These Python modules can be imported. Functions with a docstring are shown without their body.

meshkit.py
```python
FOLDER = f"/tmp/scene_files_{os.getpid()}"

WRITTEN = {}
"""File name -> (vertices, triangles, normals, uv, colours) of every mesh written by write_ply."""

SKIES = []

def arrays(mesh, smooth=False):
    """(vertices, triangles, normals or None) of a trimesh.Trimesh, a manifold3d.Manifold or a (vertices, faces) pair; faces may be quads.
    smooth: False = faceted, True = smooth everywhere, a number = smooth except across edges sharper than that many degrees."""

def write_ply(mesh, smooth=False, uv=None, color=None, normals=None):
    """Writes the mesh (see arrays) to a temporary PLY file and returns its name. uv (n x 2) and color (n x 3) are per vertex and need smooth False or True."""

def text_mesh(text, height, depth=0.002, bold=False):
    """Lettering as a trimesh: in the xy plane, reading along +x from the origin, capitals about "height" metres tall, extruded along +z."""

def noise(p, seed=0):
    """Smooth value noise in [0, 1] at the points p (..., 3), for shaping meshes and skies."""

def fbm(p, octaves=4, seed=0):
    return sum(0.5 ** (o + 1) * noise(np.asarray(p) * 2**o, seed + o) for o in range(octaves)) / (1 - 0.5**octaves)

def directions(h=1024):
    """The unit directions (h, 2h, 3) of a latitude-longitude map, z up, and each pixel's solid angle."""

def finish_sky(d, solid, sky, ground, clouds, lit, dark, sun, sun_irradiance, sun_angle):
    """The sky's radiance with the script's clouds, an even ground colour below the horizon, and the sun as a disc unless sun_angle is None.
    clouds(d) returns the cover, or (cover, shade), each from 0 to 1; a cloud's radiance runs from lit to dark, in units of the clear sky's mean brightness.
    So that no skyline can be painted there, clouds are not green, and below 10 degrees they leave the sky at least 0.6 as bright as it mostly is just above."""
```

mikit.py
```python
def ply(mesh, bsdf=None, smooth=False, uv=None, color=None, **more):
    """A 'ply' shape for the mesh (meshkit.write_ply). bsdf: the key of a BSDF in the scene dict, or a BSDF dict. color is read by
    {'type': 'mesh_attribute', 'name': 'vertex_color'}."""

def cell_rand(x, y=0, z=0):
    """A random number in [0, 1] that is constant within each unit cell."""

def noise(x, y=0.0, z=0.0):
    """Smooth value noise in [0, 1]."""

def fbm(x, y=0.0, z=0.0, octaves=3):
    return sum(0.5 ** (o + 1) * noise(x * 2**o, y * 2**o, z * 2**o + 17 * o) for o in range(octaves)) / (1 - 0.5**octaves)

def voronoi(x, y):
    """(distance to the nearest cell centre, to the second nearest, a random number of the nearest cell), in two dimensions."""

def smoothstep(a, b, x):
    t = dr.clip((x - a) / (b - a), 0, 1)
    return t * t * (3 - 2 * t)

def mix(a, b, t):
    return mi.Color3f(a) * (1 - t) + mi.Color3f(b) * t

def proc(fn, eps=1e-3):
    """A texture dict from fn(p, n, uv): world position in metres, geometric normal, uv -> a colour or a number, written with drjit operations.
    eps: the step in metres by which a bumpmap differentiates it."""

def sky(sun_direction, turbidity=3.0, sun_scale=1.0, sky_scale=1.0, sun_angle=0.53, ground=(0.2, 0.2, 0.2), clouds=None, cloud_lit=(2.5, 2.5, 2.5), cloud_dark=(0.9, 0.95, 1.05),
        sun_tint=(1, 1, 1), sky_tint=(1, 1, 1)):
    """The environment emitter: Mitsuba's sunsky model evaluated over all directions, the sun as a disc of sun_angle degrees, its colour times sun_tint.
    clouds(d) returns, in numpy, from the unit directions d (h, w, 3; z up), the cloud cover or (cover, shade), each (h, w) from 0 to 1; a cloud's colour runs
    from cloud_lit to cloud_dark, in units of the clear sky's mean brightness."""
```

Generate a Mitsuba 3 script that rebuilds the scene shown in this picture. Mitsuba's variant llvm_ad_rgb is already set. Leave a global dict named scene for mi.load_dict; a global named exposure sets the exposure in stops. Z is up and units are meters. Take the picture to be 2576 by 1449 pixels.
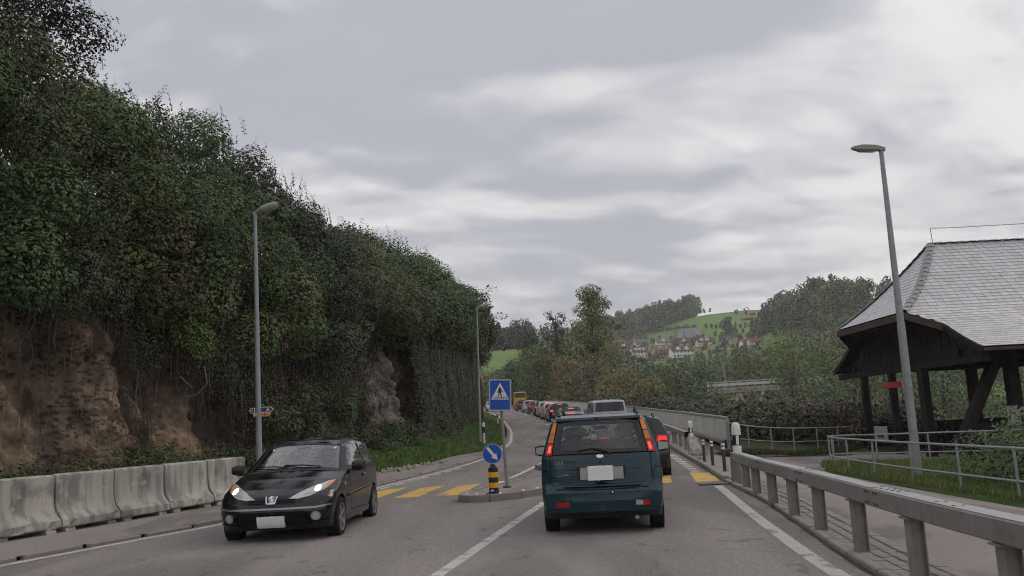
import math, random
import numpy as np, trimesh, manifold3d, shapely, mitsuba as mi, drjit as dr
import mikit, meshkit, shapely.affinity
from shapely.geometry import Polygon, Point, LineString
from scipy.spatial import Delaunay
from scipy.interpolate import PchipInterpolator
from mikit import noise as pn, fbm as pfbm, smoothstep as pss, mix as pmix, voronoi as pvor, cell_rand as pcr

scene, labels = {}, {}
T4 = mi.ScalarTransform4f
RNG = np.random.default_rng(7)

# ---------------------------------------------------------------- camera
EYE_H, FOCAL, ROLL = 1.5, 2200.0 / 2576.0, 0.05          # eye height in metres, focal length in picture widths, roll in radians
PITCH = math.atan(339.5 / 2200.0)
fw = np.array([0, math.cos(PITCH), math.sin(PITCH)]); up0 = np.array([0, -math.sin(PITCH), math.cos(PITCH)]); rt0 = np.array([1.0, 0, 0])
upv = up0 * math.cos(ROLL) + rt0 * math.sin(ROLL)
scene['camera'] = {'type': 'perspective', 'fov': math.degrees(2 * math.atan(0.5 / FOCAL)), 'fov_axis': 'x', 'near_clip': 0.1, 'far_clip': 6000.0,
                   'to_world': T4().look_at(origin=[0, 0, EYE_H], target=[float(fw[0]), float(fw[1]), float(EYE_H + fw[2])], up=[float(v) for v in upv])}

# ---------------------------------------------------------------- sky: overcast, layered grey cloud, brighter to the right where the sun stands behind it
def clouds(d):
    z = np.maximum(d[..., 2], 0.0); k = 1.0 / (z + 0.21)
    p = np.stack([d[..., 0] * k, d[..., 1] * k, np.zeros_like(k)], -1)
    w1, w2 = meshkit.fbm(p * 1.1 + [3.1, 7.7, 0], 4, 11), meshkit.fbm(p * 1.1 + [9.4, 1.3, 4], 4, 57)
    q = p + np.stack([w1 - 0.5, w2 - 0.5, 0 * w1], -1) * np.array([0.55, 0.45, 0])
    big = meshkit.fbm(q * np.array([1.0, 1.5, 1]) + [1.7, 0.6, 2], 5, 3)
    mid = meshkit.fbm(q * np.array([2.6, 4.6, 1]) + [8.2, 2.2, 5], 5, 23)
    fine = meshkit.fbm(q * np.array([7.5, 13.0, 1]) + [2.2, 9.1, 3], 4, 41)
    az = np.degrees(np.arctan2(d[..., 0], d[..., 1])); el = np.degrees(np.arcsin(np.clip(d[..., 2], -1, 1)))
    def blob(a, e, wa, we): return np.exp(-(((az - a + 14 * (w1 - .5)) / wa) ** 2 + ((el - e + 6 * (w2 - .5)) / we) ** 2))
    s = 0.40 * big + 0.38 * mid + 0.22 * fine
    bias = 0.085 * (blob(3, 26.0, 17, 2.6) + 0.9 * blob(-14, 22, 7, 4) + 0.8 * blob(-1, 19, 14, 1.8) + 0.8 * blob(3, 14.2, 13, 1.4) + 0.7 * blob(5, 11.0, 12, 1.2))
    bias = bias - 0.10 * blob(30, 24, 9, 7) - 0.085 * blob(4, 22.5, 7.5, 1.7) - 0.05 * blob(-3, 17, 9, 1.4) - 0.06 * blob(14, 17.5, 9, 1.4) - 0.05 * np.exp(-((el - 5) / 5.0) ** 2)
    t = np.clip((s + bias - 0.355) / 0.27, 0, 1); t = t * t * (3 - 2 * t)
    return 1.0, np.clip(0.08 + 0.84 * t + 0.10 * (fine - 0.5), 0, 1)
scene['sky'] = mikit.sky((0.62, 0.48, 0.62), turbidity=4, sun_scale=0.12, sun_angle=24, clouds=clouds, cloud_lit=(2.36, 2.31, 2.32), cloud_dark=(1.16, 1.20, 1.38), ground=(0.12, 0.12, 0.10))
labels['sky'] = {'kind': 'structure'}
exposure = 2.05

# ---------------------------------------------------------------- bookkeeping
def uniq(key):
    if key not in scene and key not in labels: return key
    n = 1
    while f'{key}_{n:03d}' in scene or f'{key}_{n:03d}' in labels: n += 1
    return f'{key}_{n:03d}'
_CNT = {}
def ukey(key):                      # fast numbering for many pieces
    n = _CNT.get(key, -1) + 1; _CNT[key] = n
    return key if n == 0 else f'{key}_{n:03d}'
def thing(name, label, cat, group=None, kind=None):
    k = ukey(name); labels[k] = {'label': label, 'category': cat}
    if group: labels[k]['group'] = group
    if kind: labels[k]['kind'] = kind
    return k
def put(parent, name, mesh, bsdf, smooth=35, label=None, kind=None, emit=None, color=None, raw=False):
    k = ukey(f'{parent}__{name}' if parent else name)
    scene[k] = mikit.ply(mesh, bsdf, smooth, color=color)
    if emit is not None: scene[k]['emitter'] = {'type': 'area', 'radiance': {'type': 'rgb', 'value': list(map(float, emit))}}
    if label or kind:
        labels[k] = {}
        if label: labels[k]['label'] = label
        if kind: labels[k]['kind'] = kind
    return k
def solo(name, label, cat, mesh, bsdf, smooth=35, group=None, kind=None, color=None):
    k = thing(name, label, cat, group, kind); scene[k] = mikit.ply(mesh, bsdf, smooth, color=color); return k
def struct(name, mesh, bsdf, smooth=False, color=None):
    k = ukey(name); scene[k] = mikit.ply(mesh, bsdf, smooth, color=color); labels[k] = {'kind': 'structure'}; return k

# ---------------------------------------------------------------- mesh helpers: a mesh is (vertices, triangles)
def cat(*ms):
    ms = [m for m in ms if m is not None and len(m[0])]
    v, f, n = [], [], 0
    for a, b in ms: v.append(a); f.append(np.asarray(b) + n); n += len(a)
    return (np.vstack(v), np.vstack(f))
def tm(m): return (np.array(m.vertices, float), np.array(m.faces, int))
BOXF = np.array([[0, 2, 1], [0, 3, 2], [4, 5, 6], [4, 6, 7], [0, 1, 5], [0, 5, 4], [1, 2, 6], [1, 6, 5], [2, 3, 7], [2, 7, 6], [3, 0, 4], [3, 4, 7]])
def box(c, s, yaw=0.0):
    x, y, z = np.array(s) / 2.0
    v = np.array([[-x, -y, -z], [x, -y, -z], [x, y, -z], [-x, y, -z], [-x, -y, z], [x, -y, z], [x, y, z], [-x, y, z]])
    if yaw: v = v @ rotz(yaw).T
    return (v + np.array(c, float), BOXF)
def rotz(a): c, s = math.cos(a), math.sin(a); return np.array([[c, -s, 0], [s, c, 0], [0, 0, 1.0]])
def rotx(a): c, s = math.cos(a), math.sin(a); return np.array([[1, 0, 0], [0, c, -s], [0, s, c.real]])
def roty(a): c, s = math.cos(a), math.sin(a); return np.array([[c, 0, s], [0, 1, 0], [-s, 0, c]])
def xf(m, R=None, t=(0, 0, 0)):
    v = m[0] if R is None else m[0] @ R.T
    f = m[1] if R is None or np.linalg.det(R) > 0 else m[1][:, ::-1]
    return (v + np.array(t, float), f)
def beam(a, b, w, h=None, upd=(0, 0, 1)):
    a, b = np.array(a, float), np.array(b, float); h = h or w
    d = b - a; L = np.linalg.norm(d); d /= L
    u = np.array(upd, float)
    if abs(d @ u) > 0.98: u = np.array([0, 1.0, 0])
    s = np.cross(d, u); s /= np.linalg.norm(s); u = np.cross(s, d)
    m = box((0, 0, 0), (w, L, h)); R = np.stack([s, d, u], 1)
    return (m[0] @ R.T + (a + b) / 2, m[1])
def cbox(c, s, ch=0.02, yaw=0.0):   # chamfered box
    x, y, z = np.array(s) / 2.0; ch = min(ch, x * .9, y * .9, z * .9)
    pts = [(sx * a, sy * b, sz * e) for sx in (-1, 1) for sy in (-1, 1) for sz in (-1, 1) for a, b, e in ((x - ch, y - ch, z), (x - ch, y, z - ch), (x, y - ch, z - ch))]
    m = tm(trimesh.convex.convex_hull(np.array(pts))); v = m[0] @ rotz(yaw).T if yaw else m[0]
    return (v + np.array(c, float), m[1])
def hull(p): return tm(trimesh.convex.convex_hull(np.asarray(p, float)))
def tube(path, r, n=10, caps=True):
    P = np.asarray(path, float); r = np.broadcast_to(np.asarray(r, float), (len(P),))
    tdir = np.gradient(P, axis=0); tdir /= np.linalg.norm(tdir, axis=1, keepdims=True) + 1e-12
    ref = np.array([0, 0, 1.0]) if abs(tdir[0][2]) < 0.9 else np.array([1.0, 0, 0])
    s = np.cross(tdir[0], ref); s /= np.linalg.norm(s); rings = []
    for i in range(len(P)):
        s = s - tdir[i] * (s @ tdir[i]); s /= np.linalg.norm(s); u = np.cross(tdir[i], s)
        a = np.arange(n) * 2 * math.pi / n
        rings.append(P[i] + r[i] * (np.cos(a)[:, None] * s + np.sin(a)[:, None] * u))
    v = np.vstack(rings); f = []
    i = np.arange(n); j = (i + 1) % n
    for k in range(len(P) - 1):
        f += [np.stack([k * n + i, k * n + j, (k + 1) * n + j], 1), np.stack([k * n + i, (k + 1) * n + j, (k + 1) * n + i], 1)]
    if caps:
        c0, c1 = len(v), len(v) + 1; v = np.vstack([v, P[:1], P[-1:]])
        f += [np.stack([i * 0 + c0, j, i], 1), np.stack([i * 0 + c1, (len(P) - 1) * n + i, (len(P) - 1) * n + j], 1)]
    return (v, np.vstack(f))
def lathe(prof, n=24, axis='z'):
    prof = np.asarray(prof, float); a = np.arange(n) * 2 * math.pi / n
    v = np.stack([np.outer(prof[:, 0], np.cos(a)), np.outer(prof[:, 0], np.sin(a)), np.repeat(prof[:, 1:2], n, 1)], -1).reshape(-1, 3)
    i = np.arange(n); j = (i + 1) % n; f = []
    for k in range(len(prof) - 1): f += [np.stack([k * n + i, k * n + j, (k + 1) * n + j], 1), np.stack([k * n + i, (k + 1) * n + j, (k + 1) * n + i], 1)]
    m = (v, np.vstack(f))
    if axis == 'y': m = (m[0][:, [0, 2, 1]] * [1, 1, -1], m[1])
    return m
def extrude(poly, h):
    poly = poly if isinstance(poly, (Polygon, shapely.geometry.MultiPolygon)) else Polygon(poly)
    return cat(*[tm(trimesh.creation.extrude_polygon(g, h, engine='earcut')) for g in getattr(poly, 'geoms', [poly])])
def grid(P):                         # P (n, m, 3) -> mesh
    n, m = P.shape[:2]; i, j = np.meshgrid(np.arange(n - 1), np.arange(m - 1), indexing='ij'); a = (i * m + j).ravel()
    return (P.reshape(-1, 3), np.vstack([np.stack([a, a + m, a + m + 1], 1), np.stack([a, a + m + 1, a + 1], 1)]))
def flip(m): return (m[0], m[1][:, ::-1])
def text(s, h, depth=0.004, bold=True): return tm(meshkit.text_mesh(s, h, depth, bold))
def sstep(a, b, x): t = np.clip((np.asarray(x, float) - a) / (b - a), 0, 1); return t * t * (3 - 2 * t)
def curve(pts): p = np.array(pts, float); return PchipInterpolator(p[:, 0], p[:, 1], extrapolate=True)

# ---------------------------------------------------------------- materials
def rgb(*c): return {'type': 'rgb', 'value': list(map(float, c))}
def mat(name, col, rough=0.6, metal=0.0, spec=0.5, coat=0.0, coatg=0.95, two=True):
    b = {'type': 'principled', 'base_color': mikit.proc(col) if callable(col) else col if isinstance(col, dict) else rgb(*col),
         'roughness': mikit.proc(rough) if callable(rough) else float(rough), 'metallic': float(metal), 'specular': float(spec)}
    if coat: b['clearcoat'] = float(coat); b['clearcoat_gloss'] = float(coatg)
    scene[name] = {'type': 'twosided', 'bsdf': b} if two else b
    return name
def bump(name, base, fn, scale, eps=2e-3):
    inner = scene.pop(base)
    inner = inner['bsdf'] if inner['type'] == 'twosided' else inner
    scene[name] = {'type': 'twosided', 'bsdf': {'type': 'bumpmap', 'arbitrary': mikit.proc(fn, eps), 'scale': float(scale), 'bsdf': inner}}
    return name
VC = {'type': 'mesh_attribute', 'name': 'vertex_color'}
mat('leaf', VC, 0.55, spec=0.35)
mat('bark', lambda p, n, uv: pmix((0.05, 0.04, 0.032), (0.13, 0.11, 0.09), pfbm(p.x * 6, p.y * 6, p.z * 2)), 0.9, spec=0.2)

def asphalt_c(p, n, uv):
    a = pfbm(p.x * 0.35, p.y * 0.16, 0.0, 4); b = pn(p.x * 55, p.y * 55); c = pfbm(p.x * 2.3, p.y * 0.7, 3.0, 3)
    base = pmix((0.172, 0.156, 0.149), (0.212, 0.194, 0.185), pss(0.3, 0.7, a))
    base = base * (0.80 + 0.40 * b) * (0.90 + 0.2 * c)
    lane = dr.cos((p.x - 0.10 * p.y) * 3.6 + 1.2 * pn(p.y * 0.05)); base = base * (1 + 0.055 * lane)
    base = base * (1 - 0.16 * pss(0.58, 0.66, pfbm(p.x * 0.9, p.y * 0.12, 11.0, 3)))
    spots = pss(0.80, 0.86, pn(p.x * 3.1, p.y * 1.9, 9.0)) * pss(0.55, 0.7, pn(p.x * 11, p.y * 9, 4.0))
    v1, v2, r = pvor(p.x * 0.55 + 0.2 * pn(p.x * 2, p.y * 2), p.y * 0.22)
    crack = (1 - pss(0.0, 0.012, v2 - v1)) * pss(0.55, 0.75, pn(p.x * 0.4, p.y * 0.3, 2.0))
    return base * (1 - 0.25 * spots) * (1 - 0.22 * crack)
mat('asphalt0', asphalt_c, 0.85, spec=0.3)
bump('asphalt', 'asphalt0', lambda p, n, uv: pn(p.x * 90, p.y * 90) + 0.6 * pn(p.x * 37, p.y * 37), 0.004)
def asphalt2_c(p, n, uv):
    a = pfbm(p.x * 0.6, p.y * 0.5, 5.0, 4); b = pn(p.x * 60, p.y * 60)
    dirt = pss(0.52, 0.72, pfbm(p.x * 1.7, p.y * 0.6, 1.0, 3))
    return pmix(pmix((0.215, 0.193, 0.180), (0.27, 0.246, 0.23), a), (0.12, 0.11, 0.095), dirt * 0.5) * (0.85 + 0.3 * b)
mat('asphalt_path0', asphalt2_c, 0.88, spec=0.25)
bump('asphalt_path', 'asphalt_path0', lambda p, n, uv: pn(p.x * 90, p.y * 90) + pn(p.x * 30, p.y * 30), 0.005)
def conc_c(p, n, uv):
    a = pfbm(p.x * 1.4, p.y * 1.4, p.z * 1.4, 4); s = pfbm(p.x * 9, p.y * 9, p.z * 0.7, 3); m = pfbm(p.x * 2.6, p.y * 2.6, p.z * 1.3 + 9, 4)
    base = pmix((0.34, 0.33, 0.305), (0.50, 0.48, 0.44), a)
    base = base * (0.62 + 0.38 * pss(0.32, 0.62, s))
    base = pmix(base, mi.Color3f(0.10, 0.095, 0.092), pss(0.56, 0.70, m) * 0.6)
    pale = pss(0.66, 0.72, pfbm(p.x * 11, p.y * 11, p.z * 11, 2)) * pss(0.45, 0.6, pn(p.x * 1.1, p.y * 1.1, p.z + 3))
    base = pmix(base, mi.Color3f(0.45, 0.42, 0.37), pale * 0.7)
    return pmix(base, mi.Color3f(0.13, 0.15, 0.09), pss(0.55, 0.75, pfbm(p.x * 3, p.y * 3, 7.0)) * 0.25)
mat('concrete0', conc_c, 0.9, spec=0.25)
bump('concrete', 'concrete0', lambda p, n, uv: pn(p.x * 70, p.y * 70, p.z * 70) + 2 * pfbm(p.x * 14, p.y * 14, p.z * 14), 0.006)
def stone_c(p, n, uv): return pmix((0.19, 0.175, 0.163), (0.265, 0.245, 0.23), pfbm(p.x * 5, p.y * 5, p.z * 5, 3)) * (0.8 + 0.4 * pn(p.x * 60, p.y * 60, p.z * 60))
mat('kerbstone', stone_c, 0.9, spec=0.25)
mat('pale_stone', (0.36, 0.33, 0.29), 0.9, spec=0.2)
def paint(c):
    c = np.array(c)
    def f(p, n, uv):
        w = pss(0.60, 0.78, pfbm(p.x * 4, p.y * 4, 2.0, 4)) * 0.65; g = pn(p.x * 70, p.y * 70)
        return pmix(mi.Color3f(*map(float, c)), mi.Color3f(0.15, 0.14, 0.13), w) * (0.82 + 0.25 * g)
    return f
mat('white_paint', paint((0.47, 0.455, 0.42)), 0.75, spec=0.3)
mat('yellow_paint', paint((0.52, 0.345, 0.10)), 0.75, spec=0.3)
mat('crack_fill', lambda p, n, uv: mi.Color3f(0.045, 0.042, 0.04) * (0.6 + 0.8 * pn(p.x * 20, p.y * 20)), 0.8)
def galv_c(p, n, uv): return pmix((0.24, 0.25, 0.26), (0.40, 0.415, 0.425), pfbm(p.x * 8, p.y * 8, p.z * 5, 3)) * (0.85 + 0.3 * pn(p.x * 40, p.y * 40, p.z * 30))
mat('galvanised', galv_c, 0.52, metal=0.35, spec=0.5)
mat('lamp_pole', lambda p, n, uv: pmix((0.26, 0.275, 0.29), (0.38, 0.395, 0.41), pfbm(p.x * 9, p.y * 9, p.z * 4, 3)), 0.5, metal=0.3)
mat('rail_steel', lambda p, n, uv: pmix((0.21, 0.192, 0.184), (0.31, 0.287, 0.272), pfbm(p.x * 3, p.y * 3, p.z * 5, 4)) * (0.88 + 0.24 * pn(p.x * 30, p.y * 30, p.z * 14)), 0.6, metal=0.2)
mat('rail_top', lambda p, n, uv: pmix((0.27, 0.28, 0.28), (0.39, 0.40, 0.40), pfbm(p.x * 5, p.y * 5, p.z * 5, 4)), 0.45, metal=0.35)
mat('dark_hole', (0.012, 0.012, 0.012), 0.8, spec=0.2)
mat('white_plastic', (0.72, 0.72, 0.71), 0.4)
mat('black_plastic', (0.018, 0.018, 0.019), 0.5)
mat('dark_post', (0.05, 0.043, 0.04), 0.5)
mat('sign_grey', (0.42, 0.43, 0.44), 0.5, metal=0.2)
mat('sign_blue', (0.004, 0.085, 0.42), 0.45)
mat('sign_white', (0.70, 0.71, 0.72), 0.45)
mat('sign_black', (0.012, 0.012, 0.014), 0.5)
mat('sign_red', (0.30, 0.015, 0.018), 0.45)
mat('sign_maroon', (0.10, 0.01, 0.022), 0.45)
mat('sign_orange', (0.72, 0.24, 0.02), 0.45)
mat('band_yellow', (0.80, 0.40, 0.01), 0.5)
mat('lamp_head', (0.30, 0.30, 0.285), 0.5)
mat('lamp_bowl', (0.36, 0.35, 0.32), 0.15)
def parapet_c(p, n, uv): return pmix((0.47, 0.48, 0.44), (0.60, 0.60, 0.55), pfbm(p.x * 1.5, p.y * 1.5, p.z * 1.1, 4)) * (0.8 + 0.25 * pss(0.2, 0.6, pfbm(p.x * 9, p.y * 9, p.z * 0.9)))
mat('parapet_panel', parapet_c, 0.6)
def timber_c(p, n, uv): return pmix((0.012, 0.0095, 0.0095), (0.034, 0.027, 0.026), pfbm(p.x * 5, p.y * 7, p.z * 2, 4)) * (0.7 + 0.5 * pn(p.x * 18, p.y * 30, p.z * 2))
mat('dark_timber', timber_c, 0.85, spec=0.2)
mat('fascia_timber', lambda p, n, uv: pmix((0.055, 0.042, 0.036), (0.10, 0.078, 0.066), pfbm(p.x * 3, p.y * 3, p.z * 6, 3)), 0.8, spec=0.2)
for i, c in enumerate(((0.53, 0.53, 0.55), (0.57, 0.57, 0.59), (0.60, 0.60, 0.62), (0.50, 0.52, 0.46))):
    mat(f'shingle_{i}', c, 0.55, spec=0.4)
mat('shingle_under', (0.20, 0.20, 0.205), 0.8)
mat('hip_tile', lambda p, n, uv: pmix((0.20, 0.205, 0.20), (0.34, 0.345, 0.335), pfbm(p.x * 3, p.y * 3, p.z * 3, 3)), 0.6)
mat('grey_board', (0.33, 0.33, 0.32), 0.6)
def rock_c(p, n, uv):
    a = pfbm(p.x * 0.3, p.y * 0.3, p.z * 0.25, 4); b = pfbm(p.x * 2.2, p.y * 2.2, p.z * 1.1, 4); c = pfbm(p.x * 9, p.y * 9, p.z * 8, 3); v = pfbm(p.x * 2.4, p.y * 2.4, p.z * 0.5, 3)
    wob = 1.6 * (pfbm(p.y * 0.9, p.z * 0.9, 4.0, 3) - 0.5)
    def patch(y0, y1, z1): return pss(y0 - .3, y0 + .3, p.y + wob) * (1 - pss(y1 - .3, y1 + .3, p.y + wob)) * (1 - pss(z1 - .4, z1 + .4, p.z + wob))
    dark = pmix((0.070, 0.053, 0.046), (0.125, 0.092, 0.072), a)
    tan = pmix((0.165, 0.116, 0.080), (0.37, 0.275, 0.195), b); pale = pmix((0.15, 0.128, 0.118), (0.32, 0.285, 0.255), pss(.4, .75, b))          # sandstone: tan and pale tones masked in at chosen stretches of the bank
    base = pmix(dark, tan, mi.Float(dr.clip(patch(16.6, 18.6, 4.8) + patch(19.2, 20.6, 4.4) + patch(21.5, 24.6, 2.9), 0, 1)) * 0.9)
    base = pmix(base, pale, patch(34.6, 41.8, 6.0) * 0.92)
    base = pmix(base, mi.Color3f(0.04, 0.034, 0.03), pss(0.58, 0.70, v) * 0.65)
    base = pmix(base, mi.Color3f(0.055, 0.07, 0.035), pss(0.60, 0.72, pfbm(p.x * 0.7, p.y * 0.7, p.z * 0.9 + 3, 3)) * 0.5)
    pits = pss(0.62, 0.70, pn(p.x * 7 + p.y * 3, p.y * 9, p.z * 14)) * pss(.4, .6, pn(p.y * 1.5, p.z * 1.5))
    return base * (0.45 + 1.1 * c) * (1 - 0.6 * pits)
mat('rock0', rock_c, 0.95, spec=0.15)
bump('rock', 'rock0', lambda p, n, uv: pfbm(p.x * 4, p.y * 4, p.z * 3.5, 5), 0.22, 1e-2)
def ground_c(p, n, uv):
    a = pfbm(p.x * 0.02, p.y * 0.02, 1.0, 4); b = pfbm(p.x * 0.6, p.y * 0.6, 2.0, 3); c = pn(p.x * 8, p.y * 8)
    g = pmix((0.115, 0.180, 0.055), (0.155, 0.235, 0.075), a)
    g = g * (0.72 + 0.35 * b)
    soil = pmix((0.050, 0.042, 0.030), (0.060, 0.070, 0.030), b)          # damp scrubby ground in the valley, meadow on the hills
    return pmix(soil, g, pss(225, 300, p.y)) * (0.85 + 0.3 * c)
mat('meadow', ground_c, 0.95, spec=0.1)
mat('turf', lambda p, n, uv: pmix((0.028, 0.045, 0.014), (0.055, 0.085, 0.024), pfbm(p.x * 1.2, p.y * 1.2, 1.0, 4)) * (0.6 + 0.7 * pn(p.x * 22, p.y * 22)), 0.95, spec=0.1)
mat('forest_floor', (0.022, 0.026, 0.014), 0.95, spec=0.1)
mat('leaf_litter', lambda p, n, uv: pmix((0.065, 0.045, 0.034), (0.11, 0.075, 0.055), pfbm(p.x * 3, p.y * 3, 1.0, 4)) * (0.6 + 0.8 * pn(p.x * 25, p.y * 25)), 0.95, spec=0.1)
# ================================================================ the lie of the land (metres; x right, y ahead, z up; the camera stands over the origin)
def zr(y):                                              # the road is level to 25 m, then climbs at about 3.4 %
    return 0.034 * 8 * np.log1p(np.exp(np.clip((np.asarray(y, float) - 30) / 8, -40, 40)))
XL = curve([(-6, -10.6), (3, -9.2), (8, -7.9), (11.5, -6.67), (13.3, -5.97), (15.3, -5.16), (21.8, -3.61), (25, -2.92), (28.5, -2.15), (32.6, -1.4), (38, -0.85), (46, -0.46), (55, -0.48), (65, -0.75), (80, -1.32), (101, -2.45), (126, -4.4), (150, -7.4), (180, -13), (230, -26)])
XR = curve([(-6, 2.5), (3, 2.58), (8, 2.78), (11.4, 3.12), (18.2, 3.95), (24, 4.5), (32, 5.25), (40, 5.9), (50, 6.2), (61, 6.0), (81, 5.1), (100, 4.2), (119, 3.2), (135, 1.7), (150, -0.3), (180, -5.5), (230, -18)])   # right edge line
XK = curve([(-6, 2.62), (4, 2.84), (8, 3.07), (11.2, 3.48), (14.8, 3.94), (18.9, 4.28), (24, 4.83), (31.8, 5.55), (40, 6.2), (50, 6.5), (61, 6.3), (81, 5.4), (100, 4.5), (119, 3.5), (135, 2.0), (150, 0.0), (180, -5.2), (230, -17.7)])  # right kerb
XP = curve([(33.5, 7.95), (41, 8.4), (48, 8.6), (64, 8.45), (80, 8.1), (100, 7.4), (119, 6.3), (135, 4.8), (150, 2.8), (170, -0.8), (200, -8)])   # parapet
XG = curve([(-6, -12.1), (12, -8.95), (19.9, -6.55), (21.5, -6.05), (24, -5.4), (27, -4.65), (30, -3.6), (32.5, -3.1), (35, -2.7), (36.5, -2.1), (38, -1.5), (40, -1.15), (46, -0.86), (55, -0.88), (65, -1.15), (80, -1.7), (101, -2.85), (126, -4.8), (150, -7.8), (180, -13.4), (230, -26.4)])   # where the verge starts
XB = curve([(-8, -17.5), (0, -15.5), (5, -14.0), (14.8, -11.0), (17.5, -10.1), (23, -8.5), (28, -7.2), (33, -6.2), (42, -5.0), (52, -3.9), (62, -3.4), (70, -3.5), (82, -4.6), (105, -8), (130, -13), (170, -24), (230, -45)])  # foot of the rock
def zpath(x, y):                                        # the footway falls gently away from the road on the right
    near = -0.50 * sstep(4.4, 9.5, x) * (1 - sstep(30, 44, y) * (1 - sstep(8.8, 11, x))); return zr(y) * sstep(28, 44, y) * (1 - sstep(8.8, 11, x)) + near + np.where(y < 18.25, 0.095 - 0.05 * (1 - sstep(0.1, 0.75, x - XK(np.clip(y, -5, 60)))), 0.10)
def hill(x, y):
    v = 0.225 * np.maximum(y - 342, 0); v = np.where(y > 700, 80.5 - 0.10 * (y - 700), v) * (0.80 + 0.20 * sstep(60, 165, x))
    left = 0.165 * np.maximum(y - 185, 0); left = np.where(y > 385, 33 - 0.06 * (y - 385), left)
    h = left * (1 - sstep(12, 60, x)) + v * sstep(12, 60, x)
    m = 37 * np.tanh(1.6 * np.exp(-((x - 165) / 38) ** 2 - ((y - 425) / 60) ** 2))
    return np.maximum(h, 0) + m * (1 - 0.5 * np.clip(h / 60, 0, 1))
def land(x, y):
    x, y = np.asarray(x, float), np.asarray(y, float)
    road = np.where(y < 160, zr(np.minimum(y, 160)), zr(160.0)) * (1 - 0.6 * sstep(170, 260, y))
    xb = np.interp(y, [-10, 38, 43, 50, 80, 119, 135, 150, 170], [15.5, 15.2, 10.2, 9.6, 8.9, 7.2, 5.8, 3.8, 0.5])
    z = road - 0.75 * sstep(-0.2, 0.4, x - xb) * 0 - 0.35
    z = z - 5.5 * sstep(xb + 0.8, xb + 9, x) * (1 - sstep(150, 240, y)) - 0.5 * sstep(5, 10, x) * (1 - sstep(30, 44, y))
    lb = XB(np.clip(y, -8, 220))
    z = z + (10.5 * sstep(1.5, 12, lb - x) + 0.12 * np.maximum(lb - x - 12, 0)) * (1 - sstep(150, 230, y))
    return z + hill(x, y)
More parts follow.
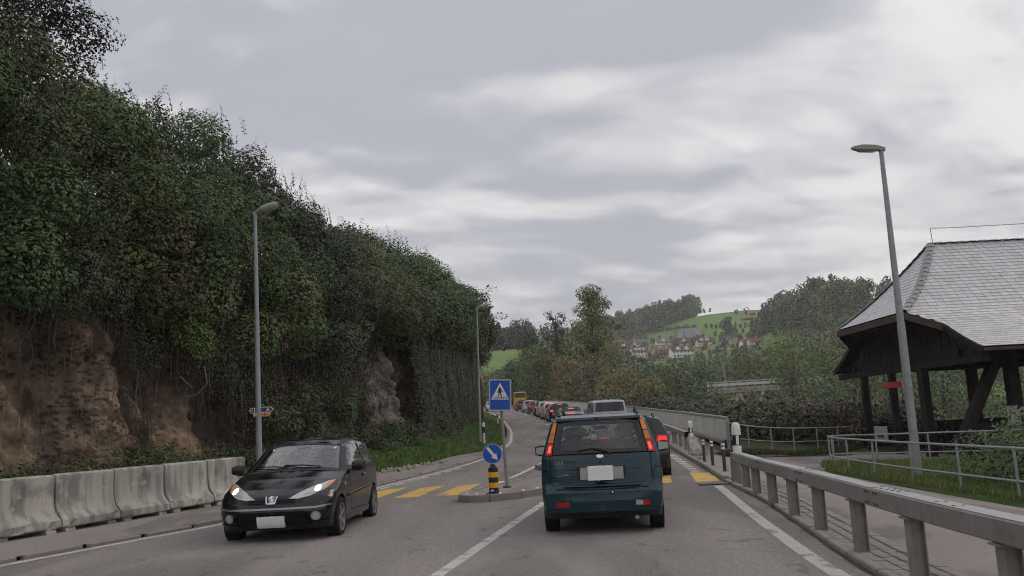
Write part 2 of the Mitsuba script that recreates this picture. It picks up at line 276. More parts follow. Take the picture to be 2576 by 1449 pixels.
def build_ground():
    r = np.concatenate([np.linspace(1.5, 60, 70), np.geomspace(62, 1450, 110)]); a = np.radians(np.linspace(0, 360, 289))
    rr, aa = np.meshgrid(r, a, indexing='ij'); x, y = rr * np.sin(aa), rr * np.cos(aa)
    z = land(x, y) + (meshkit.fbm(np.stack([x / 30, y / 30, x * 0], -1), 3, 4) - 0.5) * 3.0 * sstep(180, 400, rr)
    z = np.where(rr > 900, z * 0.985, z)
    m = grid(np.stack([x, y, z], -1)); c = np.array([[0, 0, float(land(0, 0))]]); n = len(m[0])
    k = np.arange(288); f = np.stack([k * 0 + n, k + 1, k], 1)
    struct('ground', (np.vstack([m[0], c]), np.vstack([m[1][:, ::-1], f[:, ::-1]])), 'meadow', True)
build_ground()
def ribbon(ya, yb, xa, xb, dz, n=None, m=2, zf=None):
    n = n or max(2, int((yb - ya) / 0.5) + 1)
    y = np.linspace(ya, yb, n)[:, None]; t = np.linspace(0, 1, m)[None]
    A = xa(y) if callable(xa) else np.full_like(y, xa); B = xb(y) if callable(xb) else np.full_like(y, xb)
    x = A + (B - A) * t; Y = np.broadcast_to(y, x.shape)
    z = (zf(x, Y) if zf else zr(Y)) + dz
    return flip(grid(np.stack([x, Y, z], -1)))
# ---------------------------------------------------------------- road, footways, verge
struct('road', ribbon(-5, 190, lambda y: XL(y) - 0.22, lambda y: XK(y) + 0.02, 0.0, 392, 9), 'asphalt', True)
pv = struct('pavement', cat(ribbon(-5, 19.9, lambda y: XG(y) - 0.3, lambda y: XL(y) - 0.34, 0.035, 60, 6), ribbon(19.9, 40, lambda y: XG(y) + 0.02, lambda y: np.maximum(XL(y) - 0.34, XG(y) + 0.03), 0.035, 60, 6)), 'asphalt_path', True)
def footway():
    y = np.linspace(-5, 180, 500)[:, None]; t = np.linspace(0, 1, 24)[None]
    A = XK(y) + np.where(y < 18.3, 0.08, 0.14)
    R = np.where(y < 31.5, 10.4 + 0 * y, 0); R = np.where(y >= 31.5, np.interp(y, [31.5, 33, 36, 38, 40], [12.4, 11.4, 9.9, 8.6, 8.3]), R)
    R = np.where(y > 32.7, XP(np.clip(y, 33.5, 200)) - 0.1, R); R = np.where((y > 27.5) & (y <= 32.7), 15.4, R)
    x = A + (R - A) * t ** 1.2; Y = np.broadcast_to(y, x.shape)
    return flip(grid(np.stack([x, Y, zpath(x, Y) + 0.01], -1)))
struct('footway', footway(), 'asphalt_path', True)
def approach():                                         # the apron in front of the covered bridge
    P = np.array([(7.9, 32.55), (8.7, 33.6), (9.7, 34.2), (10.7, 34.5), (11.9, 35.2), (13.2, 36.4), (14.6, 37.8), (15.4, 38.0), (15.4, 32.55)]); f = PchipInterpolator(P[:7, 0], P[:7, 1]); x = np.linspace(7.9, 15.4, 40)[:, None]; t = np.linspace(0, 1, 14)[None]
    B = np.where(x <= 14.6, f(np.minimum(x, 14.6)), 38.0); Y = 32.55 + (B - 32.55) * t; X = x + 0 * t; struct('footway', grid(np.stack([X, Y, zpath(X, Y) + 0.014], -1)), 'asphalt_path', True)
approach()
def verge():
    y = np.linspace(18, 150, 330)[:, None]; t = np.linspace(0, 1, 22)[None]
    A = XG(y); B = XB(y) - 0.6; x = A + (B - A) * t; Y = np.broadcast_to(y, x.shape)
    w = np.abs(B - A); z = zr(Y) + 0.05 + 0.62 * sstep(0.0, 1.0, t) + 0.06 * meshkit.noise(np.stack([x * 1.3, Y * 1.3, 0 * x], -1)) * sstep(0, .15, t) - 0.02
    return grid(np.stack([x, Y, z], -1))
struct('verge_soil', verge(), 'turf', True)
def verge_near():
    y = np.linspace(-6, 20.5, 60)[:, None]; t = np.linspace(0, 1, 14)[None]
    A = XG(y) - 0.28; B = XB(y) - 0.6; x = A + (B - A) * t; Y = np.broadcast_to(y, x.shape)
    return grid(np.stack([x, Y, 0.03 + 0.55 * sstep(0, 1, t) + 0 * x], -1))
struct('verge_soil', verge_near(), 'turf', True)

# ---------------------------------------------------------------- painted markings: each its own child of the road
def mark(name, mesh, m, label=None): put('road', name, mesh, m, False, label)
mark('edge_line', ribbon(-4, 31.0, lambda y: XL(y) - 0.075, lambda y: XL(y) + 0.075, 0.004, 160), 'white_paint')
mark('edge_line', ribbon(31.0, 175, lambda y: XL(y) - 0.075, lambda y: XL(y) + 0.075, 0.004, 300), 'white_paint')
mark('edge_line', ribbon(-4, 18.0, lambda y: XR(y) - 0.085, lambda y: XR(y) + 0.085, 0.004, 80), 'white_paint')
XC = curve([(0, -2.6), (9.13, -0.9), (11.6, -0.46), (15.8, 0.30), (18, 0.7)])
mark('centre_line', ribbon(1.5, 16.4, lambda y: XC(y) - 0.075, lambda y: XC(y) + 0.075, 0.004, 40), 'white_paint')
XI = curve([(19.2, -0.96), (22, -0.42), (26, 0.28), (32, 1.2), (40, 2.0)])
mark('island_line', ribbon(19.8, 22.2, lambda y: XI(y) - 0.16, lambda y: XI(y) + 0.02, 0.004, 10), 'white_paint')
mark('island_line', ribbon(23.0, 38, lambda y: XI(y) - 0.14, lambda y: XI(y) + 0.0, 0.004, 40), 'white_paint')
for k in range(9):                                      # short blocks along the left gutter beside the crossing
    y0 = 19.4 + k * 1.05; mark('gutter_block', ribbon(y0, y0 + 0.72, lambda y: XL(y) + 0.17, lambda y: XL(y) + 0.31, 0.004, 5), 'white_paint')
for k in range(13):                                     # ladder of short white dashes along the right kerb
    y0 = 20.6 + k * 0.78; mark('kerb_dash', ribbon(y0, y0 + 0.42, lambda y: XR(y) - 0.12, lambda y: XR(y) + 0.12, 0.004, 4), 'white_paint')
XD = curve([(44, 2.75), (61.4, 2.32), (81, 1.47), (100, 0.75), (119, -0.25), (135, -1.8), (150, -3.8), (180, -9.5)])
y0 = 45.0
while y0 < 150:
    mark('lane_dash', ribbon(y0, y0 + 2.3, lambda y: XD(y) - 0.08, lambda y: XD(y) + 0.08, 0.004, 6), 'white_paint'); y0 += 5.2
def quad(pts, dz=0.004): p = np.array([(x, y, float(zr(y)) + dz) for x, y in pts]); return (p, np.array([[0, 1, 2], [0, 2, 3]]))
for a in (-4.55, -3.62, -2.72, -1.84):                  # crossing bars on the oncoming lane
    mark('crossing_bar', quad([(a, 18.85), (a + 0.52, 18.8), (a + 0.86, 21.75), (a + 0.32, 21.3)]), 'yellow_paint', 'yellow crossing bar on the oncoming lane')
for a, b in ((3.72, 19.1), (2.72, 19.3), (1.72, 19.5)):
    mark('crossing_bar', quad([(a, b), (a + 0.50, b - 0.05), (a + 0.92, b + 2.6), (a + 0.40, b + 2.9)]), 'yellow_paint', 'yellow crossing bar on the near lane')
# dark cracked joint and flush edging stones along the left, granite kerb along the right
mark('gutter_joint', ribbon(-4, 40, lambda y: XL(y) - 0.36 + 0.025 * np.sin(y * 3.1), lambda y: XL(y) - 0.27 + 0.03 * np.sin(y * 2.3), 0.038, 200), 'crack_fill')
y = -4.0; rg = np.random.default_rng(5)
while y < 60:                                           # flush edging
    L = 0.97; a, b = np.array([XL(y) - 0.25, y]), np.array([XL(y + L) - 0.25, y + L]); c = (a + b) / 2; yaw = -math.atan2(b[0] - a[0], b[1] - a[1])
    if 5 < y < 60: put('road', 'edging_stone', cbox((c[0], c[1], float(zr(c[1])) - 0.06 + rg.uniform(0.025, 0.045)), (0.105, L - 0.02, 0.16), 0.012, yaw), 'kerbstone', False)
    y += 1.0
y = 2.0
while y < 64:
    L = 0.98; a, b = np.array([XK(y) + 0.08, y]), np.array([XK(y + L) + 0.08, y + L]); c = (a + b) / 2; yaw = -math.atan2(b[0] - a[0], b[1] - a[1])
    h = (0.055 if y < 18.5 else 0.10) + rg.uniform(-0.006, 0.006)
    zc = float(zr(c[1])); m = cbox((c[0] - .02, c[1], zc + h / 2 - 0.08), (0.11, L - 0.015, h + 0.16), 0.014, yaw)
    put('road', 'kerb_stone', m, 'kerbstone', False)
    y += 1.0
mark('kerb_joint', ribbon(2, 64, lambda y: XK(y) - 0.035 + 0.012 * np.sin(y * 5), lambda y: XK(y) + 0.012, 0.006, 200), 'crack_fill')
for k, (yy, w) in enumerate(((17.7, 0), (17.7, 1), (17.7, 2))): pass
gr = cat(*[box((XR(18.35) + 0.02 + i * 0.055, 18.35, float(zr(18.35)) + 0.008), (0.03, 0.34, 0.012)) for i in range(-6, 5)])
put('road', 'drain_grate', cat(gr, box((XR(18.35) - 0.01, 18.35, 0.073), (0.64, 0.36, 0.006))), 'black_plastic', False, 'dark drain grate at the kerb beside the yellow bar')
# stone setts under the guard rail
rows = 4; y = 3.2
while y < 18.2:
    for j in range(rows):
        L = 0.24; yy = y + (j % 2) * 0.12 + rg.uniform(-.01, .01); xx = float(XK(yy)) + 0.12 + 0.115 * (j + 0.5)
        if yy < 18.2:
            yaw = -math.atan2(float(XK(yy + .2) - XK(yy - .2)), 0.4) + 0.10 + rg.uniform(-.05, .05)
            put('footway', 'sett', cbox((xx, yy, float(zpath(xx, yy)) - 0.043 + rg.uniform(-0.003, 0.004)), (0.113 + rg.uniform(-.003, .001), L - 0.002 + rg.uniform(-.010, .004), 0.12), 0.007, yaw), 'kerbstone', False)
    y += 0.245
# pale rubble where the verge meets the pull-off
rub = []
for k in range(150):
    yy = rg.uniform(23.5, 31); xx = float(XG(yy)) + rg.uniform(-0.1, 0.5) * (0.5 + rg.random()); s = rg.uniform(0.03, 0.13)
    q = rg.normal(size=(9, 3)); q /= np.linalg.norm(q, axis=1, keepdims=True); rub.append(xf(hull(q * s * rg.uniform(.6, 1, 3)), None, (xx, yy, float(zr(yy)) + 0.04 + s * 0.2)))
k = ukey('rubble'); scene[k] = mikit.ply(cat(*rub), 'pale_stone', False); labels[k] = {'label': 'pale stone rubble spilled along the grass edge', 'category': 'rubble', 'kind': 'stuff'}
# traffic island
def island():
    pts = [(0.42, 17.9), (-0.1, 17.25), (-0.55, 16.95), (-0.95, 16.9), (-1.22, 17.2), (-1.27, 17.7), (-1.12, 18.5), (-0.62, 19.9), (0.0, 21.4), (0.45, 22.4), (0.75, 22.3), (0.72, 20), (0.55, 18.4)]
    P = Polygon(pts).buffer(0.3).buffer(-0.3).buffer(-.0)
    P = Polygon(pts).buffer(-0.25).buffer(0.25, 24); ti = thing('traffic_island', 'low kerbed traffic island with bollard and sign in the middle of the road', 'traffic island')
    inner = P.buffer(-0.16); zt = 0.02
    put(ti, 'paving', xf(extrude(inner, 0.15), None, (0, 0, zt)), 'asphalt_path', 25)
    ring = P.difference(inner.buffer(0.004)); n = 16; L = P.exterior.length
    for k in range(n):
        a, b = k * L / n + 0.008, (k + 1) * L / n - 0.008
        s = [P.exterior.interpolate(a + (b - a) * t / 4) for t in range(5)]; q = [inner.buffer(.004).exterior.interpolate(inner.exterior.project(p)) for p in s]
        g = Polygon([(p.x, p.y) for p in s] + [(p.x, p.y) for p in q[::-1]]).buffer(0)
        if g.area > 1e-3:
            t0, t1 = extrude(g, 0.135), extrude(g.buffer(-0.012), 0.16)
            put(ti, 'kerb_stone', xf(cat(t0, t1), None, (0, 0, zt)), 'kerbstone', 25)
    for x, yy in ((-1.08, 17.45), (-0.88, 17.2), (-0.42, 17.2), (0.02, 17.6), (0.3, 18.0)):
        put(ti, 'reflector_stud', xf(lathe([(0.0, 0.03), (0.02, 0.028), (0.032, 0.01), (0.034, 0.0)][::-1], 10), None, (x, yy, zt + 0.155)), 'white_plastic', True)
    P2 = Polygon([(0.40, 26.2), (0.62, 25.2), (1.9, 26.0), (2.3, 28.5), (1.6, 29)]).buffer(-.1).buffer(.1)
    t2 = thing('traffic_island', 'second kerbed traffic island half hidden behind the teal hatchback', 'traffic island')
    put(t2, 'kerb_stone', xf(extrude(P2, 0.2), None, (0, 0, 0.06)), 'kerbstone', 25); put(t2, 'paving', xf(extrude(P2.buffer(-.15), 0.02), None, (0, 0, 0.255)), 'asphalt_path', 25)
island()
# ================================================================ street furniture
# ---------------------------------------------------------------- concrete barrier elements along the left
def barrier_profile():
    return np.array([(-0.25, 0.075), (0.25, 0.075), (0.27, 0.10), (0.262, 0.20), (0.235, 0.225), (0.17, 0.285), (0.125, 0.36), (0.10, 0.48), (0.088, 0.66), (0.086, 0.80), (0.092, 0.87), (0.085, 0.925), (0.045, 0.955), (-0.045, 0.955), (-0.085, 0.925), (-0.092, 0.87), (-0.1, 0.48), (-0.17, 0.285), (-0.262, 0.20), (-0.27, 0.10)])
def make_barrier(k):
    bd = np.array([0.308, 0.951]); bn = np.array([bd[1], -bd[0]]); p0 = np.array([-7.93, 15.02])
    L = 1.29; r = np.random.default_rng(50 + k); n = 14
    prof = barrier_profile(); t = np.linspace(-L / 2, L / 2, n); V = []
    for i, s in enumerate(t):
        q = prof.copy(); e = min(i, n - 1 - i)
        if e == 0: q = q * [0.955, 0.985] + [0, 0.006]
        V.append(np.stack([q[:, 0], np.full(len(q), s), q[:, 1]], 1))
    P = np.array(V); P = np.concatenate([P, P[:, :1]], 1)
    nz = meshkit.fbm(P * 6 + k * 7.3, 3, 2) - 0.5
    P[..., 0] += nz * 0.016 * np.sign(P[..., 0]); P[..., 2] += nz * 0.008
    low = (P[..., 2] < 0.22) & (P[..., 0] > 0.2); chip = np.maximum(meshkit.noise(P * [9, 7, 9] + k * 3.1) - 0.62, 0) * 0.28; P[..., 0] -= np.where(low, chip, 0)
    m = flip(grid(P))
    for e, fl in ((0, False), (n - 1, True)):
        ring = P[e, :-1]; c = ring.mean(0); kk = len(ring); i = np.arange(kk); cap = (np.vstack([ring, c]), np.stack([i, (i + 1) % kk, i * 0 + kk], 1)); m = cat(m, cap if not fl else flip(cap))
    c = p0 + bd * (1.335 * (k + 0.5)); yaw = -math.atan2(bd[0], bd[1]); zc = float(zr(c[1])) + 0.035
    R = rotz(yaw); R2 = R @ roty(r.uniform(-.012, .012)); T = (c[0] + r.uniform(-.012, .012), c[1], zc)
    names = {-4: 'out of view', -3: 'grey', -2: 'grey', -1: 'grey streaked', 0: 'tan weathered', 1: 'blackened', 2: 'green grey', 3: 'pale grey', 4: 'pale'}
    lab = {-3: 'grey concrete barrier element at the left frame edge, mostly out of view', -2: 'grey concrete barrier element, leftmost one with its joint in view', -1: 'grey stained concrete barrier element left of the broken corner one', 0: 'buff weathered concrete barrier element with a chipped lower edge', 1: 'black streaked concrete barrier element with pale patches near its top', 2: 'green grey concrete barrier element left of the car headlight', 3: 'pale concrete barrier element partly hidden by the black hatchback', 4: 'last concrete barrier element, hidden behind the black hatchback'}
    t = thing('concrete_barrier', lab.get(k, 'grey concrete barrier element at the left frame edge, mostly out of view'), 'barrier', 'concrete barrier elements lined up along the left footway')
    put(t, 'block', xf(m, R2, T), 'concrete', 32)
    for s in (-0.47, 0.47): put(t, 'foot', xf(hull([(a * w, s + b * 0.10, zz) for a in (-1, 1) for b in (-1, 1) for w, zz in ((0.25, 0.0), (0.22, 0.085))]), R2, T), 'concrete', False)
for k in range(-4, 4): make_barrier(k)

# ---------------------------------------------------------------- steel box-beam guard rail on the right
GR = [(3.08, 4.3), (3.13, 5.88), (3.22, 7.46), (3.36, 9.05), (3.53, 10.73), (3.68, 12.23), (3.85, 13.81), (4.04, 15.45), (4.20, 16.75)]
GEND = (4.34, 18.15)
def guard_rail():
    t = thing('guard_rail', 'grey steel box-beam guard rail on square posts along the right kerb in the foreground', 'guard rail')
    path = np.array([(2.95, 1.8)] + GR + [GEND]); cx = PchipInterpolator(path[:, 1], path[:, 0])
    z0, hb, wb = 0.10, 0.165, 0.18
    def ztop(y): return 0.745 - 0.045 * sstep(9, 18, y)
    edges = [2.0, 5.2, 8.3, 11.35, 14.6, 18.02]
    for a, b in zip(edges[:-1], edges[1:]):
        y = np.linspace(a + 0.003, b - 0.003, 12); x = cx(y); P = []
        sec = [(-1, -1), (1, -1), (1, 1), (-1, 1)]; ch = 0.012
        ring = []
        for sx, sz in sec:
            o = [(sx * (wb / 2 - ch), sz * hb / 2), (sx * wb / 2, sz * (hb / 2 - ch))]; ring += o if (sx * sz) < 0 else o[::-1]
        ring = np.array([(p[0], p[1]) for p in ring])
        ang = np.arctan2(ring[:, 1], ring[:, 0]); ring = ring[np.argsort(ang)]
        for xi, yi in zip(x, y): P.append([(xi + q[0], yi, ztop(yi) - hb / 2 + q[1]) for q in ring])
        P = np.array(P); P = np.concatenate([P, P[:, :1]], 1); m = flip(grid(P))
        for e, fl in ((0, 0), (len(y) - 1, 1)):
            rg_ = P[e, :-1]; kk = len(rg_); i = np.arange(kk); cp = (np.vstack([rg_, rg_.mean(0)]), np.stack([i, (i + 1) % kk, i * 0 + kk], 1)); m = cat(m, cp if fl else flip(cp))
        bm = put(t, 'beam', m, 'rail_steel', 30)
        yy = np.linspace(a + 0.02, b - 0.02, 10); P = np.array([[(cx(v) + q, v, ztop(v) + 0.004) for q in (-0.078, 0.078)] for v in yy])
        put(bm, 'top_plate', flip(grid(P)), 'rail_top', False)
        hs = []                                         # bolt holes of the splice
        for dy in (-0.42, -0.30, -0.18, -0.06, 0.10):
            for sx in (-0.035, 0.038): hs.append(xf(lathe([(0.0, 0.003), (0.017, 0.003), (0.019, 0.0)][::-1], 8), None, (float(cx(b)) + sx, b + dy - 0.1, ztop(b) + 0.004)))
        for dy in (-1.75, -1.45):
            for sx in (-0.035, 0.038): hs.append(xf(lathe([(0.0, 0.003), (0.013, 0.003), (0.015, 0.0)][::-1], 8), None, (float(cx(b + dy)) + sx, b + dy, ztop(b) + 0.004)))
        put(bm, 'bolt_hole', cat(*hs), 'dark_hole', False, kind='stuff')
        sb = []
        for dy in (-0.22, -0.14, 0.04, 0.12):
            for dz in (-0.05, 0.05):
                if b + dy < 18.0: sb.append(xf(lathe([(0.0, 0.008), (0.012, 0.006), (0.014, 0)][::-1], 8), roty(-math.pi / 2), (float(cx(b + dy)) - wb / 2 - 0.001, b + dy, ztop(b) - hb / 2 + dz)))
        if sb: put(bm, 'bolt', cat(*sb), 'dark_post', False, kind='stuff')
    for x, y in GR:
        zb = 0.0; zt = float(ztop(y)) - hb
        put(t, 'post', cat(box((x, y, (zb + zt) / 2), (0.125, 0.012, zt - zb)), box((x - 0.058, y, (zb + zt) / 2), (0.010, 0.10, zt - zb)), box((x + 0.058, y, (zb + zt) / 2), (0.010, 0.10, zt - zb)), box((x, y - 0.0, zt - 0.012), (0.19, 0.15, 0.014))), 'rail_steel', False)
    x, y = GEND                                          # sloped terminal shoe
    m = hull([(x + s * 0.088, 18.022, z) for s in (-1, 1) for z in (float(ztop(18)) - hb + 0.02, float(ztop(18)))] + [(x + s * 0.088, 18.10, float(ztop(18)) - 0.002) for s in (-1, 1)] + [(x + s * 0.09 + .02, yy, 0.02) for s in (-1, 1) for yy in (18.1, 18.26)])
    put(t, 'terminal_shoe', m, 'rail_steel', 30)
guard_rail()
def marker_cap(name, x, y, z, h, r, label, lean=0.0):  # black and white delineator, round cap
    t = thing('marker_post', label, 'marker post', 'black and white marker posts along the road')
    R = roty(lean)
    def at_(m): return xf(m, R, (x, y, z))
    put(t, 'base', at_(lathe([(r * 0.95, 0), (r * 1.0, h * 0.22), (r * 0.9, h * 0.24)], 16)), 'white_plastic', 40)
    put(t, 'black_band', at_(lathe([(r * 0.86, h * 0.2), (r * 0.84, h * 0.62)], 16)), 'black_plastic', 40)
    put(t, 'reflector', at_(cbox((0.0, -r * 0.86, h * 0.42), (r * 0.62, 0.014, h * 0.30), 0.004)), 'white_plastic', False)
    put(t, 'cap', at_(lathe([(r * 0.9, h * 0.58), (r * 1.02, h * 0.60), (r * 1.0, h * 0.82), (r * 0.86, h * 0.92), (r * 0.55, h * 0.985), (0, h)], 16)), 'white_plastic', 50)
marker_cap('a', 4.27, 17.55, 0.70, 0.60, 0.088, 'white capped marker post standing on the end of the foreground guard rail', 0.02)
# second guard rail, starting at the concrete block
def far_rail():
    t = thing('guard_rail', 'second guard rail running away behind the small concrete block', 'guard rail')
    for a, b in ((30.9, 36), (36, 42), (42, 48), (48, 56), (56, 66), (66, 78), (78, 92), (92, 108)):
        y = np.linspace(a + .004, b - .004, 6); x = XK(y) + 0.35; z = zr(y) + 0.70
        P = np.array([[(xi + q, yi, zi + w) for q, w in ((-.08, -.18), (-.08, 0), (.08, 0), (.08, -.18), (-.08, -.18))] for xi, yi, zi in zip(x, y, z)]); put(t, 'beam', flip(grid(P)), 'rail_steel', False)
        for yy in np.arange(a + 0.6, b, 2.0): put(t, 'post', box((float(XK(yy)) + .35, yy, float(zr(yy)) + 0.30), (0.10, 0.06, 0.5)), 'rail_steel', False)
far_rail()
bx, by = 5.95, 30.4
t = thing('concrete_block', 'small sloped concrete end block between the bollards and the second guard rail', 'concrete block')
put(t, 'block', hull([(bx + sx * 0.17, by - 0.32, 0.10) for sx in (-1, 1)] + [(bx + sx * 0.17, by - 0.28, 0.32) for sx in (-1, 1)] + [(bx + sx * 0.14, by + 0.2, 0.72) for sx in (-1, 1)] + [(bx + sx * 0.17, by + 0.4, 0.10) for sx in (-1, 1)] + [(bx + sx * .14, by + .36, .72) for sx in (-1, 1)]), 'concrete', 25)
put(t, 'kerb_base', cbox((bx, by, 0.16), (0.62, 0.9, 0.13), 0.02), 'concrete', 25)
marker_cap('b', bx - 0.03, by + 0.27, 0.72, 0.56, 0.085, 'marker post leaning on top of the small concrete block', -0.03)
for i, (x, y) in enumerate(((4.92, 21.6), (5.33, 24.8), (5.62, 27.3))):
    z = float(zpath(x, y)); t = thing('bollard', ['slim dark bollard with two white rings, nearest of the three on the footway', 'slim dark bollard in the middle of the three on the footway', 'slim dark bollard, farthest of the three on the footway'][i], 'bollard', 'slim bollards closing the footway')
    put(t, 'post', xf(lathe([(0.043, 0.0), (0.043, 0.56), (0.045, 0.69), (0.040, 0.715), (0.0, 0.72)], 14), None, (x, y, z)), 'dark_post', 40)
    for a in (0.535, 0.625): put(t, 'white_ring', xf(lathe([(0.045, a), (0.0475, a + 0.004), (0.0475, a + 0.055), (0.045, a + 0.06)], 14), None, (x, y, z)), 'white_plastic', 40)
    put(t, 'foot', xf(lathe([(0.08, 0.0), (0.08, 0.02), (0.055, 0.035)], 14), None, (x, y, z - .01)), 'dark_post', 40)
def leitpfosten(x, y, z, label, h=1.0, r=0.06):
    t = thing('marker_post', label, 'marker post', 'black and white marker posts along the road')
    put(t, 'post', xf(lathe([(r * 0.9, -0.1), (r * 0.9, h * 0.6)], 10), None, (x, y, z)), 'white_plastic', 40)
    put(t, 'black_band', xf(lathe([(r * 0.95, h * 0.52), (r * 0.95, h * 0.80)], 10), None, (x, y, z)), 'black_plastic', 40)
    put(t, 'cap', xf(lathe([(r, h * 0.78), (r, h * 0.95), (0, h)], 10), None, (x, y, z)), 'white_plastic', 50)
for x, y, l in ((-1.66, 41.5, 'marker post in the grass right of the second lamp foot'), (-1.62, 68, 'marker post on the grass verge further up the bend'), (-3.35, 107, 'farthest marker post on the left verge'), (5.1, 115, 'marker post at the right kerb beside the farther parapet'), (2.2, 140, 'small marker post left of the parapet end'), (0.9, 142, 'small marker post right of the yellow van')):
    leitpfosten(x, y, float(zr(y)) + (0.12 if x < 0 else 0.1), l, 1.05, 0.062)

# ---------------------------------------------------------------- street lamps
def lamp_left(x, y, z, top, head_yaw, label, rb=0.075, lean=(0, 0)):
    t = thing('street_lamp', label, 'street lamp', 'street lamps along the road')
    zs = np.linspace(z - .1, top, 10); P = np.stack([x + lean[0] * (zs - z) / (top - z), y + lean[1] * (zs - z) / (top - z), zs], 1)
    put(t, 'pole', tube(P, np.linspace(rb, rb * 0.55, 10), 14), 'lamp_pole', 50)
    R = rotz(head_yaw) @ roty(-0.30); O = P[-1] + [0, 0, 0.02]
    s = np.linspace(0, 1, 14); L = 0.72
    def shell(f0, f1, wf, up):
        Q = []
        for u in s:
            w = wf(u); a = np.linspace(-1, 1, 11); Q.append(np.stack([np.full(11, u * L - 0.06), w * np.sin(a * math.pi / 2), up * f1(u) * np.cos(a * math.pi / 2) ** 0.8 + f0(u)], 1))
        return grid(np.array(Q))
    wf = lambda u: 0.045 + 0.105 * float(sstep(0.1, 0.45, u)) * math.sqrt(max(0.0, 1 - max(0, (u - 0.62) / 0.385) ** 2.2))
    hf = lambda u: 0.05 + 0.07 * float(sstep(0.0, 0.5, u)) * math.sqrt(max(0.0, 1 - max(0, (u - 0.62) / 0.385) ** 2.2)) - 0.045 * float(sstep(.9, 1, u))
    put(t, 'hood', xf(shell(lambda u: 0.0, hf, wf, 1), R, O), 'lamp_head', 60)
    bf = lambda u: 0.012 + 0.075 * float(sstep(0.28, 0.5, u)) * math.sqrt(max(0.0, 1 - max(0, (u - 0.62) / 0.385) ** 2.2)) - 0.01 * float(sstep(.9, 1, u))
    put(t, 'bowl', xf(shell(lambda u: 0.0, bf, lambda u: wf(u) * 0.96, -1), R, O), 'lamp_bowl', 60)
    put(t, 'spigot', tube([P[-1] - [0, 0, 0.12], P[-1] + [0, 0, 0.03]], 0.055, 12), 'lamp_head', 50)
    return P
lampL = lamp_left(-6.31, 21.5, 0.30, 7.02, -0.15, 'grey street lamp behind the black hatchback with direction signs on its pole', 0.078, (-0.08, 0))
lamp2 = lamp_left(-1.92, 43.2, 0.55, 7.20, 0.05, 'street lamp on the grass verge at the foot of the leafy bank', 0.07, (0.12, 0))
# right lamp: flat head pointing back over the road
def lamp_right():
    t = thing('street_lamp', 'tall lamp post on the right with a flat head above the covered bridge', 'street lamp', 'street lamps along the road')
    x, y, z, top = 9.62, 21.75, -0.36, 7.97
    zs = np.linspace(z - .1, top, 14); P = np.stack([x + 0.03 * (zs - z) / (top - z), np.full(14, y), zs], 1)
    lowr = np.where(zs < 3.2, 0.088, 0.062)
    put(t, 'lower_pole', tube(P[:7], np.linspace(0.105, 0.097, 7), 14), 'galvanised', 50); put(t, 'upper_pole', tube(P[6:], np.linspace(0.088, 0.054, 8), 14), 'galvanised', 50)
    O = P[-1]; R = rotz(math.pi - 0.1) @ roty(-0.10)
    body = [(-.10, .05, .03), (-.10, .05, -.05), (0.12, .10, .075), (0.12, .10, -.04), (.45, .12, .08), (.45, .12, -.05), (.66, .085, .05), (.66, .085, -.03), (.74, .03, .02), (.74, .03, -.01)]
    put(t, 'hood', xf(hull([(a, s * b, c) for a, b, c in body for s in (-1, 1)]), R, O + [0, 0, .02]), 'lamp_head', 30)
    put(t, 'bowl', xf(hull([(a, s * b, c) for a, b, c in ((.1, .07, -.045), (.62, .07, -.035), (.18, .055, -.085), (.54, .06, -.08)) for s in (-1, 1)]), R, O + [0, 0, .015]), 'lamp_bowl', 40)
    return P
PR = lamp_right()
# red sign board strapped behind the right lamp
t = thing('direction_sign', 'red round ended sign board strapped to the right lamp post', 'sign')
zz = 1.97; xc = 9.50
g = Polygon([(-.36, -.075), (.24, -.075), (.24, .075), (-.36, .075)]).buffer(0.0).union(Point(.24, 0).buffer(.075)).union(Point(-.36, 0).buffer(.075))
SR = rotx(math.pi / 2)
put(t, 'board', xf(extrude(g, 0.012), SR @ rotz(0), (xc, 21.87, zz)), 'sign_red', False)
put(t, 'white_band', xf(extrude(shapely.box(0.03, -.075, .14, .075), 0.004), SR, (xc, 21.855, zz)), 'sign_white', False)
put(t, 'strap', cat(*[xf(lathe([(0.104, -.008), (.110, -.006), (.110, .006), (.104, .008)], 16), None, (9.63, 21.75, zz + d)) for d in (-.05, .05)]), 'galvanised', 40)

# ---------------------------------------------------------------- direction signs on the left lamp
def bike(sz):                                            # bicycle pictogram as flat mesh
    w = []
    for cx_ in (-.30, .30): w.append(extrude(Point(cx_, 0).buffer(.19).difference(Point(cx_, 0).buffer(.12)), .003))
    for a, b in (((-.30, 0), (-.12, .30)), ((-.12, .30), (.22, .30)), ((.30, 0), (.20, .38)), ((-.30, 0), (.0, 0)), ((0, 0), (.22, .30)), ((0, 0), (-.14, .36)), ((.2, .38), (.1, .4)), ((-.2, .37), (-.07, .37))):
        w.append(extrude(LineString([a, b]).buffer(.035), .003))
    m = cat(*w); return (m[0] * [sz, sz, 1], m[1])
def arrow_sign(name, lab, x0, x1, zc, h, y, border, field, right=True, tip=0.07):
    t = thing(name, lab, 'sign', 'direction signs on the left lamp post')
    d = 1 if right else -1
    pts = [(0, -h / 2), (abs(x1 - x0) - tip, -h / 2), (abs(x1 - x0), 0), (abs(x1 - x0) - tip, h / 2), (0, h / 2)]
    pts = [(d * a, b) for a, b in pts]; P = Polygon(pts)
    put(t, 'board', xf(extrude(P, 0.012), SR, (x0, y, zc)), border, False)
    put(t, 'field', xf(extrude(P.buffer(-0.016, join_style=2), 0.004), SR, (x0, y - 0.0125, zc)), field, False)
    return t
LX = lambda z: -6.31 - 0.08 * (z - .3) / 6.7
zc = 2.12
